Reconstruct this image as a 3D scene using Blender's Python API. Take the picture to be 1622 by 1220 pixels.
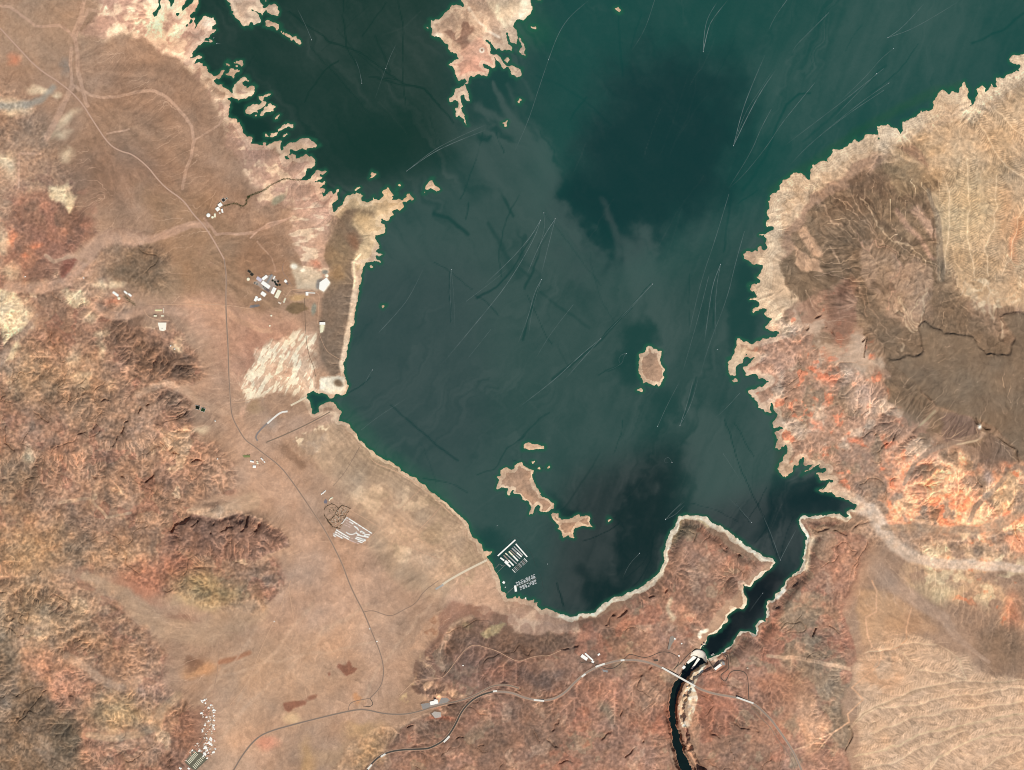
import bpy, math, random
import numpy as np
sc = bpy.context.scene
for _o in list(bpy.data.objects): bpy.data.objects.remove(_o)
# ---------------------------------------------------------------- camera
SUN_AZ, SUN_EL = 158.0, 54.0          # degrees clockwise from north (image up), degrees above horizon
CAM_H = 200000.0
cd = bpy.data.cameras.new('camera'); cam = bpy.data.objects.new('camera', cd)
sc.collection.objects.link(cam); sc.camera = cam
cam.location = (0, 0, CAM_H + 60); cam.rotation_euler = (0, 0, 0)
cd.sensor_width = 36.0; cd.sensor_fit = 'HORIZONTAL'
cd.lens = 36.0 * CAM_H / 16220.0
cd.clip_start = 1000.0; cd.clip_end = 400000.0
# ---------------------------------------------------------------- sky and sun
w = bpy.data.worlds.new("World"); sc.world = w; w.use_nodes = True
nt = w.node_tree; bg = nt.nodes['Background']
sky = nt.nodes.new('ShaderNodeTexSky'); sky.sky_type = 'NISHITA'; sky.sun_disc = False
sky.sun_elevation = math.radians(SUN_EL); sky.sun_rotation = math.radians(SUN_AZ)
sky.altitude = 600; sky.air_density = 1.0; sky.dust_density = 0.6; sky.ozone_density = 1.0
nt.links.new(sky.outputs[0], bg.inputs[0]); bg.inputs[1].default_value = 0.07
sl = bpy.data.lights.new('sun', 'SUN'); sl.energy = 4.2; sl.angle = math.radians(0.53); sl.color = (1.0, 0.955, 0.90)
sun = bpy.data.objects.new('sun', sl); sc.collection.objects.link(sun)
sun.location = (3000, -8000, 12000)
sun.rotation_euler = (math.radians(90 - SUN_EL), 0, math.radians(180 - SUN_AZ))
vs = sc.view_settings; vs.view_transform = 'Standard'; vs.look = 'None'; vs.exposure = 0.0; vs.gamma = 1.0
vs.use_curve_mapping = False
sc.display_settings.display_device = 'sRGB'
sc.cycles.filter_width = 1.0; sc.cycles.max_bounces = 4; sc.cycles.diffuse_bounces = 2
rng = np.random.default_rng(7)
random.seed(7)
S = 10.0                                # metres to one unit of the traced map
def T(x0, y0, k, pts): return [(x0 + a / k, y0 + b / k) for a, b in pts]
def world(p): return ((p[0] - 811.0) * S, (610.0 - p[1]) * S)
# ---------------------------------------------------------------- traced shoreline (map coordinates)
K4 = 4.055; K10 = 10.14
P = lambda *p: T(0, 0, K4, p)
Q = lambda *p: T(280, 0, K10, p)
Rr = lambda *p: T(320, 80, K10, p)
S7 = lambda *p: T(390, 180, 7.625, p)
U8 = lambda *p: T(520, 270, 8.133, p)
V4 = lambda *p: T(300, 300, K4, p)
W4 = lambda *p: T(350, 600, K4, p)
X4 = lambda *p: T(700, 680, K4, p)
Y4 = lambda *p: T(1000, 600, K4, p)
Z4 = lambda *p: T(950, 920, K4, p)
A4 = lambda *p: T(950, 300, K4, p)
B4 = lambda *p: T(1222, 0, K4, p)
C4 = lambda *p: T(600, 0, K4, p)
D10 = lambda *p: T(680, 0, K10, p)
N4 = lambda *p: T(300, 0, K4, p)
main = (P((1010,-400),(1010,0),(1012,50),(985,95),(990,120),(1015,100),(1032,50),(1030,-100),(1085,-100),(1085,0),(1100,35),(1112,0),(1112,-60))
 + Q((170,-50),(160,0),(110,80),(60,170),(0,225),(30,240),(100,160),(190,80),(260,10),(275,-40),(335,-400),(335,60),(340,110),(290,180),(250,200),(240,240),(200,310),(190,360),(140,400),(95,440),(150,430),(210,380),(240,320),(290,280),(300,310),(290,350),(310,390),(280,480),(310,440),(340,390),(370,350),(400,290),(470,250),(540,270),(580,280),(590,320),(620,340),(630,370),(560,410),(560,450),(510,490),(560,490),(620,465),(635,480),(600,515),(555,525),(530,580),(480,620),(450,650),(480,660),(550,635),(580,680),(530,700),(440,705),(350,740),(320,780),(300,810),(270,830),(270,880),(230,920),(190,965),(240,940),(300,925),(370,890),(400,910),(350,960),(300,1000),(280,1030),(370,990))
 + Rr((0,190),(30,200),(60,250),(100,290),(95,310),(70,330),(110,360),(160,390),(190,400),(240,370),(330,320),(355,305),(370,330),(320,370),(300,420),(260,440),(215,475),(235,515),(280,540),(330,570),(335,600),(390,600),(430,640),(480,680),(485,600),(510,560),(560,490),(620,455),(690,435),(730,420),(720,470),(760,500),(700,480),(680,505),(650,535),(640,555),(700,575),(705,560),(695,610),(740,590),(790,560),(830,565),(855,600),(830,635),(850,650),(820,690),(770,740),(700,770),(620,775),(580,795),(540,780),(490,760),(440,760),(400,775),(400,795),(440,810),(455,840),(440,900),(425,980),(410,1040),(430,1080),(460,1040),(470,1100),(540,1095),(545,1130),(560,1150),(590,1145),(600,1180),(630,1210))
 + S7((-40,210),(0,275),(60,280),(80,300),(50,340),(55,375),(130,370),(190,370),(235,350),(245,375),(290,375),(340,350),(370,345),(425,325),(410,360),(410,420),(430,440),(450,430),(455,390),(500,360),(560,345),(620,330),(680,295),(760,305),(830,340),(860,380),(910,375),(850,395),(790,405),(740,415),(725,435),(690,425),(640,430),(615,460),(580,445),(540,440),(515,480),(490,500),(455,540),(465,570),(510,545),(520,510),(550,485),(595,510),(600,540),(650,530),(700,500),(760,520),(795,505),(800,540),(830,575),(815,640),(780,670),(740,665),(745,700),(710,750),(680,775),(665,800),(700,805),(750,785),(800,750),(850,705),(950,685),(930,720),(880,740),(905,765),(870,800),(820,815),(870,830),(940,840),(920,870),(890,910),(945,915),(920,950),(890,960),(930,990),(930,1010),(980,970),(1020,930),(1060,960),(1110,905),(1130,910),(1085,985),(1100,1010),(1060,1060),(1045,1100),(1050,1180))
 + U8((62,530),(110,510),(140,460),(180,425),(215,395),(215,360),(250,320),(310,300),(380,290),(420,310),(450,330),(420,360),(430,390),(480,400),(500,415),(540,395),(580,385),(585,340),(610,380),(660,380),(690,345),(720,335),(690,300),(690,275),(740,240),(770,210),(800,250),(840,310),(800,310),(830,350),(810,375),(870,380),(920,365),(960,380),(1010,345),(1020,295),(1050,295),(1065,325),(1100,345),(1105,370),(1085,385),(1060,370),(1010,400),(965,385),(950,410),(975,465),(920,520),(880,495),(850,500),(825,530),(830,580),(780,640),(720,640),(700,600),(690,640),(670,680),(690,685),(730,700),(720,790),(640,835),(600,820),(600,870),(620,900),(640,980),(655,1005),(620,1030),(600,1045),(640,1065),(710,1075),(660,1100),(605,1100),(620,1130),(660,1150),(690,1180),(670,1195),(640,1175),(590,1165),(570,1185),(510,1170),(470,1190),(465,1220))
 + V4((1118,490),(1110,540),(1100,590),(1090,640),(1075,720),(1065,790),(1055,850),(1040,890),(1030,930),(1020,990),(1010,1040),(1000,1100),(985,1120),(998,1160),(995,1200))
 + W4((810,10),(812,60),(800,95),(770,105),(735,95),(728,125),(700,128),(690,100),(670,90),(640,92),(590,80),(560,90),(555,115),(540,125),(570,140),(575,170),(585,190),(585,225),(610,228),(630,215),(625,180),(650,165),(680,155),(700,150),(735,165),(755,195),(770,215),(755,240),(755,275),(790,275),(820,295),(830,320),(870,345),(880,380),(910,405),(940,440),(980,480),(1020,505),(1050,520),(1090,540),(1140,565),(1165,595),(1200,620),(1240,635),(1265,660),(1310,690),(1340,720),(1380,745),(1420,775),(1450,800),(1480,835),(1520,870),(1560,900),(1590,935),(1605,970),(1605,1005))
 + X4((186,670),(200,695),(230,710),(250,750),(265,780),(300,790),(320,785),(305,810),(285,815),(310,840),(325,880),(345,920),(365,960),(375,1000),(390,1040),(410,1060),(415,1085),(450,1086),(470,1074),(480,1085),(500,1070),(510,1100),(540,1085),(545,1105),(595,1093),(590,1115),(625,1107),(615,1140),(640,1160),(680,1155),(720,1175),(760,1185),(800,1195),(830,1205),(870,1200),(880,1185),(930,1190),(980,1180),(1010,1150),(1050,1115),(1100,1085),(1160,1070),(1210,1045),(1260,1025),(1310,990),(1360,950),(1400,920),(1410,880),(1425,840),(1425,780),(1440,730),(1465,670),(1490,640),(1505,590),(1520,565))
 + Y4((300,890),(350,880),(430,880),(480,890),(520,930),(560,940),(620,975),(650,1000),(700,1040),(750,1080),(800,1105),(850,1145),(880,1150),(910,1155),(930,1180),(920,1200),(890,1225),(850,1250))
 + Z4((1000,0),(965,45),(935,30),(918,20),(925,60),(935,100),(940,150),(915,185),(880,180),(850,190),(820,230),(825,260),(790,290),(760,325),(730,345),(700,350),(680,400),(652,435),(668,446),(683,468),(692,500),(720,495),(760,480),(790,455),(830,420),(860,400),(870,372),(885,350),(910,325),(960,325),(1000,345),(1010,320),(1000,290),(1020,270),(1060,260),(1075,220),(1070,170),(1085,130),(1110,125),(1130,90),(1165,60),(1190,30),(1200,0))
 + Y4((1095,1216),(1100,1150),(1115,1100),(1120,1050),(1130,1010),(1110,980),(1090,950),(1072,910),(1090,890),(1130,880),(1200,882),(1260,872),(1320,868),(1345,878),(1380,890),(1405,895),(1385,855),(1380,845),(1430,840),(1447,820),(1445,800),(1400,775),(1340,760),(1290,740),(1230,730),(1190,715),(1230,705),(1255,690),(1270,665),(1300,660),(1270,650),(1240,645),(1210,655),(1215,635),(1190,610),(1230,605),(1270,575),(1230,580),(1205,575),(1210,550),(1180,575),(1140,590),(1090,620),(1105,600),(1150,575),(1170,550),(1120,555),(1105,512),(1080,530),(1070,560),(1040,570),(1030,600),(990,630),(960,610),(935,580),(940,565),(980,520),(1000,470),(1000,420),(960,445),(930,440),(940,400),(920,350),(960,320),(975,310),(920,315),(905,290),(930,265),(940,230),(910,180),(905,150),(895,215),(870,215),(850,185),(810,180),(790,130),(750,75),(800,60),(850,40),(890,10),(870,0))
 + A4((1020,1216),(1010,1190),(935,1185),(930,1150),(960,1120),(1000,1085),(1000,1070),(960,1080),(940,1060),(930,1080),(910,1110),(880,1140),(880,1170),(865,1205),(830,1180),(820,1140),(830,1090),(870,1060),(865,1030),(885,1010),(880,960),(900,970),(955,990),(970,1000),(1010,975),(1080,955),(1130,945),(1150,920),(1140,905),(1110,910),(1060,885),(1090,850),(1110,835),(1080,830),(1060,795),(1070,770),(1040,770),(990,795),(985,775),(1020,740),(1020,720),(970,705),(1015,695),(1000,665),(970,640),(960,615),(1010,605),(1025,590),(1005,560),(1040,550),(1040,520),(1050,490),(1020,480),(990,485),(940,450),(920,410),(960,400),(1000,395),(1030,370),(1050,395),(1080,375),(1070,345),(1055,300),(1020,290),(1060,285),(1110,255),(1110,240),(1070,235),(1070,190),(1105,185),(1075,170),(1080,120),(1085,80),(1100,45),(1130,15),(1160,0))
 + B4((50,1190),(80,1160),(130,1120),(190,1110),(225,1130),(250,1160),(245,1090),(270,1060),(300,1040),(365,1025),(380,1005),(400,965),(460,960),(520,915),(540,895),(560,910),(610,870),(680,865),(690,890),(685,810),(740,800),(780,815),(835,855),(840,785),(900,765),(930,735),(1030,705),(1030,650),(1060,610),(1100,575),(1150,600),(1155,570),(1200,600),(1215,560),(1235,520),(1270,580),(1280,660),(1283,715),(1310,650),(1330,560),(1360,535),(1380,590),(1410,535),(1450,560),(1440,490),(1500,515),(1510,480),(1550,465),(1590,450),(1590,420),(1530,400),(1555,355),(1622,355))
 + [(1700,60),(2600,-300),(2600,2200),(-900,2200),(-900,-900),(249,-900)])
isles = [
 Q((815,-60),(830,20),(850,90),(890,160),(900,220),(930,270),(950,310),(1020,350),(1040,400),(1090,440),(1140,425),(1190,445),(1185,390),(1180,360),(1200,370),(1300,385),(1340,300),(1320,230),(1250,200),(1190,165),(1250,170),(1370,235),(1410,160),(1380,90),(1340,50),(1320,0),(1330,-60)),
 N4((470,-10),(500,-10),(500,14),(485,12)),
 N4((500,30),(520,25),(550,30),(570,60),(570,100),(550,110),(520,100),(495,85),(495,55)),
 N4((480,165),(490,140),(515,120),(535,140),(580,160),(585,185),(560,190),(530,170)),
 N4((585,195),(605,205),(655,235),(650,250),(620,225)),
 N4((670,240),(690,235),(710,260),(710,280),(685,270)),
 Rr((370,240),(400,175),(440,185),(470,230),(440,265)),
 Rr((520,205),(560,180),(650,165),(655,215),(630,235),(590,215)),
 Rr((525,265),(560,245),(570,265),(540,285)),
 Rr((365,375),(430,370),(440,310),(460,285),(510,310),(560,300),(610,325),(580,360),(520,385),(490,430),(470,405),(420,400)),
 Rr((905,795),(930,745),(970,730),(1000,740),(1010,730),(1060,695),(1105,690),(1080,730),(1020,755),(985,765),(970,800),(1010,820),(990,890),(930,930),(890,935),(880,900),(930,850),(935,810)),
 Rr((705,1020),(720,920),(770,880),(825,845),(865,880),(870,940),(880,970),(920,995),(880,1010),(875,1060),(850,1055),(840,1020),(770,1020)),
 Rr((915,1025),(960,985),(990,970),(1000,930),(1040,910),(1060,860),(1095,870),(1110,845),(1130,875),(1165,885),(1130,930),(1135,960),(1110,995),(1070,975),(1010,1000),(940,1040)),
 Rr((1160,1110),(1200,1060),(1255,1040),(1220,1100),(1190,1115)),
 S7((228,265),(245,252),(260,275),(240,290)),
 S7((285,270),(300,240),(340,245),(375,225),(375,185),(430,160),(470,130),(490,105),(510,125),(550,130),(565,115),(560,165),(510,155),(470,165),(440,195),(400,205),(380,245),(350,270),(310,280)),
 S7((458,272),(490,248),(497,260),(470,280)),
 U8((520,115),(550,80),(535,50),(570,15),(610,35),(635,50),(600,75),(570,90)),
 U8((1245,235),(1250,195),(1290,160),(1320,110),(1360,100),(1350,130),(1370,165),(1420,220),(1430,245),(1390,265),(1370,240),(1310,235),(1270,250)),
 U8((1225,285),(1240,265),(1252,280),(1235,297)),
 U8((898,190),(915,172),(937,195),(915,212)),
 U8((868,310),(890,298),(898,320),(875,332)),
 U8((865,265),(880,238),(892,250)),
 U8((350,245),(400,226),(410,240),(375,254)),
 V4((1153,497),(1165,485),(1178,497),(1165,512)),
 V4((1228,755),(1240,742),(1260,748),(1245,765)),
 D10((490,-60),(510,30),(560,85),(545,110),(470,85),(420,75),(350,95),(330,150),(295,175),(280,195),(215,235),(190,275),(150,310),(60,330),(20,310),(5,390),(40,460),(60,560),(120,600),(180,620),(240,690),(310,700),(305,770),(340,840),(410,860),(440,920),(470,945),(400,970),(380,1010),(310,1030),(380,1070),(410,1130))
 + C4((500,500),(515,525),(555,500),(565,520),(550,550),(520,560),(485,575),(480,610),(455,640),(460,660),(490,640),(505,660),(505,690),(485,690),(500,750),(520,740),(545,770),(570,810),(555,750),(550,735),(525,700),(540,680),(520,650),(525,610),(550,600),(560,635),(580,650),(580,610),(565,570),(560,540),(580,530),(575,500),(590,480),(605,490),(640,480),(700,490),(712,455),(680,430),(665,405),(700,425),(745,440),(750,395),(740,365),(770,395),(800,440),(830,430),(855,475),(885,500),(910,485),(912,440),(885,435),(860,418),(830,425),(800,405),(780,365),(745,345),(715,345),(720,310),(690,255),(710,265),(740,305),(790,320),(855,330),(855,310),(830,280),(815,200),(805,180),(820,195),(835,230),(845,270),(880,285),(890,240),(880,190),(860,165),(870,140),(890,125),(925,135),(950,110),(985,80),(985,50),(970,0),(970,-60)),
 C4((905,235),(915,255),(940,300),(940,350),(895,335),(920,310),(900,265)),
 C4((810,385),(830,370),(845,385),(825,405)),
 C4((973,168),(1005,168),(1007,184),(978,184)),
 C4((1513,60),(1535,46),(1555,72),(1540,82)),
 C4((798,790),(828,778),(815,805)),
 C4((891,650),(910,635),(922,640),(905,667)),
 C4((1008,-20),(1040,-20),(1040,6),(1012,8)),
 C4((302,180),(312,170),(322,180),(312,190)),
 X4((520,130),(530,85),(560,90),(610,95),(660,105),(660,125),(620,130),(590,138),(550,128)),
 X4((345,385),(365,340),(350,310),(385,295),(375,265),(410,250),(465,260),(470,230),(510,212),(525,240),(590,260),(580,300),(590,335),(610,370),(630,405),(645,412),(635,420),(670,440),(700,465),(722,475),(715,500),(690,525),(640,540),(630,520),(635,495),(610,480),(595,510),(580,545),(560,540),(570,500),(550,460),(520,450),(505,425),(460,420),(455,400),(465,385),(440,390),(435,420),(420,420),(420,380),(385,375)),
 X4((700,550),(710,535),(735,545),(750,535),(750,565),(780,580),(830,575),(880,545),(890,560),(950,550),(955,575),(945,590),(970,625),(930,625),(890,620),(860,640),(845,660),(850,690),(860,700),(830,700),(820,680),(790,690),(775,705),(765,660),(745,640),(750,610),(715,585)),
 X4((572,214),(597,203),(582,222)), X4((608,254),(630,243),(634,259)), X4((670,248),(685,228),(692,240),(678,254)), X4((1062,582),(1075,566),(1083,580),(1070,594)),
 A4((250,1110),(255,1060),(295,1040),(300,1010),(330,1008),(350,1025),(395,1035),(390,1075),(395,1120),(415,1150),(410,1210)) + Y4((205,0),(195,30),(180,50),(165,30),(140,40),(120,30),(70,25),(65,0)) + A4((265,1216),(250,1160)),
 Y4((38,74),(62,64),(72,74),(55,82)), Y4((650,12),(663,0),(678,12),(663,24)),
]
DL = lambda x, y: (1040 + x/10.14, 1000 + y/10.14)
river = [DL(*p) for p in ((600,330),(560,420),(478,505),(440,600),(415,690))] + Z4((510,630),(472,660),(457,710),(443,790),(443,850),(448,920),(467,1000),(467,1060),(492,1120),(502,1170),(522,1216),(560,1330),(680,1330),(600,1216),(562,1150),(543,1100),(527,1030),(498,960),(488,880),(488,830),(493,760),(518,705),(530,665)) + [DL(*p) for p in ((560,655),(600,630),(655,590),(725,535),(800,512),(800,430),(775,350),(725,305),(650,302))]
# ---------------------------------------------------------------- map grid (one cell = 10 m)
X0, X1, Y0, Y1 = -30, 1652, -30, 1250
NX, NY = X1 - X0 + 1, Y1 - Y0 + 1
GX = np.arange(X0, X1 + 1, dtype=np.float32); GY = np.arange(Y0, Y1 + 1, dtype=np.float32)
def bw(c, step, off):
    t = c / step + off; i = np.floor(t).astype(int); f = (t - i).astype(np.float32)
    return i - i.min(), i.max() - i.min() + 4, ((1-f)**3/6, (3*f**3-6*f**2+4)/6, (-3*f**3+3*f**2+3*f+1)/6, f**3/6)
def lat(stepx, stepy=None, seed=0, gx=None, gy=None):
    stepy = stepy or stepx
    gx = GX if gx is None else gx; gy = GY if gy is None else gy
    r = np.random.default_rng(seed)
    ix, nx_, wx_ = bw(gx, stepx, 3.3); iy, ny_, wy_ = bw(gy, stepy, 7.7)
    L = r.standard_normal((ny_, nx_)).astype(np.float32)
    A = sum(wy_[k].astype(np.float32)[:, None]*L[iy + k] for k in range(4)); A = np.ascontiguousarray(A.T)
    B = sum(wx_[k].astype(np.float32)[:, None]*A[ix + k] for k in range(4))
    return np.ascontiguousarray(B.T)*np.float32(1.9)
def fbm(step, octs, seed, gain=0.5, gx=None, gy=None):
    a = 1.0; out = 0; n = 0
    for o in range(octs):
        out = out + a * lat(step / 2**o, None, seed * 131 + o, gx, gy); n += a*a; a *= gain
    return out / math.sqrt(n)
def bil(F, px, py):
    x = np.clip(np.asarray(px, np.float32) - np.float32(X0), 0, NX - 1.01); y = np.clip(np.asarray(py, np.float32) - np.float32(Y0), 0, NY - 1.01)
    i = x.astype(np.int32); j = y.astype(np.int32); x -= i.astype(np.float32); y -= j.astype(np.float32)
    k = j*np.int32(NX) + i
    if F.ndim == 3: F_ = F.reshape(-1, F.shape[2]); x = x[..., None]; y = y[..., None]
    else: F_ = F.ravel()
    a = F_.take(k, 0); a += (F_.take(k + 1, 0) - a)*x; b = F_.take(k + NX, 0); b += (F_.take(k + NX + 1, 0) - b)*x
    b -= a; b *= y; a += b; return a
def inside(polys, gx, gy):
    tog = np.zeros((len(gy), len(gx) + 1), np.int32)
    dx = gx[1] - gx[0]
    for pl in polys:
        n = len(pl)
        for k in range(n):
            (xa, ya), (xb, yb) = pl[k], pl[(k+1) % n]
            if ya == yb: continue
            lo, hi = min(ya, yb), max(ya, yb)
            rows = np.nonzero((gy >= lo) & (gy < hi))[0]
            if len(rows) == 0: continue
            xi = xa + (gy[rows] - ya) * (xb - xa) / (yb - ya)
            c = np.clip(np.ceil((xi - gx[0]) / dx), 0, len(gx)).astype(int)
            np.add.at(tog, (rows, c), 1)
    return (np.cumsum(tog[:, :-1], axis=1) & 1).astype(bool)
def vdist(m):                            # distance along columns to the nearest True
    h, wd = m.shape; big = 1e4
    d = np.full((h, wd), big, np.float32); run = np.full(wd, big, np.float32)
    for y in range(h):
        run = np.where(m[y], 0, run + 1); d[y] = run
    run = np.full(wd, big, np.float32)
    for y in range(h - 1, -1, -1):
        run = np.where(m[y], 0, run + 1); d[y] = np.minimum(d[y], run)
    return d
def edt(m, R):
    g = vdist(m); g2 = g * g; out = g2.copy(); wd = m.shape[1]
    for dx in range(1, R + 1):
        np.minimum(out[:, dx:], g2[:, :wd-dx] + dx*dx, out=out[:, dx:])
        np.minimum(out[:, :wd-dx], g2[:, dx:] + dx*dx, out=out[:, :wd-dx])
    return np.minimum(np.sqrt(out), R)
def up2(F, n0, n1):                      # half-resolution field to the full grid
    y = np.minimum(np.arange(n0) / 2.0, F.shape[0] - 1.001); x = np.minimum(np.arange(n1) / 2.0, F.shape[1] - 1.001)
    j = y.astype(int); i = x.astype(int); fy = (y - j)[:, None].astype(np.float32); fx = (x - i)[None].astype(np.float32)
    r = F[j] * (1-fy) + F[j+1] * fy
    return r[:, i] * (1-fx) + r[:, i+1] * fx
def box(F, r):
    r = int(r)
    if r < 1: return F
    def one(G):
        c = np.cumsum(np.pad(G, ((r+1, r), (0, 0)), mode='edge'), axis=0, dtype=np.float64)
        return ((c[2*r+1:] - c[:-2*r-1]) * (1.0/(2*r+1))).astype(np.float32)
    return one(one(F).T).T
def blur(F, r):
    r = max(1, int(round(r / 1.6)))
    return box(box(F, r), r)
def sm(a, b, x):
    t = np.clip((x - a) / (b - a), 0, 1); return t*t*(3-2*t)
XX, YY = np.meshgrid(GX, GY)
# wandering offsets that roughen every traced outline
WX = 7*fbm(70, 3, 1) + 2.6*fbm(12, 3, 2); WY = 7*fbm(70, 3, 3) + 2.6*fbm(12, 3, 4)
wx1 = 0.75*fbm(5, 2, 5); wy1 = 0.75*fbm(5, 2, 6)
land = inside([main] + isles, GX, GY)
sub = land[::2, ::2]
dl = 2*edt(~sub, 75); dw = 2*edt(sub, 30)
dland = up2(dl, NY, NX); dwat = up2(dw, NY, NX)
nl = edt(~land, 10); nw = edt(land, 10)
sd = np.where(land, np.where(nl < 9, nl - 0.5, np.maximum(dland, 8)), -np.where(nw < 9, nw - 0.5, np.maximum(dwat, 8)))
sd = bil(sd, XX + wx1, YY + wy1)
frill = np.maximum(sm(1130, 1180, XX)*sm(820, 760, YY), sm(600, 540, XX)*sm(380, 330, YY))
sd += (0.55 + 0.6*frill) * fbm(4, 2, 8) * sm(6, 1, np.abs(sd))
# ---------------------------------------------------------------- painting helpers
def win(x0, x1, y0, y1, pad):
    i0 = max(0, int(x0 - pad) - X0); i1 = min(NX, int(x1 + pad) - X0 + 1)
    j0 = max(0, int(y0 - pad) - Y0); j1 = min(NY, int(y1 + pad) - Y0 + 1)
    return slice(j0, max(j1, j0)), slice(i0, max(i1, i0))
def wc(s, wob): return XX[s] + wob*WX[s], YY[s] + wob*WY[s]
def m_ell(cx, cy, rx, ry, rot=0, soft=0.35, wob=1.0):
    R = max(rx, ry) * (1 + soft); s = win(cx-R, cx+R, cy-R, cy+R, 25*wob+2)
    x, y = wc(s, wob); x = x - cx; y = y - cy; a = math.radians(rot); c, n = math.cos(a), math.sin(a)
    r = np.hypot((x*c + y*n)/rx, (-x*n + y*c)/ry)
    return s, sm(1+soft, 1-soft, r)
def m_pol(pts, soft=6, wob=1.0):
    xs = [p[0] for p in pts]; ys = [p[1] for p in pts]
    s = win(min(xs), max(xs), min(ys), max(ys), 25*wob + 2*soft + 4)
    gx = GX[s[1]]; gy = GY[s[0]]
    if len(gx) < 3 or len(gy) < 3: return s, np.zeros((len(gy), len(gx)), np.float32)
    m = inside([pts], gx, gy).astype(np.float32)
    m = blur(m, soft) if soft >= 1 else m
    if wob:
        x = np.clip(XX[s] + wob*WX[s] - gx[0], 0, len(gx)-1).astype(int); y = np.clip(YY[s] + wob*WY[s] - gy[0], 0, len(gy)-1).astype(int)
        m = m[y, x]
    return s, m
def m_str(pts, wd, soft=0.5, wob=0.35):
    xs = [p[0] for p in pts]; ys = [p[1] for p in pts]
    if not hasattr(wd, '__len__'): wd = [wd, wd]
    W = max(wd); s = win(min(xs), max(xs), min(ys), max(ys), W*(1+soft) + 25*wob + 3)
    x, y = wc(s, wob); best = np.full(x.shape, 1e6, np.float32); n = len(pts) - 1
    for k in range(n):
        (xa, ya), (xb, yb) = pts[k], pts[k+1]; vx, vy = xb-xa, yb-ya; L = vx*vx + vy*vy + 1e-9
        t = np.clip(((x-xa)*vx + (y-ya)*vy) / L, 0, 1)
        d = np.hypot(x - xa - t*vx, y - ya - t*vy) / (wd[0] + (wd[1]-wd[0]) * (k + t) / n)
        np.minimum(best, d, out=best)
    return s, sm(1+soft, 1-soft, best)
# ---------------------------------------------------------------- relief
Hb = np.zeros((NY, NX), np.float32); Rg = np.full((NY, NX), 0.10, np.float32)
def hadd(op, *a, h=0.0, **k):
    s, m = op(*a, **k); Hb[s] += h*m
def rset(op, *a, r=0.0, **k):
    s, m = op(*a, **k); Rg[s] += (r - Rg[s])*m
big = lambda x: np.clip(x, 0, None)
# long desert slopes that climb away from the lake
Hb += 140*sm(560, 0, XX + 0.25*(YY-610)) * sm(-60, 400, 560 - XX) + 60*sm(900, 1300, YY) + 190*sm(1230, 1700, XX)*sm(900, 300, YY) + 150*sm(1200, 1650, XX)*sm(800, 1000, YY)
# river mountains on the left, hills below them
hadd(m_pol, [(-60,470),(60,420),(150,480),(230,520),(330,570),(300,630),(350,700),(385,770),(300,810),(330,900),(370,960),(260,960),(180,930),(60,900),(-60,890)], soft=45, h=210); rset(m_pol, [(-60,440),(60,420),(150,480),(180,510),(270,525),(330,580),(260,625),(310,640),(300,690),(375,740),(380,775),(300,805),(345,880),(440,890),(470,930),(380,985),(280,960),(180,920),(60,900),(-60,890)], soft=14, r=0.95)
hadd(m_ell, 90, 640, 150, 120, h=150, soft=0.9); hadd(m_ell, 270, 730, 110, 60, h=90, soft=0.9)
hadd(m_pol, [(275,840),(300,812),(345,803),(400,812),(450,835),(462,862),(440,878),(380,888),(330,880),(280,870)], soft=10, h=150); rset(m_pol, [(270,845),(300,810),(345,803),(400,812),(452,835),(464,862),(440,880),(380,890),(330,890),(280,870)], soft=5, r=0.9)
hadd(m_pol, [(-60,880),(60,900),(160,950),(230,990),(270,1020),(240,1060),(290,1110),(300,1160),(250,1260),(-60,1260)], soft=50, h=150); rset(m_pol, [(-60,890),(60,900),(160,940),(235,1000),(265,1040),(250,1080),(300,1110),(320,1150),(280,1260),(-60,1260)], soft=16, r=0.9)
hadd(m_ell, 40, 1130, 100, 110, h=130, soft=0.8)
hadd(m_pol, [(-60,240),(40,190),(100,240),(110,300),(150,340),(160,380),(120,410),(60,430),(-60,440)], soft=30, h=110); rset(m_pol, [(-60,130),(40,140),(85,230),(105,260),(120,300),(155,370),(130,400),(60,430),(-60,440)], soft=14, r=0.55)
hadd(m_ell, 215, 425, 52, 42, h=80, soft=0.6, rot=30); rset(m_ell, 215, 425, 58, 48, r=0.6, rot=30)
rset(m_pol, [(130,420),(180,400),(175,470),(215,480),(190,530),(110,540),(-60,460),(40,430)], soft=10, r=0.6)
# badlands of the drowned shoreline
rset(m_pol, [(130,40),(200,-40),(340,-40),(390,220),(520,290),(545,340),(490,400),(440,380),(330,330),(420,300),(360,200),(310,80),(240,70),(160,80)], soft=10, r=0.35)
rset(m_pol, [(465,310),(525,330),(510,380),(500,450),(455,430),(450,370)], soft=8, r=0.4)
rset(m_pol, [(385,590),(430,520),(480,530),(510,560),(520,610),(490,620),(390,640)], soft=8, r=0.4)
hadd(m_pol, [(515,340),(540,325),(600,330),(610,370),(585,410),(565,430),(550,520),(542,595),(510,590),(505,500),(510,420)], soft=10, h=70); rset(m_pol, [(510,340),(540,320),(630,310),(610,370),(590,410),(568,430),(552,520),(546,610),(505,590),(500,500),(505,420)], soft=5, r=0.4)
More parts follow.
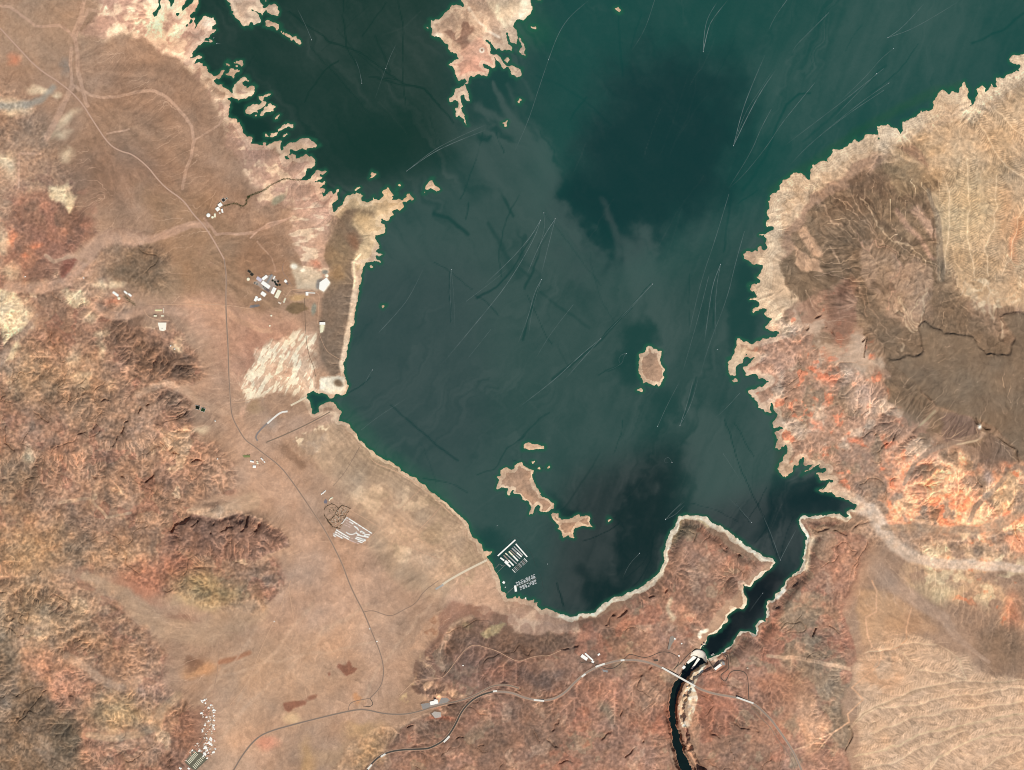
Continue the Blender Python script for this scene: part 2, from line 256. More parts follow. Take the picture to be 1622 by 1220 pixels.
# hills above the south shore and the canyon country
hadd(m_pol, [(655,1075),(700,1020),(760,1000),(850,1000),(930,1000),(1000,960),(1060,900),(1070,840),(1110,830),(1215,895),(1180,930),(1130,990),(1080,1040),(1060,1120),(1050,1260),(560,1260),(600,1170),(700,1120)], soft=18, h=130)
rset(m_pol, [(650,1070),(705,1000),(760,985),(850,1000),(930,990),(1000,955),(1060,900),(1068,825),(1110,825),(1222,890),(1190,930),(1140,985),(1095,1035),(1060,1120),(1080,1260),(500,1260),(580,1150),(690,1125)], soft=6, r=0.62)
hadd(m_ell, 1120, 890, 80, 60, h=110, soft=0.8, rot=30); hadd(m_ell, 870, 1160, 150, 60, h=90, soft=0.8)
hadd(m_pol, [(1275,825),(1345,825),(1385,850),(1380,900),(1340,980),(1350,1050),(1300,1120),(1330,1260),(1080,1260),(1075,1120),(1120,1050),(1190,1010),(1240,940)], soft=16, h=150)
rset(m_pol, [(1272,822),(1345,825),(1388,850),(1372,900),(1345,960),(1370,1050),(1340,1130),(1350,1260),(1075,1260),(1075,1120),(1120,1050),(1190,1010),(1240,940)], soft=6, r=0.6)
hadd(m_ell, 1310, 850, 60, 30, h=60, soft=0.7)
# volcanic mesa and its talus, red hills below, badlands right of it
hadd(m_pol, [(1330,330),(1400,300),(1480,400),(1700,470),(1720,820),(1560,800),(1470,760),(1400,700),(1330,620),(1320,480)], soft=90, h=300)
rset(m_pol, [(1290,345),(1400,270),(1480,310),(1500,400),(1570,485),(1660,490),(1660,560),(1410,565),(1330,470)], soft=10, r=0.4)
mesa = [(1412,565),(1452,560),(1465,550),(1458,510),(1470,500),(1500,525),(1545,530),(1560,565),(1600,560),(1610,535),(1590,500),(1720,470),(1720,760),(1622,740),(1600,700),(1560,670),(1535,660),(1480,645),(1450,610),(1425,585)]
hadd(m_pol, mesa, soft=3, h=110, wob=0.5); rset(m_pol, mesa, soft=4, r=0.12)
rset(m_pol, [(1240,480),(1300,560),(1420,590),(1400,650),(1480,720),(1560,735),(1720,760),(1720,900),(1500,900),(1400,860),(1330,790),(1240,700),(1190,560)], soft=10, r=0.65)
rset(m_pol, [(1330,780),(1480,720),(1600,740),(1720,760),(1720,960),(1560,950),(1460,900),(1390,860)], soft=14, r=0.7)
hadd(m_ell, 1530, 790, 150, 60, h=110, soft=0.8, rot=-8)
hadd(m_ell, 1300, 510, 60, 45, h=70, soft=0.8); hadd(m_ell, 1360, 540, 50, 50, h=80, soft=0.7)
rset(m_pol, [(1230,300),(1410,220),(1622,80),(1720,60),(1720,480),(1560,470),(1470,480),(1400,420),(1300,420),(1230,430)], soft=12, r=0.44)
rset(m_pol, [(1345,950),(1420,880),(1480,930),(1560,1010),(1720,1080),(1720,1260),(1340,1260),(1370,1080)], soft=12, r=0.25)
rset(m_pol, [(1450,900),(1720,900),(1720,1090),(1560,1030),(1500,980)], soft=10, r=0.4)
# islands
for c in ((835,775,36,32,45),(880,800,40,20,30),(905,830,28,14,10),(1032,580,18,28,60),(755,60,60,70,70),(395,15,30,25,25),(760,25,40,30,25)):
    hadd(m_ell, c[0], c[1], c[2], c[3], h=c[4], soft=0.8); rset(m_ell, c[0], c[1], c[2]*1.5, c[3]*1.5, r=0.4)
riv_in = inside([river], GX, GY)
dr = up2(2*edt(riv_in[::2, ::2], 40), NY, NX); nr = edt(riv_in, 10)
driv = bil(np.where(nr < 9, nr, np.maximum(dr, 8)), XX + 1.3*wx1, YY + 1.3*wy1)
# where the bank rises at once, and where it is a long beach
steep = np.zeros((NY, NX), np.float32)
def stp(op, *a, v=1.0, **k):
    s, m = op(*a, **k); steep[s] = np.maximum(steep[s], v*m)
stp(m_str, [(905,975),(960,955),(1020,920),(1055,870),(1070,825),(1110,818),(1160,850),(1225,892),(1200,930),(1150,985),(1110,1030)], 28, v=1.0)
stp(m_str, [(1350,818),(1275,822),(1280,870),(1265,910),(1215,975),(1200,1000),(1125,1040)], 26, v=1.0)
stp(m_str, [(575,430),(560,500),(550,560),(545,600)], 16, v=0.6)
ramp = dland * (1.4 + 0.7*steep) * sm(0, 20, dland) + 1.2*np.minimum(dland, 12) * (1 + 1.0*steep)
Hb *= 0.34
s_, m_ = m_pol([(1345,950),(1420,900),(1480,930),(1560,1010),(1720,1080),(1720,1260),(1340,1260),(1370,1080)], soft=60)
Hb[s_] += m_*np.clip(XX[s_]-1340, 0, None)*0.4
Tz = ramp * sm(90, 10, dland) + (ramp*0.0 + 60) * sm(20, 140, dland) + Hb * sm(4, 120*(1-0.75*steep) , dland)
s_, m_ = m_pol(mesa, soft=2, wob=0.55); Hm = np.zeros((NY, NX), np.float32); Hm[s_] = m_
n_big = fbm(120, 5, 21, 0.55)
n_rid = 1 - np.abs(fbm(90, 5, 22, 0.5))
amp = Rg**1.5 * np.minimum(1, dland/50 + 0.1 + 0.5*steep)
Tz = Tz + amp * (38*(n_rid - 0.4) + 24*n_big) + 2.0*fbm(40, 4, 23) * sm(0, 30, dland)
Tz = np.maximum(Tz, 0.6*np.clip(sd, 0, 30))
Tz = np.where(sd > 0, Tz, 0)
def fill(h, fixed):
    import heapq
    ny, nx = h.shape; H = h.ravel().astype(float).tolist(); done = np.zeros((ny, nx), bool); done |= fixed
    done[0] = done[-1] = True; done[:, 0] = done[:, -1] = True
    q = [(H[i], i) for i in np.nonzero(done.ravel())[0].tolist()]; heapq.heapify(q); D = done.ravel().tolist()
    offs = (-nx-1, -nx, -nx+1, -1, 1, nx-1, nx, nx+1); N = ny*nx; pop = heapq.heappop; push = heapq.heappush
    while q:
        z, i = pop(q)
        for o in offs:
            j = i + o
            if 0 <= j < N and not D[j]:
                D[j] = True
                if H[j] <= z: H[j] = z + 0.05
                push(q, (H[j], j))
    return np.array(H, np.float32).reshape(ny, nx)
def erode(h, dx, K, fixed, its, m=0.45, dt=1.0, diff=0.0, up=None, fills=()):
    ny, nx = h.shape; N = ny*nx; idx = np.arange(N, dtype=np.int32).reshape(ny, nx)
    rs = np.random.default_rng(99); jit = [(0.55 + 0.9*rs.random((ny, nx))).astype(np.float32) for _ in range(8)]
    for it in range(its):
        if up is not None: h = np.where(fixed, h, h + up)
        if it in fills: h = fill(h, fixed)
        kk = 0
        best = np.zeros((ny, nx), np.float32); rec = idx.copy(); dist = np.full((ny, nx), dx, np.float32)
        for dy in (-1, 0, 1):
            for dxx in (-1, 0, 1):
                if dy == 0 and dxx == 0: continue
                a = slice(max(0, -dy), ny - max(0, dy)); b = slice(max(0, -dxx), nx - max(0, dxx))
                a2 = slice(max(0, dy), ny - max(0, -dy)); b2 = slice(max(0, dxx), nx - max(0, -dxx))
                L = dx * math.hypot(dy, dxx)
                sl_ = (h[a, b] - h[a2, b2]) / L * jit[kk][a, b]; kk += 1
                q = sl_ > best[a, b]
                best[a, b] = np.where(q, sl_, best[a, b]); rec[a, b] = np.where(q, idx[a2, b2], rec[a, b]); dist[a, b] = np.where(q, L, dist[a, b])
        rec[fixed] = idx[fixed]
        rc = rec.ravel(); dep = (rc != idx.ravel()).astype(np.int32); r = rc.copy()
        for k in range(12):
            dep += dep[r]; r = r[r]
        order = np.argsort(dep.astype(np.int16), kind='stable'); cnt = np.bincount(dep); ends = np.cumsum(cnt)
        A = np.full(N, dx*dx, np.float64)
        for lv in range(len(cnt)-1, 0, -1):
            o = order[ends[lv-1]:ends[lv]]; np.add.at(A, rc[o], A[o])
        F = (K.ravel()*dt * A**m / dist.ravel()).astype(np.float32)
        hf = h.ravel().copy()
        for lv in range(1, len(cnt)):
            o = order[ends[lv-1]:ends[lv]]; f = F[o]; hf[o] = (hf[o] + f*hf[rc[o]]) / (1 + f)
        h = hf.reshape(ny, nx)
        if diff:
            l = np.zeros_like(h); l[1:-1, 1:-1] = h[:-2, 1:-1] + h[2:, 1:-1] + h[1:-1, :-2] + h[1:-1, 2:] - 4*h[1:-1, 1:-1]
            h = np.where(fixed, h, h + diff*l)
    return h, A.reshape(ny, nx)
Kf = (0.004 + 0.30*Rg**1.3)
hz0 = Tz.copy()
fx = sd < 0
g4 = slice(None, None, 4)
t4 = hz0[g4, g4]; f4 = fx[g4, g4]
h4, _ = erode(0.15*t4, 40.0, 0.5*Kf[g4, g4], f4, 14, diff=0.05, up=np.where(f4, 0, (0.85 + 0.5*Rg[g4, g4])*t4/12.0).astype(np.float32), fills=(0, 3, 7, 11))
h4, _ = erode(h4, 40.0, 0.4*Kf[g4, g4], f4, 2, diff=0.04)
d4 = h4 - hz0[g4, g4]
def upn(F, n, n0, n1):
    y = np.minimum(np.arange(n0) / n, F.shape[0] - 1.001); x = np.minimum(np.arange(n1) / n, F.shape[1] - 1.001)
    j = y.astype(int); i = x.astype(int); fy = (y - j)[:, None].astype(np.float32); fx_ = (x - i)[None].astype(np.float32)
    r = F[j]*(1-fy) + F[j+1]*fy
    return r[:, i]*(1-fx_) + r[:, i+1]*fx_
hz2 = hz0[::2, ::2] + upn(d4, 2.0, hz0[::2, ::2].shape[0], hz0[::2, ::2].shape[1]) + 3.0*(Rg*sm(2, 20, dland)*fbm(7, 2, 31))[::2, ::2]
h2, _ = erode(hz2, 20.0, 0.8*Kf[::2, ::2], fx[::2, ::2], 5, diff=0.05)
d2 = h2 - hz0[::2, ::2]
hh = hz0 + up2(d2, NY, NX) + (0.15 + 2.5*Rg)*sm(1, 12, dland)*fbm(3.4, 2, 32)
hz, AR = erode(hh, 10.0, 0.8*Kf, fx, 2, diff=0.02)
hz = hz + 0.3*(hz - blur(hz, 2))*sm(0.15, 0.6, Rg) + 24*Hm + 40*lat(7, 7, 34)*Hm*(1 - Hm) + 1.6*Rg*sm(1, 10, dland)*lat(2.3, 2.3, 33)
crag = (0.5 - np.abs(bil(fbm(26, 4, 35, 0.5), XX + 0.8*WX, YY + 0.8*WY)))*13 + (0.5 - np.abs(fbm(8, 2, 36, 0.5)))*4.5
rock = Rg**1.5*sm(1, 14, dland)*sm(0.45, 0.65, Rg)
hz = hz + crag*rock
# joints and ledges: narrow broken cracks in the rock
def joints(step, sd_, wd, ox=0, oy=0):
    f = bil(fbm(step, 3, sd_, 0.45), XX + 0.5*WX + ox, YY + 0.5*WY + oy); return sm(wd, wd*0.2, np.abs(f))
jz = joints(46, 95, 0.055)*sm(0.35, 0.75, fbm(60, 3, 98)) + joints(30, 96, 0.06)*sm(0.45, 0.9, fbm(45, 3, 99))
jz = np.clip(jz, 0, 1)*sm(0.4, 0.6, Rg)*sm(4, 16, dland)
hz = hz - 20*jz
# scarps that show as short dark lines
for pl, wd, dp in ((T(0,600,K4,[(1105,960),(1118,905),(1150,890),(1200,885),(1240,850)]), 3.2, 70), (T(0,600,K4,[(775,375),(785,310),(840,285),(890,220),(945,205)]), 1.6, 45), (T(0,600,K4,[(55,250),(65,400),(110,470)]), 1.2, 40), (T(0,600,K4,[(800,610),(860,635),(935,660),(985,600)]), 1.7, 45), (T(0,600,K4,[(1010,420),(1060,460),(1140,490)]), 1.5, 40), (T(0,600,K4,[(600,600),(640,625),(690,610)]), 1.5, 36), (T(0,600,K4,[(1370,1010),(1410,950),(1475,890)]), 2.0, 45), (T(0,600,K4,[(1480,990),(1500,930),(1560,900)]), 1.8, 40), (T(0,600,K4,[(1570,980),(1600,930),(1622,880)]), 2, 40), (T(0,600,K4,[(1250,940),(1300,910),(1350,880)]), 1.6, 36), (T(350,600,K4,[(230,960),(260,920),(300,900),(340,930)]), 1.6, 40), (T(350,600,K4,[(330,1050),(380,1000),(420,990)]), 1.5, 36), (T(350,600,K4,[(30,1000),(110,930),(170,900)]), 1.8, 40), (T(0,600,K4,[(380,820),(430,800),(500,790)]), 1.4, 30), (T(0,600,K4,[(1250,560),(1310,540)]), 1.5, 36), (T(0,600,K4,[(480,350),(560,340),(600,320)]), 1.2, 30), (T(0,600,K4,[(260,200),(300,250),(330,280)]), 1.1, 30), (T(0,600,K4,[(640,160),(700,150),(740,170)]), 1.2, 30), (T(0,600,K4,[(690,440),(740,400),(770,370)]), 1.3, 34),
    (Z4((55,285),(75,215),(130,195),(190,130)), 2.0, 45), (Z4((280,170),(320,110),(355,85)), 1.6, 40), (Z4((425,60),(450,30),(480,15)), 1.8, 40), (Z4((245,605),(290,580),(320,545)), 1.6, 36), (Z4((250,1110),(262,1060),(270,1040)), 1.8, 40), (Z4((150,1120),(200,1080),(240,1060)), 1.6, 40), (Z4((1375,370),(1390,310),(1420,230)), 1.3, 36), (Z4((1150,150),(1190,90),(1240,30)), 2.2, 50), (Z4((880,400),(900,380),(870,450)), 1.2, 30), (Z4((640,960),(700,1010),(740,1060)), 1.3, 34), (Z4((830,900),(880,940),(1000,950)), 1.2, 30),
    (T(600,920,K4,[(1460,270),(1490,220),(1510,180)]), 1.8, 40), (T(600,920,K4,[(1110,960),(1125,920),(1165,875)]), 1.6, 36), (T(600,920,K4,[(980,960),(1000,1010),(1020,1040)]), 1.2, 34), (T(600,920,K4,[(1090,1020),(1170,1080),(1230,1110)]), 1.5, 36), (T(600,920,K4,[(1300,390),(1240,400),(1180,440)]), 1.8, 36), (T(600,920,K4,[(1140,1150),(1200,1130),(1260,1140)]), 1.3, 34), (T(600,920,K4,[(170,980),(200,940),(240,930)]), 1.3, 30), (T(600,920,K4,[(1420,1010),(1480,960),(1560,840)]), 1.4, 34), (T(600,920,K4,[(820,1000),(860,960),(900,990)]), 1.3, 30), (T(600,920,K4,[(500,1040),(600,1030),(680,1060)]), 1.2, 30),
    (T(1222,300,K4,[(205,885),(240,830),(272,785)]), 1.8, 45), (T(1222,300,K4,[(345,870),(355,840),(400,830)]), 1.4, 36), (T(1222,300,K4,[(365,940),(385,910),(370,880)]), 1.6, 40), (T(1222,300,K4,[(580,960),(610,920),(605,1040)]), 1.2, 36), (T(1222,600,K4,[(620,390),(640,330),(650,270)]), 1.4, 36), (T(1222,600,K4,[(660,480),(710,440),(770,420),(785,370)]), 1.6, 40), (T(1222,600,K4,[(550,230),(600,160),(650,110)]), 1.2, 30), (T(1222,600,K4,[(1265,560),(1280,640),(1320,690),(1380,700)]), 1.5, 40), (T(1222,600,K4,[(1540,900),(1570,1000)]), 1.3, 40), (T(1222,600,K4,[(910,0),(960,60),(1010,150)]), 1.0, 24), (T(1222,600,K4,[(1310,250),(1340,310),(1390,340)]), 1.8, 40), (T(1222,600,K4,[(1400,350),(1500,410),(1560,440),(1570,540)]), 1.2, 34),
    (Y4((380,980),(420,1000),(410,1060)), 1.5, 34), (Y4((620,1070),(680,1110),(740,1130)), 1.6, 40), (Y4((1130,930),(1220,960),(1330,970),(1420,990)), 1.6, 40), (Y4((1130,1190),(1170,1080),(1200,1000)), 2.2, 45), (Y4((1460,960),(1500,920),(1560,930)), 1.4, 34), (T(1222,920,K4,[(40,240),(50,180),(80,100)]), 1.8, 45), (T(1222,920,K4,[(280,360),(300,290),(330,260)]), 1.2, 34), (T(1222,920,K4,[(390,290),(430,310),(450,350)]), 1.1, 30), (T(1222,920,K4,[(480,1080),(520,1000),(500,950)]), 1.5, 30)):
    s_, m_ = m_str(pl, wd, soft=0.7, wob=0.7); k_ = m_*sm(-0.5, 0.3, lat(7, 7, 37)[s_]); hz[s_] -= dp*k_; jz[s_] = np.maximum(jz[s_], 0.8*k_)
# feathered badlands: trunk washes with a comb of side gullies
F9 = lambda *p: T(1222, 920, K4, p); F3 = lambda *p: T(1222, 300, K4, p); F0 = lambda *p: T(1222, 0, K4, p)
def feather(trunks, box_, space, amp, mask):
    s_ = win(*box_, 2); x = XX[s_] + 0.5*WX[s_]; y = YY[s_] + 0.5*WY[s_]; best = np.full(x.shape, 1e6, np.float32); al_ = np.zeros_like(best); side = np.zeros_like(best); off = 0.0
    for pl in trunks:
        for (xa, ya), (xb, yb) in zip(pl[:-1], pl[1:]):
            vx, vy = xb-xa, yb-ya; L = math.hypot(vx, vy); t_ = np.clip(((x-xa)*vx + (y-ya)*vy)/(L*L), 0, 1); d = np.hypot(x-xa-t_*vx, y-ya-t_*vy); q = d < best
            best = np.where(q, d, best); al_ = np.where(q, off + t_*L, al_); side = np.where(q, np.sign(vx*(y-ya) - vy*(x-xa)), side); off += L
        off += 37.3
    ph = al_/space - 0.55*best/space + 0.35*side + 0.5*n_big[s_]
    rib = np.abs(np.sin(math.pi*ph)) ; m = mask[s_]
    z = (0.9*np.minimum(best, 14) + amp*rib*sm(0.8, 4.5, best)*sm(22, 9, best))*m
    fd = np.full((NY, NX), 99, np.float32); fd[s_] = best
    hz[s_] += z; return fd
s_, m_ = m_pol([(1362,1060),(1400,1000),(1450,1000),(1520,1030),(1560,1060),(1680,1090),(1680,1270),(1350,1270),(1362,1150)], soft=8); mb1 = np.zeros((NY, NX), np.float32); mb1[s_] = m_
fdA = feather([F9((520,940),(800,770),(1000,700),(1250,640),(1500,655),(1800,600)), F9((480,985),(700,850),(900,810),(1250,740),(1800,680)), F9((540,1130),(740,1090),(1000,965),(1350,905),(1800,830)), F9((960,1240),(1080,1110),(1300,1010),(1500,965),(1800,930)), F9((640,1010),(900,890),(1200,835),(1800,760)), F9((600,470),(720,455),(880,430),(1100,405),(1200,480),(1262,630)), F9((1300,1280),(1450,1130),(1800,1030)), F9((540,1200),(760,1170),(960,1060),(1250,960)), F9((860,480),(950,590),(1150,590),(1262,630))], (1350, 1652, 990, 1250), 4.6, 6.5, mb1)
s_, m_ = m_pol([(1480,200),(1560,160),(1700,80),(1700,480),(1600,490),(1560,480),(1515,470),(1490,400),(1480,300)], soft=8); mb2_ = np.zeros((NY, NX), np.float32); mb2_[s_] = m_
fdB = feather([F0((1285,720),(1330,800),(1400,930),(1500,1050),(1800,1300)), F3((1310,560),(1280,300),(1250,0),(1240,-200)), F3((1400,560),(1380,400),(1440,200),(1440,-100)), F3((1480,560),(1550,450),(1580,200),(1700,50)), F3((1120,520),(1160,300),(1150,60),(1080,-100)), F0((1380,600),(1450,720),(1640,900)), F3((1640,640),(1640,400),(1700,200))], (1480, 1652, 60, 490), 4.2, 5.0, mb2_)
# canyon of the river below the dam: sheer on the west side, broken ledges on the east
s_e, east = m_pol(Z4((690,512),(640,530),(580,600),(552,650),(530,700),(505,760),(495,880),(510,960),(550,1060),(590,1216),(1200,1300),(1200,480)), soft=3, wob=0)
eastm = np.zeros((NY, NX), np.float32); eastm[s_e] = east
wall = -150 + np.maximum(driv - 0.5, 0) * (70*(1-eastm) + np.maximum(11, 17 + 4*fbm(5, 2, 41))*eastm)
wall = wall + eastm*(7*lat(4, 4, 43) * sm(0, 4, driv)*sm(16, 8, driv))
wall = wall + np.maximum(driv - 15, 0)*60
hz = np.minimum(hz, np.maximum(wall, -150))
hz = np.where(driv < 0.5, -152.0, hz)
lk = driv > 3
hz = np.where((sd > 0) & lk, np.maximum(hz, np.minimum(1.5*sd, 6) * (1 + 2*steep)), hz)
hz = np.where((sd <= 0) & lk, np.maximum(-14, 4.0*sd), hz).astype(np.float32)

# levelled ground under the built places
def pad(pts, soft=2):
    global hz
    s_, m_ = m_pol(pts, soft=soft, wob=0)
    z_ = float((hz[s_]*m_).sum()/max(m_.sum(), 1)); hz[s_] = (hz[s_] + (z_ - hz[s_])*np.clip(m_*1.6, 0, 1)).astype(np.float32)
rv_ = lambda *p: T(500, 770, 12.2, p)
pad(rv_((590,550),(1150,915),(890,1155),(690,1120),(620,1080),(270,975),(380,780),(480,790))); pad(rv_((130,440),(300,320),(520,350),(700,440),(600,600),(480,840),(330,820),(150,600)))
pad(T(280, 1095, 9.76, [(245,850),(400,910),(540,1050),(320,1270),(200,1240),(70,1100)]))
pad(T(380, 400, 10.14, [(210,480),(400,360),(530,330),(680,450),(700,560),(680,700),(560,760),(380,620)])); pad(T(380, 400, 10.14, [(1260,480),(1390,390),(1470,480),(1345,645),(1255,600)]))
pad(T(640, 1050, 10.14, [(260,655),(410,620),(460,560),(600,540),(700,545),(780,620),(750,665),(290,760)])); pad(T(640, 1050, 10.14, [(430,815),(490,770),(600,785),(610,880),(500,900)])); pad(T(150, 440, 10.14, [(1005,712),(1165,712),(1150,845),(1100,870),(1040,850)]))
pad(T(900, 1010, 10.14, [(195,260),(260,235),(430,380),(390,420),(190,350)])); pad([DL(*p) for p in ((910,600),(1050,480),(1110,500),(1100,560),(970,640))])
# ---------------------------------------------------------------- roads, drawn as thin ribbons lying on the ground
def chaikin(p, n=2):
    for _ in range(n):
        q = [p[0]]
        for a, b_ in zip(p[:-1], p[1:]):
            q += [(a[0]*.75+b_[0]*.25, a[1]*.75+b_[1]*.25), (a[0]*.25+b_[0]*.75, a[1]*.25+b_[1]*.75)]
        p = q + [p[-1]]
    return p
def resample(p, step):
    out = [p[0]]; acc = 0
    for a, b_ in zip(p[:-1], p[1:]):
        L = math.hypot(b_[0]-a[0], b_[1]-a[1])
        if L < 1e-6: continue
        d = step - acc
        while d <= L:
            t_ = d/L; out.append((a[0]+(b_[0]-a[0])*t_, a[1]+(b_[1]-a[1])*t_)); d += step
        acc = L - (d - step)
    out.append(p[-1]); return out
ROADS = []
def road(name, label, pts, width, m, lift=2.5, shoulder=None): ROADS.append((name, label, pts, width, m, lift, shoulder))
lake_rd = P((-20,160),(0,180),(120,310),(240,440),(400,540),(520,650),(600,780),(700,930),(780,975),(850,990),(950,1070),(1010,1150)) + T(0,300,K4,[(1075,0),(1180,70),(1240,160),(1310,230),(1380,340),(1440,450),(1455,560),(1450,700),(1455,850),(1465,1000),(1470,1200)]) + T(0,600,K4,[(1475,60),(1482,170),(1492,250),(1540,340),(1580,400)]) + W4((210,430),(260,470),(380,560),(450,650),(520,750),(600,870),(660,960),(710,1050),(780,1190)) + T(300,920,K4,[(1020,0),(1070,110),(1120,200),(1180,350),(1230,470),(1250,570),(1240,650),(1215,700),(1160,755)])
k_ = 17
road('road', 'pale lake road crossing the upper left plain', lake_rd[:k_+1], 15, '@sun_bleached_road', shoulder=1.6)
road('road', 'grey lake road running down the west shore', lake_rd[k_:], 14, 'asph', shoulder=1.9)
road('road', 'short grey road down to the highway junction', T(300,920,K4,[(1160,755),(1050,775),(1025,800),(1022,830)]), 9, 'asph')
road('road', 'looped turnaround by the highway junction', T(300,920,K4,[(1160,755),(1182,790),(1165,810),(1115,805)]), 9, 'dark')
road('road', 'grey road crossing the plain toward the launch ramp', T(300,920,K4,[(1120,200),(1180,190),(1240,215),(1300,230),(1370,190),(1460,145),(1500,70),(1600,0)]), 8, 'asph')
road('highway', 'grey highway across the southern plain', T(300,920,K4,[(270,1240),(285,1216),(340,1120),(420,1020),(500,970),(700,915),(900,865),(1080,825),(1150,830),(1250,855),(1380,860),(1480,838)]) + T(600,920,K4,[(330,815),(450,785),(520,770),(610,740),(680,700),(740,670),(830,668),(900,690)]), 19, '@highway_asphalt', shoulder=1.7)
hw2 = T(300,920,K4,[(1120,1250),(1140,1216),(1190,1150),(1260,1105),(1350,1085),(1500,1080)]) + T(600,920,K4,[(330,1075),(430,1020),(490,930),(530,840),(590,770),(660,730),(740,710)])
road('highway', 'dark new highway curving through the southern hills', hw2, 26, 'dark', shoulder=1.6)
hw3 = T(600,920,K4,[(740,710),(850,715),(930,750),(1020,768),(1110,765),(1190,725),(1260,650),(1330,590),(1420,545),(1500,520),(1560,510)]) + Z4((150,510),(220,508),(300,520),(370,545),(402,560))
road('highway', 'pale brown highway climbing to the canyon bridge', hw3, 27, 'pale', shoulder=1.5)
hw4 = Z4((608,674),(650,700),(750,730),(880,748),(985,785),(1040,830),(1100,890),(1150,960),(1200,1030),(1250,1110),(1295,1216),(1310,1260))
road('highway', 'pale brown highway leaving the bridge to the southeast', hw4, 24, 'pale', shoulder=1.7)
road('road', 'second lane beside the southeast highway', Z4((960,760),(970,810),(1030,880),(1090,930),(1140,1020),(1200,1090),(1240,1170),(1260,1230)), 9, 'asph')
road('road', 'dark winding road to the dam from the west', T(600,920,K4,[(1300,525),(1345,520),(1390,535),(1440,555),(1490,570),(1540,545),(1570,510),(1600,480)]) + Z4((195,470),(260,490),(310,495),(390,455),(450,460),(490,480),(513,500),(505,535),(470,580),(485,560),(530,520),(570,470),(612,446)), 8.5, 'dark')
road('road', 'dark hairpin road climbing east from the dam', Z4((695,500),(722,545),(745,578)), 10, 'dark')
road('road', 'hairpin road through the parking loops east of the dam', Z4((815,495),(800,480),(815,470),(825,490),(825,530),(832,560),(800,588),(778,602),(780,630),(808,650),(822,620),(835,590),(865,574),(920,580),(948,605),(955,680),(957,762)), 10, 'dark')
road('dirt_track', 'pale dirt road over the brown hills above the south shore', T(600,920,K4,[(130,740),(180,690),(230,640),(330,630),(410,625),(450,580),(520,480),(580,420),(630,410),(690,430),(760,450),(830,490),(880,515),(920,515),(980,490),(1040,480),(1090,485),(1170,445)]), 8, 'dirt')
road('dirt_track', 'straight pale track to the lone hut on the plain', T(300,920,K4,[(650,0),(635,50),(540,270),(500,350),(440,480),(380,650),(260,800)]), 9, 'dirt', 2); road('dirt_track', 'straight pale track to the red knoll on the plain', T(300,920,K4,[(638,50),(690,360),(720,560),(755,755)]), 9, 'dirt', 2)
road('dirt_track', 'grey looped test track on the plain', T(300,920,K4,[(150,750),(160,680),(186,560),(184,400),(205,350),(250,325),(300,345),(325,390),(340,470)]), 7, '@gravel', 2)
road('dirt_track', 'pale track along the middle of the open beach', W4((720,690),(800,600),(890,440)), 6, 'asph', 2); road('dirt_track', 'straight pale lane from the trailers to the shore', W4((890,1080),(1080,910),(1290,700)), 9, 'dirt', 2); road('dirt_track', 'pale lane crossing the beach to the marina shore', W4((1200,1030),(1320,930),(1420,810)), 9, 'dirt', 2); road('dirt_track', 'curving pale lane behind the beach crest', W4((950,500),(1000,550),(1100,580),(1220,650),(1330,730),(1450,840),(1490,880)), 10, 'dirt', 2); road('dirt_track', 'long pale track down the slope from the trailers to the ramp', W4((840,850),(1000,940),(1150,1040),(1300,1120),(1420,1165)), 9, 'dirt', 2)
road('dirt_track', 'pale track beside the campground edge', W4((450,640),(480,620),(520,650),(560,720),(640,750),(650,830),(700,1000)), 6, 'dirtd', 2); road('dirt_track', 'pale track over the flats west of the lake road', W4((440,1140),(560,1090),(610,1040),(700,1050)), 9, 'dirt', 2); road('dirt_track', 'pale track crossing the flats under the hills', W4((180,590),(270,700),(370,790),(520,770)), 9, 'dirt', 2)
road('road', 'access road through the treatment plant', T(380,400,10.14,[(700,180),(680,260),(700,340),(780,420),(830,540)]), 9, '@plant_road'); road('road', 'pale access road from the plant to the hill tank', T(380,400,10.14,[(640,850),(800,620),(850,590),(1000,600),(1240,640),(1280,690),(1260,900),(1250,1140)]), 9, 'dirt'); road('road', 'dark service road beside the plant pit', T(380,400,10.14,[(820,630),(1050,655),(1220,640)]), 4, 'asph', 3)
road('road', 'narrow service road on the dark peninsula', V4((830,920),(870,1020),(900,1055),(960,1090),(1000,1105)), 5, 'dirt'); road('road', 'old railway cut along the inlet', V4((740,700),(745,900),(760,1050),(800,1140),(810,1200)), 7, '@dark_cut')
road('road', 'straight dark dike road beside the narrow bay', W4((290,410),(400,365),(500,320),(600,270),(700,215)), 14, '@dike_gravel', 4); road('road', 'grey parking apron at the old launch ramp', W4((235,400),(220,370),(260,320),(300,285)), 26, '@ramp_apron')
road('boat_ramp', 'long white concrete launch ramp beside the narrow bay', W4((298,288),(340,250),(385,215),(428,210)), 28, 'conc', 3); road('boat_ramp', 'pale lower end of the old launch ramp', W4((448,172),(500,145),(548,118)), 30, '@ramp_sand', 3)
road('boat_ramp', 'long pale launch ramp sloping to the marina', X4((0,1000),(60,960),(160,905),(240,865),(290,840)), 34, '@ramp_sandy', 3); road('road', 'grey parking strip behind the marina ramp', T(600,920,K4,[(365,55),(390,40),(415,25)]), 30, 'concg', 3)
road('dirt_track', 'track from the lake road to the twin ponds', T(0,600,K4,[(1490,155),(1560,150),(1622,130)]), 9, 'dirt', 2)
road('road', 'pale road past the pump yards to the white works', T(150,440,10.14,[(790,500),(830,590),(900,650),(1050,680),(1200,690)]), 9, 'dirt', 2); road('road', 'straight pale road east from the pump yards', T(0,300,K4,[(980,738),(1200,738),(1440,740),(1622,770)]), 10, 'dirt', 2)
road('road', 'curved street through the hillside houses', T(280,1095,9.76,[(110,1100),(260,930),(330,850),(400,760),(470,640),(550,520),(530,330),(480,260),(420,200)]), 9, 'asph')

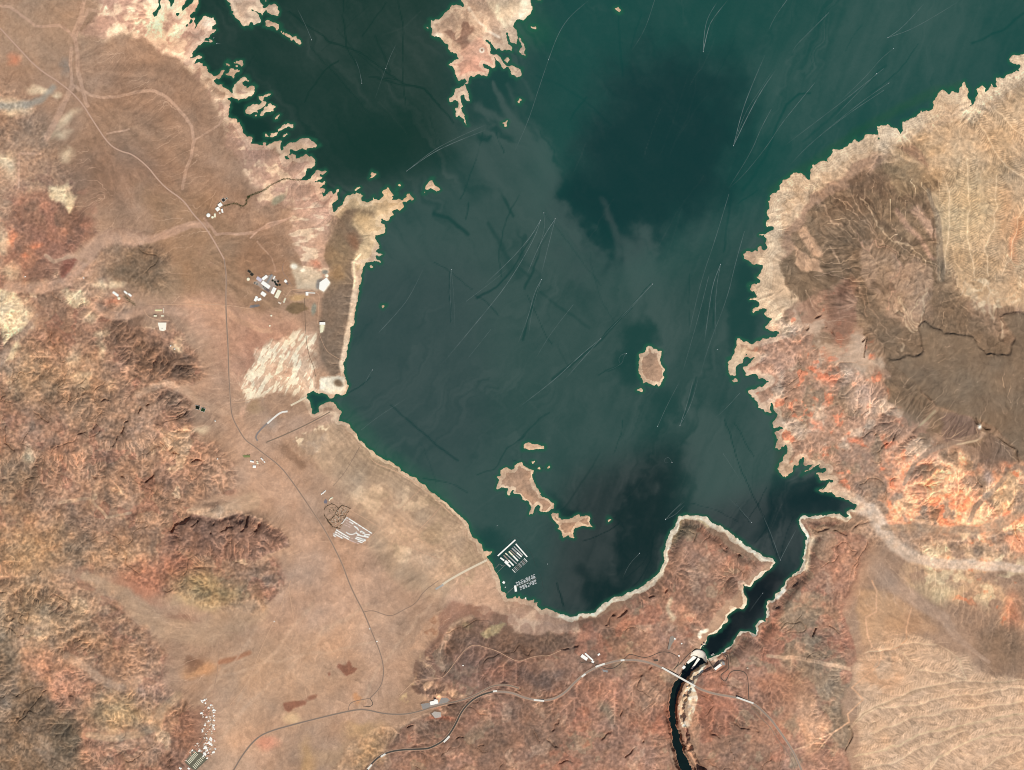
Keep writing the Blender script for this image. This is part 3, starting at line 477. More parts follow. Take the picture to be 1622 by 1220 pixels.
# sandy wash floors are graded too
WASH = []
def wash(c, pts, wd, al=0.92, soft=0.4, wob=0.3, g=True): WASH.append((c, pts, wd, al, soft, wob)); ROADS.append((None, None, pts, 10.0*(wd if not hasattr(wd, '__len__') else sum(wd)), None)) if g else None
wash((194,154,129), T(0,300,K4,[(60,620),(300,630),(440,590),(540,470),(600,370),(690,300),(800,295),(950,330),(1080,290),(1230,245),(1330,240)]), (9,5)); wash((193,156,132), T(0,300,K4,[(560,440),(620,360),(720,310),(880,320)]), 12)
wash((190,152,126), T(0,300,K4,[(300,430),(350,460),(480,430),(550,470)]), 3); wash((196,156,130), T(0,300,K4,[(600,750),(680,800),(750,820),(1000,770),(1200,800)]), 7)
wash((176,144,122), T(0,300,K4,[(0,1150),(80,1000),(160,930),(240,800)]), (7,3)); wash((190,156,128), T(0,600,K4,[(380,800),(500,780),(580,770),(700,880),(850,850)]), (3,2)); wash((196,162,134), T(0,600,K4,[(1220,840),(1400,870),(1622,790)]), (4,14)); wash((190,154,128), T(0,600,K4,[(880,110),(1050,30),(1200,90),(1330,180),(1450,230)]), 6)
wash((186,152,124), T(0,920,K4,[(560,-20),(680,60),(800,110),(920,220),(1060,310),(1300,360),(1622,200)]), (9,22), al=0.9); wash((186,150,124), T(0,920,K4,[(430,490),(560,560),(680,640),(800,690),(900,640)]), (7,5)); wash((178,146,118), T(0,920,K4,[(560,980),(700,1000),(900,980),(1010,930),(1040,830),(1150,740)]), (5,8))
for p, wd in (((540,-10),(525,100),(480,220),(500,350),(500,500),(550,690)), 3), (((-10,30),(60,40),(130,90),(230,160),(380,160),(450,200),(490,250)), 2.2), (((520,590),(640,630),(740,625),(900,590),(1000,590),(1080,640),(1150,710),(1220,800),(1250,890),(1230,980),(1180,1120),(1170,1216)), 2.5), (((500,230),(560,60),(640,80),(680,0)), 2), (((560,690),(520,600),(450,540),(460,300)), 2.5), (((450,560),(380,700),(300,900)), 5), (((700,880),(830,850)), 1.6), (((120,1216),(130,1000),(260,1000)), 2), (((1250,890),(1400,800),(1460,700)), 1.4):
    wash((200,160,134), P(*p), wd, al=0.85, g=False)
wash((200,160,136), T(300,300,K4,[(100,200),(180,290),(420,280),(620,200)]), 2.2, al=0.7); wash((206,166,142), T(300,300,K4,[(400,310),(520,220),(650,190)]), 1.2, al=0.8); wash((190,152,126), T(300,300,K4,[(450,340),(520,430),(540,520)]), 1.3, al=0.7); wash((206,160,130), T(300,300,K4,[(0,740),(200,760),(300,830),(440,890),(520,910)]), (6,4), al=0.8)
wash((218,186,160), T(1222,600,K4,[(540,820),(640,850),(700,950),(800,1080),(900,1150),(1050,1190),(1300,1195),(1500,1205),(1700,1225)]), (11,6), al=0.97); wash((206,172,146), T(1222,600,K4,[(340,690),(450,740),(560,800)]), 9, al=0.9); wash((168,138,114), T(1222,600,K4,[(720,960),(1000,980),(1320,990),(1500,920),(1622,830),(1700,760)]), (5,9), al=0.85); wash((164,134,112), T(1222,600,K4,[(830,680),(900,560),(1000,480),(1150,420),(1350,360)]), (3,4), al=0.85); wash((156,128,106), T(1222,600,K4,[(1260,930),(1300,840),(1400,740),(1480,640)]), 4, al=0.8)
wash((186,152,128), T(1222,920,K4,[(690,-60),(850,60),(1000,180),(1100,230),(1200,360),(1300,450),(1400,520)]), (14,2), al=0.85); wash((206,170,138), T(1222,920,K4,[(500,960),(620,860),(820,770),(1000,700),(1300,690),(1622,640)]), 2.2, al=0.7); wash((222,190,152), T(1222,920,K4,[(540,1130),(740,1090),(1000,960),(1350,910),(1622,860)]), 1.5, al=0.7); wash((222,190,152), T(1222,920,K4,[(960,1216),(1080,1110),(1300,1010),(1622,990)]), 1.5, al=0.6)
wash((206,166,134), T(950,920,K4,[(1090,480),(1300,510),(1500,550),(1620,570)]), 3, al=0.8); wash((150,128,106), T(1222,300,K4,[(1090,560),(1100,400),(1080,200),(1000,0)]), (7,3), al=0.8); wash((206,172,138), T(1222,300,K4,[(1090,550),(1100,500),(1040,460),(900,320),(700,180),(560,40)]), 1.4, al=0.6, wob=1.3, g=False)
for p in ([(655,0),(680,60),(680,200),(610,235),(620,340),(650,430),(715,450),(690,540),(600,620),(520,690),(590,770),(490,860),(500,910),(400,970),(320,1060)], [(150,1080),(210,1060),(400,970)], [(900,180),(870,300),(870,380),(820,430),(715,450)]): wash((230,178,140), T(1222,920,K4,p), 1.3, al=0.85, soft=0.9, wob=0.1, g=False)
for p in ([(350,1175),(430,1085),(520,1000),(590,950)], [(380,1120),(420,1050),(500,960)], [(560,1130),(600,1060),(700,930)], [(340,1080),(470,1040),(600,1010)], [(320,1120),(400,1000)]): wash((206,170,142), p, 2.5, al=0.5, soft=1, wob=0.6, g=False)

# cut and fill: every road gets its own even grade
num = np.zeros((NY, NX), np.float32); den = np.zeros((NY, NX), np.float32); wmax = np.zeros((NY, NX), np.float32)
for nm_, _, pts, width, *_r in ROADS:
    fall, wt = (2.6, 1.3) if nm_ else (6.0, 0.75)
    p = np.array(resample(chaikin(pts), 0.8)); z_ = bil(hz, p[:, 0], p[:, 1]); k_ = 12 if width > 20 else 7
    z_ = np.convolve(np.pad(z_, k_, mode='edge'), np.ones(2*k_+1)/(2*k_+1), 'valid').astype(np.float32)
    hw_ = width/20 + 0.5; R_ = int(hw_ + fall + 0.9); ci = np.round(p[:, 0]).astype(int) - X0; cj = np.round(p[:, 1]).astype(int) - Y0
    for dj in range(-R_, R_+1):
        for di in range(-R_, R_+1):
            ii, jj = ci + di, cj + dj; ok = (ii >= 0) & (ii < NX) & (jj >= 0) & (jj < NY)
            d_ = np.hypot(ii + X0 - p[:, 0], jj + Y0 - p[:, 1]); w_ = np.clip(1 - (d_ - hw_)/fall, 0, 1)*ok; q_ = w_ > 0
            if q_.any():
                np.add.at(num, (jj[q_], ii[q_]), w_[q_]**3*z_[q_]); np.add.at(den, (jj[q_], ii[q_]), w_[q_]**3); np.maximum.at(wmax, (jj[q_], ii[q_]), wt*w_[q_])
ROADS = [r_ for r_ in ROADS if r_[0]]
g_ = (den > 1e-4) & (sd > 0.5) & (driv > 8); hz = np.where(g_, hz + (num/np.maximum(den, 1e-4) - hz)*np.minimum(1, wmax), hz).astype(np.float32)
# ---------------------------------------------------------------- ground colours (as the rock, sand and silt are)
C = np.empty((NY, NX, 3), np.float32); C[:] = (178, 143, 118)
def col(c, op, *a, al=1.0, **k):
    s, m = op(*a, **k); m = (al*m)[..., None]
    C[s] += (np.array(c, np.float32) - C[s]) * m
E, PO, ST = m_ell, m_pol, m_str
n40 = fbm(42, 4, 51); n18 = fbm(20, 4, 52); n9 = fbm(9, 3, 53); n4 = fbm(4.2, 2, 54); n80 = fbm(85, 3, 55); n18b = fbm(17, 4, 56); n30 = fbm(30, 4, 57)
def patch(c, mask, f, lo, hi, al=1.0):
    r_ = np.nonzero(mask.any(1))[0]; k_ = np.nonzero(mask.any(0))[0]
    if not len(r_): return
    q = (slice(r_[0], r_[-1]+1), slice(k_[0], k_[-1]+1)); m = (mask[q] * sm(lo, hi, f[q]) * al)[..., None]
    C[q] += (np.array(c, np.float32) - C[q]) * m
def region(*ops):
    M = np.zeros((NY, NX), np.float32)
    for o in ops:
        s, m = o[0](*o[1], **(o[2] if len(o) > 2 else {})); M[s] = np.maximum(M[s], m)
    return M
gxh = np.gradient(hz, axis=1); gyh = np.gradient(hz, axis=0)
slope = np.hypot(gxh, gyh) / 10.0
cur = (hz - blur(hz, 5)); curb = hz - blur(hz, 16)
LA = np.log10(np.maximum(AR, 100.0))
# left: fans and flats
col((172,136,111), PO, [(-40,-40),(230,-40),(320,150),(420,300),(470,360),(330,380),(120,330),(-40,200)], soft=30)
col((176,142,116), E, 60, 40, 110, 60, soft=0.8)
col((158,124,101), E, 240, 165, 70, 45, 25, soft=0.9, al=0.7); col((160,127,103), E, 215, 245, 80, 50, 30, soft=0.8, al=0.8)
col((150,132,118), E, 103, 102, 9, 18, 20, soft=0.8, al=0.9); col((152,118,98), E, 210, 285, 60, 40, soft=0.8, al=0.5)
col((165,130,103), PO, [(220,300),(330,310),(400,370),(470,420),(450,500),(300,480),(240,380)], soft=20)
col((158,122,97), E, 420, 400, 45, 30, soft=0.8, al=0.8); col((160,126,98), E, 300, 430, 60, 40, soft=0.8, al=0.6)
col((199,155,128), PO, [(240,470),(360,478),(470,500),(490,560),(400,620),(365,590),(330,540),(260,500)], soft=14)
col((184,136,112), E, 415, 555, 45, 45, soft=0.7, al=0.85); col((188,148,122), E, 340, 600, 40, 45, soft=0.8, al=0.8)
col((198,158,131), PO, [(350,660),(420,690),(470,760),(520,850),(600,960),(640,1060),(560,1140),(480,1130),(360,1260),(330,1140),(360,1040),(420,960),(480,900),(450,800),(380,770)], soft=22)
col((186,150,122), E, 460, 1085, 110, 60, -25, soft=0.8, al=0.7); col((180,147,120), E, 400, 1050, 70, 45, -20, soft=0.8, al=0.6)
col((206,166,136), ST, [(350,1240),(380,1150),(430,1090),(520,1020),(600,960)], (24,14), soft=0.9, wob=1, al=0.7)
col((202,161,134), E, 540, 940, 110, 60, -20, soft=0.8, al=0.6)
# long beach between the bay and the campground
col((190,158,130), PO, [(470,700),(520,660),(545,670),(620,735),(690,775),(745,850),(790,910),(800,950),(740,960),(660,940),(600,880),(540,790)], soft=12)
col((176,148,122), PO, [(540,720),(600,735),(640,770),(690,810),(650,830),(590,790),(545,760)], soft=10, al=0.7)
col((176,146,120), PO, [(560,810),(610,830),(650,880),(690,930),(640,930),(590,880)], soft=8, al=0.6)
col((216,172,138), PO, [(560,790),(620,800),(680,840),(730,900),(690,930),(640,880),(590,830)], soft=14, al=0.55)
col((210,168,140), PO, [(730,910),(780,890),(800,950),(790,985),(740,990),(700,960)], soft=10, al=0.8)
BE = region((PO, ([(470,700),(520,660),(545,670),(620,735),(690,775),(745,850),(790,910),(740,940),(660,920),(600,860),(540,780)],), {'soft':6}))
patch((226,190,155), BE, n18b, 0.7, 1.5, 0.7); patch((168,144,118), BE, n30, 0.4, 1.4, 0.7)
# left mountains: many kinds of rock side by side
MR = region((PO, ([(-60,440),(60,420),(150,480),(180,510),(270,525),(330,580),(260,625),(310,640),(300,690),(375,740),(380,775),(300,805),(345,880),(440,890),(470,930),(380,985),(280,960),(180,920),(60,900),(-60,890)],), {'soft':8}),
            (PO, ([(-60,880),(60,900),(160,940),(235,1000),(265,1040),(250,1080),(300,1110),(320,1150),(280,1260),(-60,1260)],), {'soft':10}))
patch((172,132,108), MR, MR, 0, 0.8)
big1 = bil(fbm(60, 4, 151, 0.5), XX + WX, YY + WY); big2 = bil(fbm(38, 4, 152, 0.5), XX - WX, YY + WY); big3 = bil(fbm(26, 4, 153, 0.55), XX + WX, YY - WY)
patch((180,136,112), MR, big1, 0.25, 0.5, 0.6); patch((156,124,102), MR, -big1, 0.35, 0.7, 0.6); patch((186,146,118), MR, big2, 0.7, 0.95, 0.5); patch((142,112,94), MR, -big2, 0.75, 1.1, 0.6); patch((168,118,97), MR, big3, 0.9, 1.15, 0.6)
patch((226,192,156), MR, -big3 - 0.35*n80, 1.5, 1.8, 0.6); patch((200,164,132), MR, -big3 + 0.3*n9, 1.1, 1.6, 0.35); patch((128,104,88), MR, big3*0.5 + n9, 1.1, 1.8, 0.4)
# red and dark hills of the upper left
col((158,116,96), PO, [(20,330),(90,300),(110,330),(150,350),(150,390),(110,400),(80,440),(10,430)], soft=8, al=0.9)
col((156,110,92), PO, [(40,340),(100,320),(150,360),(120,400),(60,410)], soft=10, al=0.6)
col((150,100,84), PO, [(95,415),(125,410),(122,440),(100,445)], soft=4); col((140,112,94), E, 130, 300, 45, 40, soft=0.7, al=0.7)
patch((172,122,100), region((E, (80,370,80,70), {'soft':0.5})), n18, 0.3, 1.2, 0.8); patch((128,98,84), region((E, (80,360,90,80), {'soft':0.5})), n18b, 0.5, 1.3, 0.8)
patch((136,110,92), region((E, (40,260,110,110), {'soft':0.5})), n30, 0.0, 1.0, 0.6)
col((138,112,90), E, 218, 428, 48, 38, 30, soft=0.45, al=0.95); col((118,98,80), E, 205, 440, 28, 20, 30, soft=0.6, al=0.7); col((160,130,104), E, 265, 455, 30, 30, soft=0.8, al=0.7)
col((128,102,86), PO, [(155,520),(200,500),(230,505),(240,530),(300,560),(310,600),(250,600),(180,560)], soft=8, al=0.75)
for a in ((18,170,18,10),(50,140,12,5),(60,143,9,5),(80,150,6,4),(100,190,8,16,60),(85,215,7,14,50),(105,250,9,10),(98,215,10,8)): col((236,208,172), E, *a, soft=0.9, wob=0.8, al=0.8)
col((160,150,136), ST, P((-60,700),(100,680),(250,640),(330,560)), 5, soft=0.8, al=0.8); col((150,124,104), E, 60, 225, 40, 30, soft=0.8, al=0.6)
for p in ([(75,300),(105,300),(128,335),(120,340),(100,325),(80,318)], [(-10,465),(20,450),(45,480),(50,520),(20,560),(5,520)], [(100,460),(130,455),(135,485),(110,480)], [(25,525),(45,520),(40,560),(20,580),(5,600)], [(120,590),(150,600),(145,620),(125,615)]):
    col((240,212,170), PO, p, soft=3, al=0.85)
for a in ((20,430,12,10),(10,500,22,18),(42,500,14,22),(118,468,14,8),(180,455,8,5),(160,455,7,6),(135,500,10,8),(45,720,5,14),(48,725,6,6),(160,530,8,8),(120,570,9,14),(160,560,6,14),(280,550,8,6),(320,692,12,4),(18,270,8,18),(5,260,10,10),(12,380,6,12)): col((240,212,174), E, *a, soft=1.0, wob=0.9, al=0.75)
for a in ((18,380,5,9),(60,385,8,6),(10,90,8,12),(42,405,5,4),(170,480,14,8)): col((226,140,104), E, *a, soft=1.0, al=0.7)
col((196,150,112), E, 110, 610, 50, 45, soft=0.9, al=0.7); col((200,160,116), E, 60, 600, 40, 40, soft=0.9, al=0.5)
col((150,124,106), E, 275, 645, 28, 22, soft=0.8, al=0.7); col((152,124,102), E, 90, 640, 60, 40, soft=0.8, al=0.4)
col((128,108,94), E, 110, 850, 28, 40, -25, soft=0.8, al=0.7); col((120,102,90), E, 180, 770, 10, 20, -15, soft=0.7, al=0.6)
col((134,112,90), E, 20, 765, 40, 50, soft=0.9, al=0.6); col((190,150,108), E, 40, 870, 60, 40, soft=0.9, al=0.7); col((192,152,116), E, 180, 880, 60, 30, soft=0.9, al=0.6)
col((142,106,90), PO, [(270,845),(300,812),(345,806),(400,815),(452,838),(462,862),(440,878),(380,888),(330,882),(280,870)], soft=4, al=0.75)
patch((118,92,80), region((PO, ([(300,812),(345,806),(400,815),(452,838),(462,862),(440,878),(380,885),(330,878)],), {'soft':5})), n9 + n18, 0.2, 1.6, 0.8)
col((160,136,96), E, 330, 940, 60, 30, 10, soft=0.8, al=0.75); col((190,160,120), E, 310, 965, 40, 14, 10, soft=0.8, al=0.6); col((188,120,92), E, 225, 935, 35, 30, soft=0.8, al=0.7); col((196,124,96), E, 260, 900, 40, 20, soft=0.9, al=0.5)
col((140,100,84), ST, Q(), 1) if False else None
col((136,100,84), PO, [(235,975),(280,985),(320,1000),(300,1005),(260,992)], soft=3, al=0.8)
col((128,109,91), PO, [(-60,1000),(15,1005),(40,1060),(80,1090),(110,1130),(125,1180),(140,1260),(-60,1260)], soft=14, al=0.88)
patch((146,124,106), region((PO, ([(-60,1000),(15,1005),(80,1090),(125,1180),(140,1260),(-60,1260)],), {'soft':10})), n18b, 0.2, 1.3, 0.8)
patch((104,94,80), region((E, (100,1150,40,50), {'soft':0.8})), n18, -0.2, 0.9, 0.6)
for a in ((70,1055,10,14),(110,1090,16,22),(95,1080,14,16),(140,1100,10,20),(130,1165,9,18),(60,1040,14,12),(150,1180,8,8)): col((204,142,112), E, *a, soft=1.1, al=0.65)
col((190,160,118), E, 195, 1120, 55, 28, soft=0.8, al=0.75); col((196,166,132), E, 120, 1000, 70, 40, soft=0.9, al=0.4); col((176,152,120), E, 30, 970, 60, 50, soft=0.9, al=0.6)
col((184,152,136), E, 240, 1095, 24, 22, soft=0.8, al=0.7); col((146,108,90), PO, [(240,1260),(260,1190),(300,1140),(330,1130),(325,1180),(280,1260)], soft=8, al=0.8)
# pale silt and red sand where the lake has drawn back, upper left
BL = region((PO, ([(130,60),(170,-40),(345,-40),(350,60),(320,110),(385,200),(420,230),(535,300),(545,335),(505,360),(440,330),(400,320),(420,300),(360,220),(330,140),(270,90),(200,50),(160,60)],), {'soft':6}))
patch((206,166,140), BL, BL, 0.1, 0.9, 0.8); patch((242,208,170), BL, n9 + 0.5*n18, -0.1, 1.0, 0.85); patch((190,150,128), BL, n18b, 0.4, 1.2, 0.6)
TL = region((PO, ([(175,-40),(345,-40),(345,30),(310,60),(280,100),(255,90),(225,60),(165,55),(150,40)],), {'soft':5}))
patch((252,222,182), TL, n18 + n9*0.5, -1.3, 0.2, 0.95); patch((196,158,132), TL, n18b, 0.5, 1.2, 0.8)
for a in ((330,30,10,10),(325,38,9,6)): col((250,236,208), E, *a, soft=0.8, wob=0.5)
for p in (ST, T(280,0,1,[]))[0:0]: pass
col((248,228,196), ST, Rr((515,560),(510,680),(560,750),(680,740),(800,680)), 3.2, soft=0.8, wob=0.1); col((250,228,196), ST, Rr((560,520),(650,460),(720,440)), 3.5, soft=0.8, wob=0.1); col((180,152,136), E, 383, 147, 7, 3, soft=0.6, wob=0.2)
col((246,222,186), PO, Rr((700,1020),(720,920),(825,840),(1105,690),(1100,760),(1170,880),(1110,1000),(900,1050)), soft=4, wob=0.3, al=0.7)
col((236,200,166), ST, S7((285,270),(375,230),(430,160),(560,140)), 4, soft=1, wob=0.3, al=0.8); col((204,166,146), E, 488, 227, 14, 7, 10, soft=0.6, al=0.9); col((204,166,146), E, 480, 262, 18, 9, soft=0.7, al=0.7)
col((216,180,152), PO, Q((815,-60),(850,90),(930,270),(1090,440),(1190,445),(1300,385),(1410,160),(1330,-60)), soft=3, wob=0.3); col((242,216,188), ST, Q((1060,400),(1190,440),(1200,390),(1300,385),(1340,300)), 3, soft=1, wob=0.2)
for p in ([(478,0),(510,0),(515,25),(440,70),(420,45)],): col((226,190,160), PO, T(300,0,1,[(118,5),(142,5),(145,30),(115,45),(150,50),(180,72)]), soft=6, wob=0.3, al=0.8)
# north peninsula
col((198,164,138), PO, [(675,-40),(850,-40),(850,120),(740,200),(700,200),(675,60)], soft=3, wob=0.3)
col((236,206,172), PO, D10((900,-60),(1660,-60),(1650,200),(1500,330),(1350,390),(1250,440),(1180,400),(1000,150)), soft=4, wob=0.5, al=0.85); col((252,240,208), PO, D10((1480,0),(1640,0),(1640,200),(1500,330),(1420,300)), soft=4, wob=0.4, al=0.9)
col((150,116,98), PO, D10((530,320),(690,370),(700,500),(640,560),(570,640),(640,700),(600,810),(490,820),(450,700),(330,590),(240,520),(180,490),(330,430),(400,500),(480,480)), soft=2, wob=0.35, al=0.95)
col((160,124,104), PO, D10((560,340),(690,380),(700,500),(560,500)), soft=2, wob=0.2, al=0.6)
col((218,168,142), PO, D10((240,690),(460,830),(650,700),(760,610),(960,740),(960,850),(1050,870),(1060,1120),(960,1130),(950,1216),(420,1216),(310,1030),(460,930)), soft=4, wob=0.4, al=0.9)
col((222,162,136), E, 745, 108, 22, 14, soft=0.7, al=0.8); col((240,216,192), ST, D10((640,110),(700,240),(900,500),(1090,600)), 2.2, soft=1, wob=0.3, al=0.9); col((246,222,186), ST, D10((1100,80),(1090,260),(1200,420)), 3.2, soft=1, wob=0.3)
col((250,236,214), E, *D10((130,560))[0], 6, 4, soft=0.8, wob=0.2); col((246,230,208), E, *D10((845,810))[0], 4, 4, soft=0.5, wob=0); col((176,140,118), E, *D10((845,805))[0], 2, 2.3, soft=0.5, wob=0)
patch((230,198,168), region((PO, ([(675,-40),(850,-40),(835,60),(720,60),(680,50)],), {'soft':4})), n9, 0.3, 1.3, 0.6)
# narrow mesa peninsula west of the bay
col((212,180,140), PO, [(515,340),(545,310),(640,290),(655,320),(610,370),(590,420),(560,430),(560,360)], soft=4, al=0.9)
col((132,108,88), PO, U8((200,520),(320,490),(480,530),(600,570),(590,620),(480,570),(350,590),(290,650),(330,720),(480,860),(400,960),(330,1100),(280,1216),(-80,1216),(-60,1000),(130,650)), soft=2.5, wob=0.4, al=0.85)
col((132,110,92), PO, V4((880,560),(1060,440),(1050,540),(1065,620),(1045,720),(1030,870),(985,1050),(960,1190),(910,1200),(830,1060),(830,900),(840,700),(900,600)), soft=3, wob=0.3, al=0.92)
col((150,122,90), E, 535, 410, 22, 40, 10, soft=0.7, al=0.6); col((140,100,76), E, 563, 378, 12, 10, 40, soft=0.7, al=0.8); col((196,160,118), E, 576, 350, 16, 10, 20, soft=0.8, al=0.7); col((160,124,88), E, 530, 428, 12, 12, soft=0.8, al=0.6)
col((226,192,160), ST, V4((1110,460),(1060,470),(1070,580),(1050,700),(1030,860),(1000,1020),(985,1150)), 4, soft=0.6, wob=0.25, al=0.9); col((246,220,180), ST, V4((1105,410),(1060,460),(1065,560),(1050,640)), 1.6, soft=0.8, wob=0.2)
col((220,210,190), PO, W4((640,-20),(800,-20),(812,60),(780,100),(700,90),(640,60)), soft=2, wob=0.2); col((130,110,90), E, 538, 606, 8, 5, 20, soft=0.5, wob=0.2); col((240,226,200), ST, W4((640,10),(700,70),(770,80),(810,40)), 1.8, soft=0.8, wob=0.1)
# silt fans beside the narrow bay
SF = region((PO, ([(385,600),(420,540),(470,525),(500,530),(500,600),(520,620),(480,630),(400,640)],), {'soft':5})); patch((224,188,158), SF, SF, 0.1, 0.9, 0.9)
sf = lat(3.2, 40, 61); px_, py_ = XX*0.82 + YY*0.57, -XX*0.57 + YY*0.82
patch((250,232,200), SF, bil(fbm(7, 3, 62), (XX-450)*1.9 + 450 + 1.1*(YY-560) + 0.4*WX, (YY-560)*0.5 + 560 - 0.3*(XX-450) + 0.4*WY), -0.15, 0.5, 0.85); patch((190,148,124), SF, n9, 0.7, 1.4, 0.6)
SH = region((PO, ([(460,320),(525,335),(515,380),(510,440),(470,430),(455,370)],), {'soft':5})); patch((206,166,142), SH, SH, 0.1, 0.9, 0.75); patch((238,208,176), SH, bil(n9, XX*0.6 + 200, YY*1.7 - 200), 0.5, 1.2, 0.8)
col((214,144,116), E, 491, 410, 8, 9, soft=0.8, al=0.8); col((150,146,120), E, 441, 318, 12, 6, -30, soft=0.4, wob=0.2, al=0.8)
col((196,160,136), PO, W4((260,420),(560,180),(740,200),(760,270),(620,350),(500,400),(380,430)), soft=6, al=0.7); col((170,150,136), E, 440, 680, 14, 7, -35, soft=0.8, al=0.6); col((226,190,158), ST, W4((640,230),(690,215),(745,230),(720,260)), 3, soft=0.8, wob=0.1)
SG = region((PO, (W4((430,420),(560,360),(640,320),(700,280),(700,420),(660,560),(600,600),(520,500)),), {'soft':4})); patch((240,212,176), SG, n9 + 0.4*n4, 0.4, 1.1, 0.85); patch((172,146,126), SG, n18b, 0.5, 1.2, 0.6)
col((150,118,96), PO, W4((360,440),(420,430),(520,520),(560,580),(540,610),(460,540)), soft=3, wob=0.5, al=0.85); col((166,134,104), E, 415, 652, 13, 11, -20, soft=0.6, al=0.8); col((224,176,146), PO, W4((150,200),(200,190),(190,300),(140,260)), soft=3, al=0.7)
# plant terraces and pits
col((214,192,164), PO, T(380,400,10.14,[(760,120),(1000,220),(1290,300),(1230,580),(880,560),(780,330)]), soft=2.5, wob=0.3, al=0.85); col((250,240,220), E, 461.5, 421, 5, 4, soft=0.6, wob=0.2); col((240,226,200), E, 477, 426, 4, 2.5, soft=0.6, wob=0.2)
col((200,160,112), E, 470, 469, 14, 5, soft=0.7, wob=0.4, al=0.8); col((128,104,78), PO, T(380,400,10.14,[(720,920),(830,770),(1000,790),(1080,900),(900,1000)]), soft=2, wob=0.3, al=0.9); col((142,138,122), E, 495.5, 490, 4, 10, 5, soft=0.5, wob=0.2)
col((250,242,222), PO, T(380,400,10.14,[(1280,480),(1390,400),(1450,480),(1340,630),(1270,590)]), soft=1, wob=0.1); col((140,132,124), PO, T(380,400,10.14,[(1220,440),(1330,390),(1280,480),(1260,590),(1210,570)]), soft=1, wob=0.1)
col((150,144,132), E, 514, 430.5, 5, 3.5, soft=0.5, wob=0.1); col((250,240,218), E, 516.5, 436.5, 3, 2.5, soft=0.5, wob=0.1); col((130,122,120), PO, T(380,400,10.14,[(160,840),(290,820),(320,855),(160,880)]), soft=0.8, wob=0.1)
col((238,222,186), PO, T(380,400,10.14,[(1270,1130),(1360,1130),(1340,1250),(1290,1300),(1270,1216)]), soft=1, wob=0.1)
# brown hills above the south shore
KH = region((PO, ([(655,1070),(690,1000),(745,960),(800,975),(900,985),(960,965),(1010,940),(1060,900),(1070,830),(1110,828),(1222,890),(1190,930),(1140,985),(1095,1035),(1060,1120),(1080,1260),(560,1260),(640,1150),(690,1125)],), {'soft':4}),
            (PO, ([(1272,826),(1345,828),(1385,850),(1372,900),(1345,960),(1370,1050),(1340,1130),(1350,1260),(1075,1260),(1075,1120),(1120,1050),(1190,1010),(1240,940)],), {'soft':4}))
patch((164,120,97), KH, KH, 0.1, 0.9, 0.95); patch((150,112,91), KH, big1, 0.3, 0.6, 0.7); patch((182,132,108), KH, big2, 0.5, 0.8, 0.6); patch((142,108,88), KH, -big2, 0.8, 1.1, 0.6); patch((194,152,124), KH, -big3, 0.9, 1.3, 0.6); patch((158,132,107), KH, big3 + 0.3*n9, 0.9, 1.3, 0.6); patch((172,112,90), KH, -big1 + 0.3*n9, 1.0, 1.4, 0.5)
col((126,96,78), PO, T(600,920,K4,[(430,440),(480,330),(600,240),(690,300),(830,280),(960,320),(1130,330),(1280,330),(1200,420),(1080,470),(900,500),(700,440),(580,420),(500,490),(420,560)]), soft=4, wob=0.6, al=0.8)
col((118,90,76), PO, T(600,920,K4,[(200,660),(300,645),(330,690),(430,650),(400,720),(320,720),(240,710)]), soft=2, wob=0.4, al=0.85); col((140,108,90), PO, T(600,920,K4,[(210,580),(230,510),(300,530),(300,620),(230,620)]), soft=2, wob=0.3, al=0.85)
col((132,100,86), E, 800, 1062, 90, 30, 5, soft=0.8, al=0.65); col((166,112,90), E, 790, 1065, 22, 12, soft=0.8, al=0.7); col((110,92,84), E, 870, 1070, 30, 10, soft=0.8, al=0.6)
col((176,150,110), PO, T(600,920,K4,[(655,350),(720,290),(810,265),(770,340),(690,385)]), soft=2, wob=0.3, al=0.9); col((160,134,102), E, 734, 998, 14, 10, 20, soft=0.6, al=0.85)
col((170,126,104), PO, T(600,920,K4,[(350,250),(470,130),(600,180),(600,260),(470,280),(430,350),(340,330)]), soft=3, wob=0.4, al=0.85); col((190,152,124), ST, T(600,920,K4,[(420,560),(380,520),(420,400),(470,300),(600,240)]), 4, soft=0.9, wob=0.2, al=0.9)
NB = region((PO, (T(600,920,K4,[(800,180),(870,110),(1000,150),(1100,200),(1280,230),(1290,320),(1130,330),(960,320),(830,270)]),), {'soft':3})); patch((196,154,128), NB, NB, 0.1, 0.9, 0.9); patch((224,184,152), NB, n9, 0.2, 1.1, 0.7); patch((170,134,108), NB, n18, 0.3, 1.2, 0.5)
GB = region((PO, (T(600,920,K4,[(200,650),(130,740),(200,800),(300,790),(420,780),(520,760),(590,740),(520,690),(420,670),(330,640),(350,560),(330,480),(240,480)]),), {'soft':3})); patch((216,170,134), GB, n9 + 0.5*n18, -0.2, 0.9, 0.85); patch((232,196,148), GB, n18b, 0.6, 1.2, 0.8); patch((200,130,104), GB, n18, 0.7, 1.3, 0.7)
col((206,160,128), PO, T(600,920,K4,[(200,460),(240,300),(330,220),(370,240),(340,440)]), soft=3, al=0.8); patch((168,122,94), region((PO, (T(600,920,K4,[(210,440),(240,300),(330,230),(350,400)]),), {'soft':3})), n9, 0.2, 1.0, 0.7)
col((206,122,92), E, 697, 1144, 22, 5, soft=0.8, al=0.8); col((214,140,108), E, 760, 1140, 40, 14, -40, soft=0.9, al=0.4); col((196,136,110), E, 960, 1095, 40, 30, soft=0.9, al=0.7); col((150,132,108), E, 957, 1125, 10, 18, -20, soft=0.8, al=0.7)
for a in ((575,1150,22,14,-15),(590,1190,16,30,15),(480,1210,14,30)): col((190,150,106), E, *a, soft=0.8, al=0.75)
col((176,140,108), PO, [(565,1150),(600,1130),(640,1150),(620,1200),(560,1220),(480,1210),(490,1190),(550,1180)], soft=8, al=0.6)
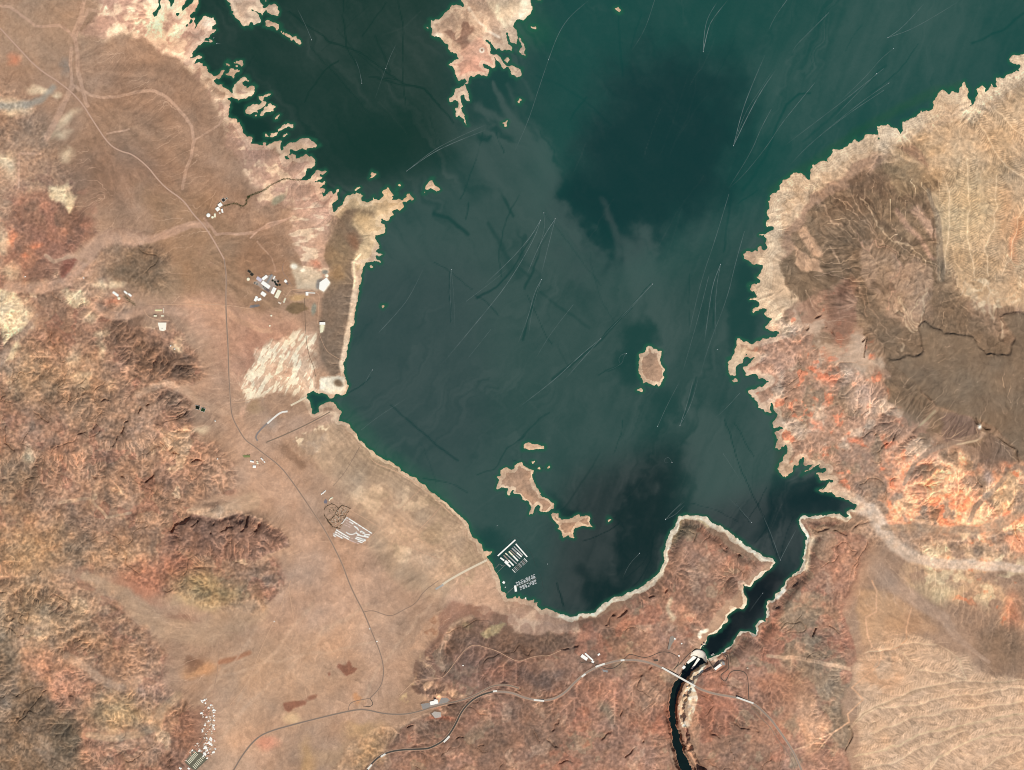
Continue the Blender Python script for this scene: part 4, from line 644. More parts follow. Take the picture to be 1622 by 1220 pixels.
for a in ([(945,540),(960,510),(1000,520),(1025,485),(1040,510),(1045,530),(1075,545),(1060,570),(1000,590),(980,560)], [(605,790),(650,780),(745,765),(740,790),(690,815),(640,855),(615,830)], [(880,580),(900,580),(895,602),(882,600)]): col((146,98,79), PO, T(300,920,K4,a), soft=1, wob=0.35, al=0.85)
col((146,100,80), E, 494, 1104, 9, 4, -20, soft=0.6, wob=0.3, al=0.8); col((226,190,150), E, 463, 1140, 12, 9, soft=0.6, wob=0.4, al=0.85); col((220,150,122), E, 423, 1173, 15, 9, soft=0.7, wob=0.5, al=0.8); col((214,150,104), E, 568, 1100, 8, 8, soft=0.6, al=0.7)
for a in ((315,1063,28,11,-5),): col((196,146,108), E, *a, soft=0.5, wob=0.5, al=0.9); col((134,100,80), E, 310, 1056, 16, 6, soft=0.6, al=0.85)
col((170,120,92), ST, T(300,920,K4,[(200,530),(280,505),(370,470)]), 4, soft=0.7, wob=0.3, al=0.85)
# canyon country east of the dam
col((176,122,96), PO, Z4((960,640),(1160,590),(1220,700),(1240,800),(1160,760),(1060,740),(980,720)), soft=5, al=0.85); col((168,104,80), E, 1065, 1140, 60, 20, -20, soft=0.8, al=0.6)
GR = region((PO, (Z4((1180,150),(1480,60),(1560,200),(1550,480),(1400,560),(1420,700),(1300,720),(1200,620),(1150,450)),), {'soft':7}), (PO, (T(1222,920,K4,[(280,560),(560,480),(600,600),(520,740),(480,880),(520,940),(500,1100),(390,1080),(380,850),(300,740)]),), {'soft':5}), (PO, (Z4((1060,760),(1150,750),(1240,830),(1280,1000),(1310,1216),(1240,1216),(1180,950),(1080,830)),), {'soft':3}))
patch((142,120,98), GR, n18 + 0.4, -0.3, 0.8, 0.85); patch((170,132,108), GR, n9, 0.8, 1.4, 0.6)
col((212,160,124), PO, T(1222,920,K4,[(130,740),(300,760),(380,900),(300,1060),(200,1080),(170,950)]), soft=6, al=0.8); col((192,132,100), E, 1245, 1095, 20, 25, soft=0.8, al=0.5)
col((214,168,124), PO, T(1222,920,K4,[(620,60),(700,40),(900,180),(870,380),(700,450),(620,300)]), soft=6, al=0.6)
col((190,128,98), PO, [(1315,890),(1330,850),(1385,850),(1375,920),(1340,985),(1300,1000)], soft=14, al=0.45)
col((226,206,168), ST, Z4((480,120),(450,170),(490,240)), 4, soft=0.9, wob=0.6, al=0.6); col((140,122,96), E, 1085, 840, 18, 16, soft=0.8, al=0.6); col((150,126,90), E, 1070, 835, 8, 20, soft=0.8, al=0.7)
col((236,208,164), PO, Y4((400,880),(450,880),(530,940),(510,955),(430,910)), soft=2, wob=0.4, al=0.9)
for a in (((1105,1005),(1110,1150)),): pass
col((232,206,170), ST, Y4((1130,1216),(1150,1100),(1185,1030)), 6, soft=0.8, wob=0.5, al=0.75)
ce = Z4((600,585),(560,650),(525,720),(500,800),(505,880),(520,960),(560,960),(590,850),(620,760),(600,690),(650,600),(690,520),(650,510))
CE = region((PO, (ce,), {'soft':2, 'wob':0.3})); patch((240,206,168), CE, CE, 0.1, 0.9, 0.95); patch((252,242,220), CE, n4 + 0.5*n9, 0.0, 1.0, 0.9); patch((196,146,112), CE, n9, 0.9, 1.5, 0.7)
col((222,170,132), PO, Z4((500,850),(590,760),(560,900),(600,1000),(620,1216),(560,1216),(530,1000)), soft=3, al=0.6)
col((200,164,142), PO, Z4((625,500),(560,560),(510,620),(470,600),(520,540),(600,470)), soft=2, wob=0.3, al=0.6)
for a in ((1113,1002,6,3,-35),(1120,1000,5,3,-30),(1110,1008,3,4)): col((250,232,204), E, *a, soft=0.6, wob=0.2)
col((252,244,226), PO, Z4((1110,120),(1180,40),(1200,60),(1150,120)), soft=1.2, wob=0.2)
for q in (Z4((865,385)), Z4((790,520)), Z4((745,500))): col((240,216,184), E, *q[0], 4, 4, soft=0.6, wob=0.2, al=0.9)
# right side: terraced shore, mesa, red rock, badlands
RT = region((PO, ([(1215,330),(1245,265),(1300,240),(1400,190),(1500,130),(1660,70),(1660,150),(1560,220),(1500,290),(1440,260),(1380,250),(1330,275),(1280,310),(1270,345),(1240,370),(1230,420),(1260,440),(1280,450),(1250,480),(1240,520),(1190,530)],), {'soft':5})); patch((222,188,154), RT, RT, 0.1, 0.9, 0.9)
BR = region((PO, ([(1400,250),(1480,200),(1560,170),(1700,80),(1700,480),(1600,490),(1560,480),(1500,470),(1440,400),(1400,330)],), {'soft':8})); patch((208,172,136), BR, BR, 0.1, 0.9, 0.9); patch((196,158,120), BR, n40, 0.3, 1.2, 0.6)
col((206,156,118), E, 1590, 345, 12, 40, 5, soft=0.8, al=0.7); col((214,150,112), E, 1608, 390, 8, 40, 5, soft=0.8, al=0.7); col((204,176,136), E, 1530, 330, 50, 60, soft=0.9, al=0.6)
DK = region((PO, ([(1275,345),(1300,310),(1340,300),(1400,265),(1440,290),(1480,320),(1500,370),(1500,450),(1490,480),(1420,420),(1400,470),(1350,480),(1300,500),(1240,470),(1225,430),(1250,380)],), {'soft':4})); patch((134,110,88), DK, DK, 0.1, 0.9, 0.95); patch((156,126,100), DK, n18, 0.4, 1.2, 0.6)
DM = region((PO, ([(1285,345),(1330,300),(1400,268),(1470,290),(1490,330),(1505,420),(1560,480),(1670,490),(1670,735),(1560,725),(1470,705),(1405,640),(1410,575),(1350,490),(1300,440),(1260,420)],), {'soft':4, 'wob':2.0}))
patch((136,109,86), DM, DM, 0.1, 0.9, 0.62); patch((116,92,73), DM, n30 + 0.4*n9, 0.2, 1.3, 0.6); patch((170,138,110), DM, -n18b + 0.4*n30, 0.7, 1.5, 0.6)
col((126,100,80), PO, B4((460,1160),(620,1100),(730,1130),(720,1216),(760,1300),(560,1300)), soft=3, wob=0.5, al=0.9); col((168,128,102), PO, B4((800,960),(900,920),(970,1000),(1000,1090),(900,1010)), soft=3, wob=0.4, al=0.8); col((150,124,96), PO, [(1400,270),(1430,255),(1470,275),(1480,300),(1430,300)], soft=4, al=0.8)
for p in ([(155,270),(190,240),(240,300),(270,380),(275,430),(240,450),(205,390)], [(95,350),(150,400),(185,405),(240,470),(275,540),(150,540),(105,500),(120,470),(100,420)]): col((212,168,135), PO, T(1222,300,K4,p), soft=1.2, wob=0.8, al=0.8)
for p in ([(270,50),(330,130),(370,170),(440,190),(460,210),(380,190),(300,110)], [(325,330),(360,380),(400,460),(410,490),(360,420)], [(400,490),(412,580),(400,560)]): col((210,170,138), PO, T(1222,300,K4,p), soft=1.0, wob=0.8, al=0.8)
col((142,116,92), PO, T(1222,300,K4,[(600,0),(800,30),(960,100),(1060,200),(1080,310),(1110,560),(1050,640),(1000,520),(840,390),(700,270)]), soft=5, wob=0.6, al=0.8); col((196,156,130), ST, T(1222,300,K4,[(930,130),(1000,200),(1050,290)]), 7, soft=0.7, al=0.9); col((196,154,128), ST, T(1222,300,K4,[(810,120),(900,250),(950,300),(1050,440)]), 4, soft=0.8, al=0.8)
col((188,154,128), PO, T(1222,300,K4,[(560,350),(720,290),(840,400),(1000,470),(1060,600),(950,800),(700,780),(580,560)]), soft=5, wob=1.6, al=0.7); patch((150,122,98), region((PO, (T(1222,300,K4,[(560,350),(720,290),(840,400),(1000,470),(1060,600),(950,800),(700,780),(580,560)]),), {'soft':6})), n18, 0.1, 1.0, 0.7)
col((126,104,84), PO, T(1222,300,K4,[(640,620),(760,800),(960,860),(1060,820),(1080,620),(1200,640),(1290,800),(1400,860),(1560,1000),(1622,940),(1622,1216),(760,1216),(740,1000),(560,760)]), soft=6, wob=0.6, al=0.85)
col((126,104,84), PO, T(1222,600,K4,[(650,0),(900,0),(1020,180),(930,310),(800,330),(760,200),(640,110)]), soft=3, wob=0.4, al=0.9); col((132,106,92), PO, T(1222,600,K4,[(1060,230),(1200,210),(1320,270),(1330,350),(1200,400),(1100,420)]), soft=2.5, wob=0.3, al=0.9); col((134,108,90), PO, T(1222,600,K4,[(1300,440),(1380,350),(1540,460),(1540,540),(1460,570),(1330,550)]), soft=2.5, wob=0.3, al=0.9); col((134,108,86), PO, T(1222,600,K4,[(930,450),(1060,230),(1090,330),(1000,430)]), soft=3, al=0.8)
for a_, wd_, c_ in (([(300,-20),(520,130),(700,260),(760,300),(880,400),(1000,470),(1090,520)], 1.3, (198,160,130)), ([(480,20),(600,170),(720,260)], 1.1, (192,156,126)), ([(820,170),(860,300),(900,370),(940,430)], 1.2, (200,162,132)), ([(540,240),(600,330),(680,360),(720,290),(830,380),(840,480),(800,620),(780,700)], 1.2, (196,152,126)), ([(980,640),(940,720),(1010,800)], 1.6, (206,176,144)), ([(860,640),(920,720),(980,820)], 1.4, (200,168,138)), ([(560,560),(640,700),(720,790)], 1.4, (176,142,114)), ([(460,480),(560,620),(640,760)], 1.4, (168,134,108)), ([(1130,600),(1240,720),(1300,840),(1370,960)], 1.2, (158,130,104)), ([(1120,620),(1160,760),(1180,880)], 1.0, (156,128,102)), ([(1150,590),(1300,700),(1420,790)], 1.2, (168,138,110)), ([(720,800),(800,880),(900,900)], 1.2, (170,140,114)), ([(1240,640),(1270,560),(1300,620),(1360,760)], 3.0, (212,182,150)), ([(1390,580),(1440,680),(1470,790)], 3.0, (216,186,154)), ([(1622,640),(1520,700),(1490,780)], 2.4, (210,180,146)), ([(1480,480),(1560,560),(1622,560)], 3, (206,176,140)), ([(420,500),(470,640),(540,820)], 1.2, (160,120,98))):
    col(c_, ST, T(1222,300,K4,a_), (wd_*0.6, wd_), soft=0.8, wob=1.3, al=0.6)
for a_ in ([(930,330),(1000,330),(1080,330),(1060,250)], [(600,60),(760,200),(900,330)], [(300,560),(400,620),(480,560)], [(980,110),(1050,180),(1060,240)], [(660,600),(740,640),(800,600)]): col((110,88,70), ST, T(1222,300,K4,a_), (5, 2.5), soft=0.6, wob=0.9, al=0.6)
MT = region((PO, (mesa,), {'soft':3, 'wob':0.4})); patch((130,108,88), MT, MT, 0.1, 0.9, 0.95); patch((146,122,99), MT, bil(n30, XX*0.7 + 300, YY*0.5 + 300) + 0.3*n9, 0.2, 1.8, 0.45)
col((186,162,130), ST, T(1222,600,K4,[(1040,215),(1000,260),(900,360),(850,420)]), (2.4,1.2), soft=0.8, wob=0.2); col((246,236,220), E, 1551, 676, 3, 4, soft=0.8, wob=0.2); col((206,176,144), ST, T(1222,600,K4,[(1350,350),(1300,400),(1180,430)]), (2.5,1.5), soft=0.8, wob=0.2)
WF = region((PO, (T(1222,300,K4,[(1260,660),(1300,560),(1400,560),(1500,650),(1622,600),(1622,720),(1480,780),(1440,720),(1390,780),(1330,700)]),), {'soft':4})); patch((222,194,160), WF, n9 + n18*0.5, -0.1, 0.9, 0.85)
for a in ([(960,820),(880,700),(850,640)], [(1020,790),(1010,700),(990,600)], [(830,720),(930,830)], [(1530,830),(1560,930)], [(850,920),(870,990)]): col((210,180,148), ST, T(1222,300,K4,a), 1.8, soft=1, wob=1.3, al=0.6)
RX = region((PO, ([(1215,520),(1260,480),(1330,440),(1360,470),(1350,520),(1330,560),(1400,580),(1400,640),(1470,700),(1490,740),(1400,790),(1330,790),(1290,745),(1240,740),(1225,680),(1190,620),(1170,590)],), {'soft':6}))
patch((182,138,112), RX, RX, 0.1, 0.9, 0.9); patch((150,124,100), RX, n18b, 0.2, 1.1, 0.7); patch((212,178,150), RX, n18, 0.2, 1.1, 0.75); patch((222,132,100), RX, n9 + 0.5*n30, 1.2, 2.0, 0.65)
col((150,108,87), PO, T(1222,300,K4,[(280,700),(400,640),(500,560),(550,640),(520,830),(500,900),(380,950),(340,840),(270,800)]), soft=6, wob=1.6, al=0.6); col((120,86,70), E, 1330, 470, 10, 14, soft=0.9, al=0.6)
col((198,150,124), PO, A4((1020,960),(1130,930),(1160,900),(1300,1010),(1250,1100),(1100,1180),(930,1190),(940,1130),(1080,1050)), soft=3, wob=0.4, al=0.85); col((226,140,100), E, 1232, 512, 8, 5, -30, soft=0.8, al=0.8); col((212,184,152), PO, A4((820,1090),(960,990),(930,1080),(870,1200),(830,1180)), soft=2, wob=0.3, al=0.8)
col((218,196,176), PO, T(1222,300,K4,[(380,1050),(540,870),(640,900),(740,1010),(760,1080),(600,1100),(560,1180),(440,1150)]), soft=7, wob=1.8, al=0.5); col((206,170,150), E, 1360, 620, 18, 30, soft=0.8, al=0.7)
for a in ((1277,540,7,10),(1290,560,12,14,40),(1310,580,26,9,15),(1386,532,7,6),(1391,550,5,4),(1300,610,14,6),(1360,705,14,10,20),(1400,715,14,7),(1415,690,8,10),(1365,712,10,8),(1305,715,8,6),(1290,660,7,8),(1340,690,10,6,-30)): m9 = E(*a, soft=1.2, wob=1.4); C[m9[0]] += (np.array((234,128,92), np.float32) - C[m9[0]])*(m9[1]*0.75*sm(-0.4, 0.9, (n9 + n18)[m9[0]]))[..., None]
OX = region((PO, ([(1350,760),(1400,720),(1440,740),(1500,720),(1560,740),(1600,730),(1640,740),(1640,880),(1560,850),(1540,880),(1480,850),(1440,840),(1400,840),(1370,800)],), {'soft':8}), (PO, ([(1380,790),(1480,800),(1470,835),(1400,830)],), {'soft':5}))
patch((232,160,122), OX, n18 + 0.3*n9 + 0.3, -0.6, 0.4, 0.9); patch((238,184,142), OX, n18b + 0.3*n9, 0.1, 1.0, 0.8); patch((230,132,96), OX, n9 + 0.4*n30, 0.6, 1.6, 0.65); patch((164,128,102), OX, -n30, 0.6, 1.2, 0.75)
col((232,184,136), PO, T(1222,600,K4,[(1420,650),(1510,590),(1570,700),(1560,780),(1440,900),(1400,800)]), soft=4, wob=1.0, al=0.5); col((156,124,100), PO, T(1222,600,K4,[(1260,560),(1320,600),(1390,570),(1390,690),(1320,690),(1270,620)]), soft=2.5, wob=0.4, al=0.85); col((186,160,150), E, 1556, 752, 8, 14, -15, soft=0.8, al=0.6)
for p in ([(980,860),(1060,890),(1030,960),(980,930)], [(640,700),(680,720),(650,750),(610,730)], [(900,590),(1060,560),(1100,590),(900,680)], [(1180,550),(1230,530),(1230,590),(1180,590)], [(780,810),(850,820),(840,860),(780,850)], [(1320,720),(1350,740),(1310,790),(1290,760)], [(1040,500),(1130,480),(1140,570),(1060,540)]): col((136,108,86), PO, T(1222,600,K4,p), soft=3, wob=0.8, al=0.8)
CR = region((PO, ([(1430,900),(1460,880),(1520,860),(1620,880),(1660,900),(1660,1020),(1600,1000),(1560,960),(1500,950),(1460,940)],), {'soft':8})); patch((214,172,136), CR, n18 + 0.3*n9, -0.6, 0.6, 0.9); patch((238,208,166), CR, n18b, 0.4, 1.1, 0.7); patch((226,130,92), CR, n9 + 0.5*n40, 0.8, 1.5, 0.6); patch((160,128,104), CR, -n30, 0.6, 1.3, 0.8)
col((142,114,92), E, 1590, 1030, 40, 28, 35, soft=0.7, al=0.75); col((226,140,104), E, 1605, 970, 12, 24, soft=0.9, al=0.6); col((236,206,160), E, 1490, 940, 26, 18, soft=0.8, al=0.7)
BB_ = region((PO, ([(1362,1060),(1400,1000),(1450,1000),(1520,1030),(1560,1060),(1680,1090),(1680,1270),(1350,1270),(1362,1150)],), {'soft':9})); patch((219,180,148), BB_, BB_, 0.1, 0.9, 0.95); patch((214,162,124), region((E, (1400,1065,30,45), {'soft':0.7})), n18, -0.6, 0.8, 0.7)
col((204,158,122), PO, [(1370,920),(1440,950),(1500,1000),(1440,1010),(1380,1030)], soft=8, al=0.7)
# washes and sandy channels
for c_, pts, wd, al, soft, wob in WASH: col(c_, ST, pts, wd, al=al, soft=soft, wob=wob)
# channels follow the drainage the land was cut by
flat = sm(0.5, 0.2, Rg)
badl = np.clip(BR + BB_ + RT + CR*0.5, 0, 1)
patch((212,174,146), flat*(1-BE), LA + 0.25*n9, 4.5, 5.6, 0.55); patch((206,166,138), flat*(1-BE)*(1-DK), LA, 3.9, 4.5, 0.32); patch((148,114,92), flat*(1-BE)*sm(560, 430, XX)*sm(640, 420, YY), curb + 0.6*n9, 0.6, 2.2, 0.35)
patch((196,162,130), DM, LA + 0.2*n9, 4.2, 5.0, 0.6); patch((238,206,168), badl*(1 - np.clip(mb1 + mb2_, 0, 1)), LA, 4.1, 5.0, 0.55); patch((232,198,160), np.clip(mb1 + mb2_, 0, 1), -np.minimum(fdA, fdB + 0.35), -1.6, -0.5, 0.6)
patch((196,160,124), badl, cur, 0.8, 3.5, 0.3)
patch((196,160,132), np.clip(MR + KH + RX, 0, 1), LA + 0.2*n9, 4.6, 5.6, 0.5)
# pale ring the falling lake left, wide on the beaches and narrow on the cliffs
rw = np.full((NY, NX), 7.0, np.float32); ra = np.full((NY, NX), 0.55, np.float32)
def ring(op, *a, wd=8, al=0.9, **k):
    s, m = op(*a, **k); rw[s] += (wd - rw[s])*m; ra[s] += (al - ra[s])*m
ring(E, 330, 120, 220, 220, wd=9, al=0.55, soft=0.3); ring(E, 640, 780, 140, 180, wd=6, al=0.6, soft=0.3)
ring(PO, [(860,1010),(900,950),(1020,900),(1040,800),(1120,780),(1250,880),(1220,900),(1110,850),(1080,930),(1000,990)], wd=8, al=1.0, soft=3, wob=0)
ring(PO, [(1100,1070),(1080,1020),(1160,960),(1190,900),(1240,880),(1255,900),(1300,880),(1270,950),(1230,1030),(1150,1070)], wd=3.4, al=0.95, soft=3, wob=0); ring(PO, [(1255,800),(1350,800),(1380,850),(1330,850),(1290,850),(1290,960),(1260,940)], wd=5.5, al=0.95, soft=3, wob=0)
ring(PO, [(1180,360),(1215,300),(1260,240),(1620,60),(1680,120),(1500,240),(1300,300),(1250,440),(1280,500),(1220,560)], wd=20, al=0.6, soft=8); ring(PO, [(1150,540),(1240,520),(1230,640),(1290,740),(1360,790),(1300,800),(1200,740),(1150,620)], wd=10, al=0.55, soft=8)
ring(E, 860, 790, 90, 110, wd=5, al=0.8, soft=0.3); ring(E, 1030, 580, 40, 60, wd=5, al=0.8, soft=0.3)
dd = np.where(nl < 9, nl, dland) + 1.3*n9 + 0.5*n4
rm = ra * sm(1.1, 0.75, dd / rw) * (0.8 + 0.2*np.clip(n9, -1, 1))
C += (np.array((246,216,182), np.float32) - C) * np.clip(rm, 0, 1)[..., None]
hi_ = (sm(0.9, 0.97, ra)*sm(1.0, 0.7, dd/rw)*(0.75 + 0.25*np.clip(n4, -1, 1)))[..., None]; C += (np.array((255,242,218), np.float32) - C)*np.clip(hi_, 0, 1)*0.8  # rings on cliffs painted whiter to offset shade on north-facing slopes
rs_ = (sm(0.06, 0, np.abs(dd/rw - 0.95)) * ra * 0.5 * sm(0.3, 1.0, ra))[..., None]
C += (np.array((250,232,204), np.float32) - C) * rs_
C *= (1 + 0.022*BE*np.sin(dland*0.75 + 1.5*n30)*sm(150, 60, dland))[..., None]
stepn = np.sin(dd*1.5 + 2*n18)                                   # old water lines
C *= (1 + 0.045*stepn*sm(40, 4, dd)*np.clip(RT + 0.5*BL + BE*0.7, 0, 1))[..., None]
# grain everywhere: more in broken rock than on the fans; grit strung out down the slopes
hs_ = blur(hz, 3); gx_ = np.gradient(hs_, axis=1); gy_ = np.gradient(hs_, axis=0); gn = np.hypot(gx_, gy_) + 1e-4
vx, vy = -gx_/gn*1.8, -gy_/gn*1.8
base_n = np.random.default_rng(17).standard_normal((NY, NX)).astype(np.float32); base_n = base_n*0.6 + lat(2.5, 2.5, 18)*0.8
lic = base_n.copy(); px1, py1 = XX.copy(), YY.copy()
for k in range(6):
    px1 += bil(vx, px1, py1); py1 += bil(vy, px1, py1); lic += bil(base_n, px1, py1)
lic = (lic - blur(lic, 8)) / 3.2
g = 0.012*n4 + 0.016*n9 + 0.018*n18 + (0.02*n4 + 0.022*n9 + 0.03*n18b) * sm(0.3, 0.9, Rg) + 0.024*lic*(1 - 0.75*sm(0.4, 0.7, Rg)) + 0.012*base_n
g = g + 0.06*lic*np.clip(DK + DM - 0.8*MT + 0.5*badl, 0, 1)
# shallow rills fanning out over the left plains
def fanned(ax, ay, x0, x1, y0, y1, sd_, amp):
    s_ = win(x0, x1, y0, y1, 0); x = XX[s_]-ax + 0.5*WX[s_]; y = YY[s_]-ay + 0.5*WY[s_]; th = np.arctan2(y, x); r = np.hypot(x, y)
    f = bil(fbm(7, 3, sd_), (th*170) % 1400 + 60, r/9 % 900 + 40)
    e = sm(x0, x0+40, XX[s_])*sm(x1, x1-40, XX[s_])*sm(y0, y0+40, YY[s_])*sm(y1, y1-40, YY[s_])
    g[s_] += amp*f*e*flat[s_]
fanned(90, 110, 110, 470, 20, 380, 91, 0.03); fanned(300, 400, 320, 560, 330, 660, 92, 0.03); fanned(760, 850, 340, 760, 700, 1230, 93, 0.022); fanned(1330, 560, 1210, 1420, 250, 520, 94, 0.04)
C *= np.clip(1 + g, 0.6, 1.5)[..., None]
gr_ = C.mean(-1, keepdims=True); C += (gr_ - C)*(0.10*np.clip(KH + MR + RX, 0, 1))[..., None]
hue = 0.014*n30 + 0.016*n9*sm(0.2, 0.8, Rg)
C[..., 0] *= 1 + hue; C[..., 2] *= 1 - hue
# drifted sand in the hollows, bare darker rock on the spurs
rel = np.clip(cur/3.0, -1.2, 1.2) * sm(0.15, 0.6, Rg)
C *= (1 - 0.09*rel)[..., None]
C *= (1 - 0.22*jz)[..., None]; C[..., 2] *= 0.99  # shade painted into the colour along cracks and scarps
C *= 1 + np.clip(MR, 0, 1)[..., None]*np.array((-0.07, -0.095, -0.12), np.float32)
col((204,154,120), E, 1262, 1095, 34, 40, soft=0.9, al=0.35)
C *= 1 + np.clip(TL + 0.5*BL, 0, 1)[..., None]*np.array((0.05, 0.01, 0.02), np.float32)
# rugged ground painted lighter to offset its slope shading; fine grain sharpened
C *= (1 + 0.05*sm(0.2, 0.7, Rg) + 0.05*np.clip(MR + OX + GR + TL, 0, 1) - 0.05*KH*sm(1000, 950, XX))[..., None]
C += 0.42*(C - np.stack([blur(C[..., k], 2) for k in range(3)], -1))
# what the ground is like to wander over: small pale slips and dark varnished stones
spk = lat(1.7, 1.7, 97)
C *= (1 + 0.035*np.clip(spk, -1.5, 2.5)*(0.4 + sm(0.2, 0.8, Rg)))[..., None]
# ---------------------------------------------------------------- materials and mesh helpers
LIT = np.array((1.20, 1.18, 1.19))          # how bright a flat white ground shows under this sun and sky
def s2l(c):
    c = np.clip(np.asarray(c, np.float64)/255.0, 0, 1); return np.where(c <= 0.04045, c/12.92, ((c+0.055)/1.055)**2.4)
def alb(c): return tuple(np.clip(s2l(c)/LIT, 0.002, 0.86))
MATS = {}
def mat(name, c, rough=0.8, var=0.15, scale=0.08, metal=0.0, spec=0.3):
    if name in MATS: return MATS[name]
    m = bpy.data.materials.new(name); m.use_nodes = True; t = m.node_tree; b = t.nodes['Principled BSDF']
    a = alb(c); n = t.nodes.new('ShaderNodeTexNoise'); n.inputs['Scale'].default_value = scale; n.inputs['Detail'].default_value = 4
    g = t.nodes.new('ShaderNodeNewGeometry'); t.links.new(g.outputs['Position'], n.inputs['Vector'])
    r = t.nodes.new('ShaderNodeValToRGB'); t.links.new(n.outputs['Fac'], r.inputs['Fac'])
    r.color_ramp.elements[0].position = 0.3; r.color_ramp.elements[1].position = 0.7
    r.color_ramp.elements[0].color = (*[x*(1-var) for x in a], 1); r.color_ramp.elements[1].color = (*[min(0.9, x*(1+var)) for x in a], 1)
    t.links.new(r.outputs['Color'], b.inputs['Base Color']); b.inputs['Roughness'].default_value = rough; b.inputs['Metallic'].default_value = metal
    b.inputs['Specular IOR Level'].default_value = spec
    MATS[name] = m; return m
def mesh_np(name, V, F, mats=(), smooth=False, attrs=None):
    me = bpy.data.meshes.new(name); V = np.asarray(V, np.float32); F = np.asarray(F, np.int32); k = F.shape[1]
    me.vertices.add(len(V)); me.vertices.foreach_set('co', V.ravel()); me.loops.add(F.size); me.loops.foreach_set('vertex_index', F.ravel())
    me.polygons.add(len(F)); me.polygons.foreach_set('loop_start', np.arange(0, F.size, k, dtype=np.int32)); me.polygons.foreach_set('loop_total', np.full(len(F), k, np.int32))
    for n, (ty, d) in (attrs or {}).items():
        at = me.attributes.new(n, ty, 'POINT'); at.data.foreach_set('color' if ty == 'FLOAT_COLOR' else 'value', np.asarray(d, np.float32).ravel())
    if smooth: me.polygons.foreach_set('use_smooth', np.ones(len(F), bool))
    me.update(calc_edges=True)
    for m in mats: me.materials.append(m)
    return me
def link(name, me, parent=None, loc=None, rz=0.0):
    o = bpy.data.objects.new(name, me); sc.collection.objects.link(o)
    if parent: o.parent = parent
    if loc is not None: o.location = loc
    o.rotation_euler = (0, 0, rz); return o
def tag(o, label=None, cat=None, group=None, kind=None):
    for k, v in (('label', label), ('category', cat), ('group', group), ('kind', kind)):
        if v: o[k] = v
    return o
# ---------------------------------------------------------------- the ground itself, one sheet
def grid_mesh(name, keep, z, step, mats, attrs, smooth=True):
    ny, nx = keep.shape; ids = np.full((ny, nx), -1, np.int64)
    q = keep[:-1, :-1] | keep[1:, :-1] | keep[:-1, 1:] | keep[1:, 1:]
    use = np.zeros((ny, nx), bool); use[:-1, :-1] |= q; use[1:, :-1] |= q; use[:-1, 1:] |= q; use[1:, 1:] |= q
    n = int(use.sum()); ids[use] = np.arange(n); jj, ii = np.nonzero(use)
    V = np.empty((n, 3), np.float32); V[:, 0] = (X0 + ii*step - 811.0)*S; V[:, 1] = (610.0 - (Y0 + jj*step))*S; V[:, 2] = z[use]
    a, b, c, d = ids[1:, :-1][q], ids[1:, 1:][q], ids[:-1, 1:][q], ids[:-1, :-1][q]
    return mesh_np(name, V, np.stack([a, b, c, d], 1), mats, smooth, {k: (ty, v[use]) for k, (ty, v) in attrs.items()})
gm = bpy.data.materials.new('desert_ground'); gm.use_nodes = True; t = gm.node_tree; b = t.nodes['Principled BSDF']
b.inputs['Roughness'].default_value = 0.95; b.inputs['Specular IOR Level'].default_value = 0.05
at = t.nodes.new('ShaderNodeAttribute'); at.attribute_name = 'rock'
ge = t.nodes.new('ShaderNodeNewGeometry')
n1 = t.nodes.new('ShaderNodeTexNoise'); n1.inputs['Scale'].default_value = 0.045; n1.inputs['Detail'].default_value = 5; n1.inputs['Roughness'].default_value = 0.65
t.links.new(ge.outputs['Position'], n1.inputs['Vector'])
mr = t.nodes.new('ShaderNodeMapRange'); mr.inputs['From Min'].default_value = 0.3; mr.inputs['From Max'].default_value = 0.7; mr.inputs['To Min'].default_value = 0.90; mr.inputs['To Max'].default_value = 1.10
t.links.new(n1.outputs['Fac'], mr.inputs['Value'])
mx = t.nodes.new('ShaderNodeMix'); mx.data_type = 'RGBA'; mx.blend_type = 'MULTIPLY'; mx.inputs['Factor'].default_value = 1.0
t.links.new(at.outputs['Color'], mx.inputs['A']); t.links.new(mr.outputs['Result'], mx.inputs['B']); t.links.new(mx.outputs['Result'], b.inputs['Base Color'])
bp = t.nodes.new('ShaderNodeBump'); bp.inputs['Strength'].default_value = 0.5; bp.inputs['Distance'].default_value = 3.0
t.links.new(n1.outputs['Fac'], bp.inputs['Height']); t.links.new(bp.outputs['Normal'], b.inputs['Normal'])
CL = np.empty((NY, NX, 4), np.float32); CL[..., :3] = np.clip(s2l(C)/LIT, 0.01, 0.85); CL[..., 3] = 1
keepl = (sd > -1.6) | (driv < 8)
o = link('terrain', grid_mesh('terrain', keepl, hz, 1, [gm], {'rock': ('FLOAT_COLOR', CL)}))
tag(o, 'bare desert of fans, red rock hills and pale shores round the lake', None, None, 'structure')
def zat(px, py): return float(bil(hz, np.array([px]), np.array([py]))[0])
def outer_coord(lo, hi, far, n):
    t_ = np.linspace(0, 1, n)[1:]**1.7
    return np.concatenate([(lo - far*t_)[::-1], np.linspace(lo, hi, 60), hi + far*t_])
ox, oy = outer_coord(X0, X1, 1500, 26), outer_coord(Y0, Y1, 1500, 26)
OX_, OY_ = np.meshgrid(ox, oy); cx_, cy_ = np.clip(OX_, X0, X1), np.clip(OY_, Y0, Y1)
away = np.hypot(OX_ - cx_, OY_ - cy_)
oz = bil(hz, cx_, cy_) - 1.0 + np.random.default_rng(5).normal(0, 1, OX_.shape)*np.minimum(away*0.25, 30)
inn = (OX_ >= X0) & (OX_ <= X1) & (OY_ >= Y0) & (OY_ <= Y1)
lakeo = (OY_ < Y0 + 1) & (OX_ > 249) & (OX_ < 1660 - 0.35*(OY_ + 30)); oz = np.where(lakeo & (away > 0), -20, oz)
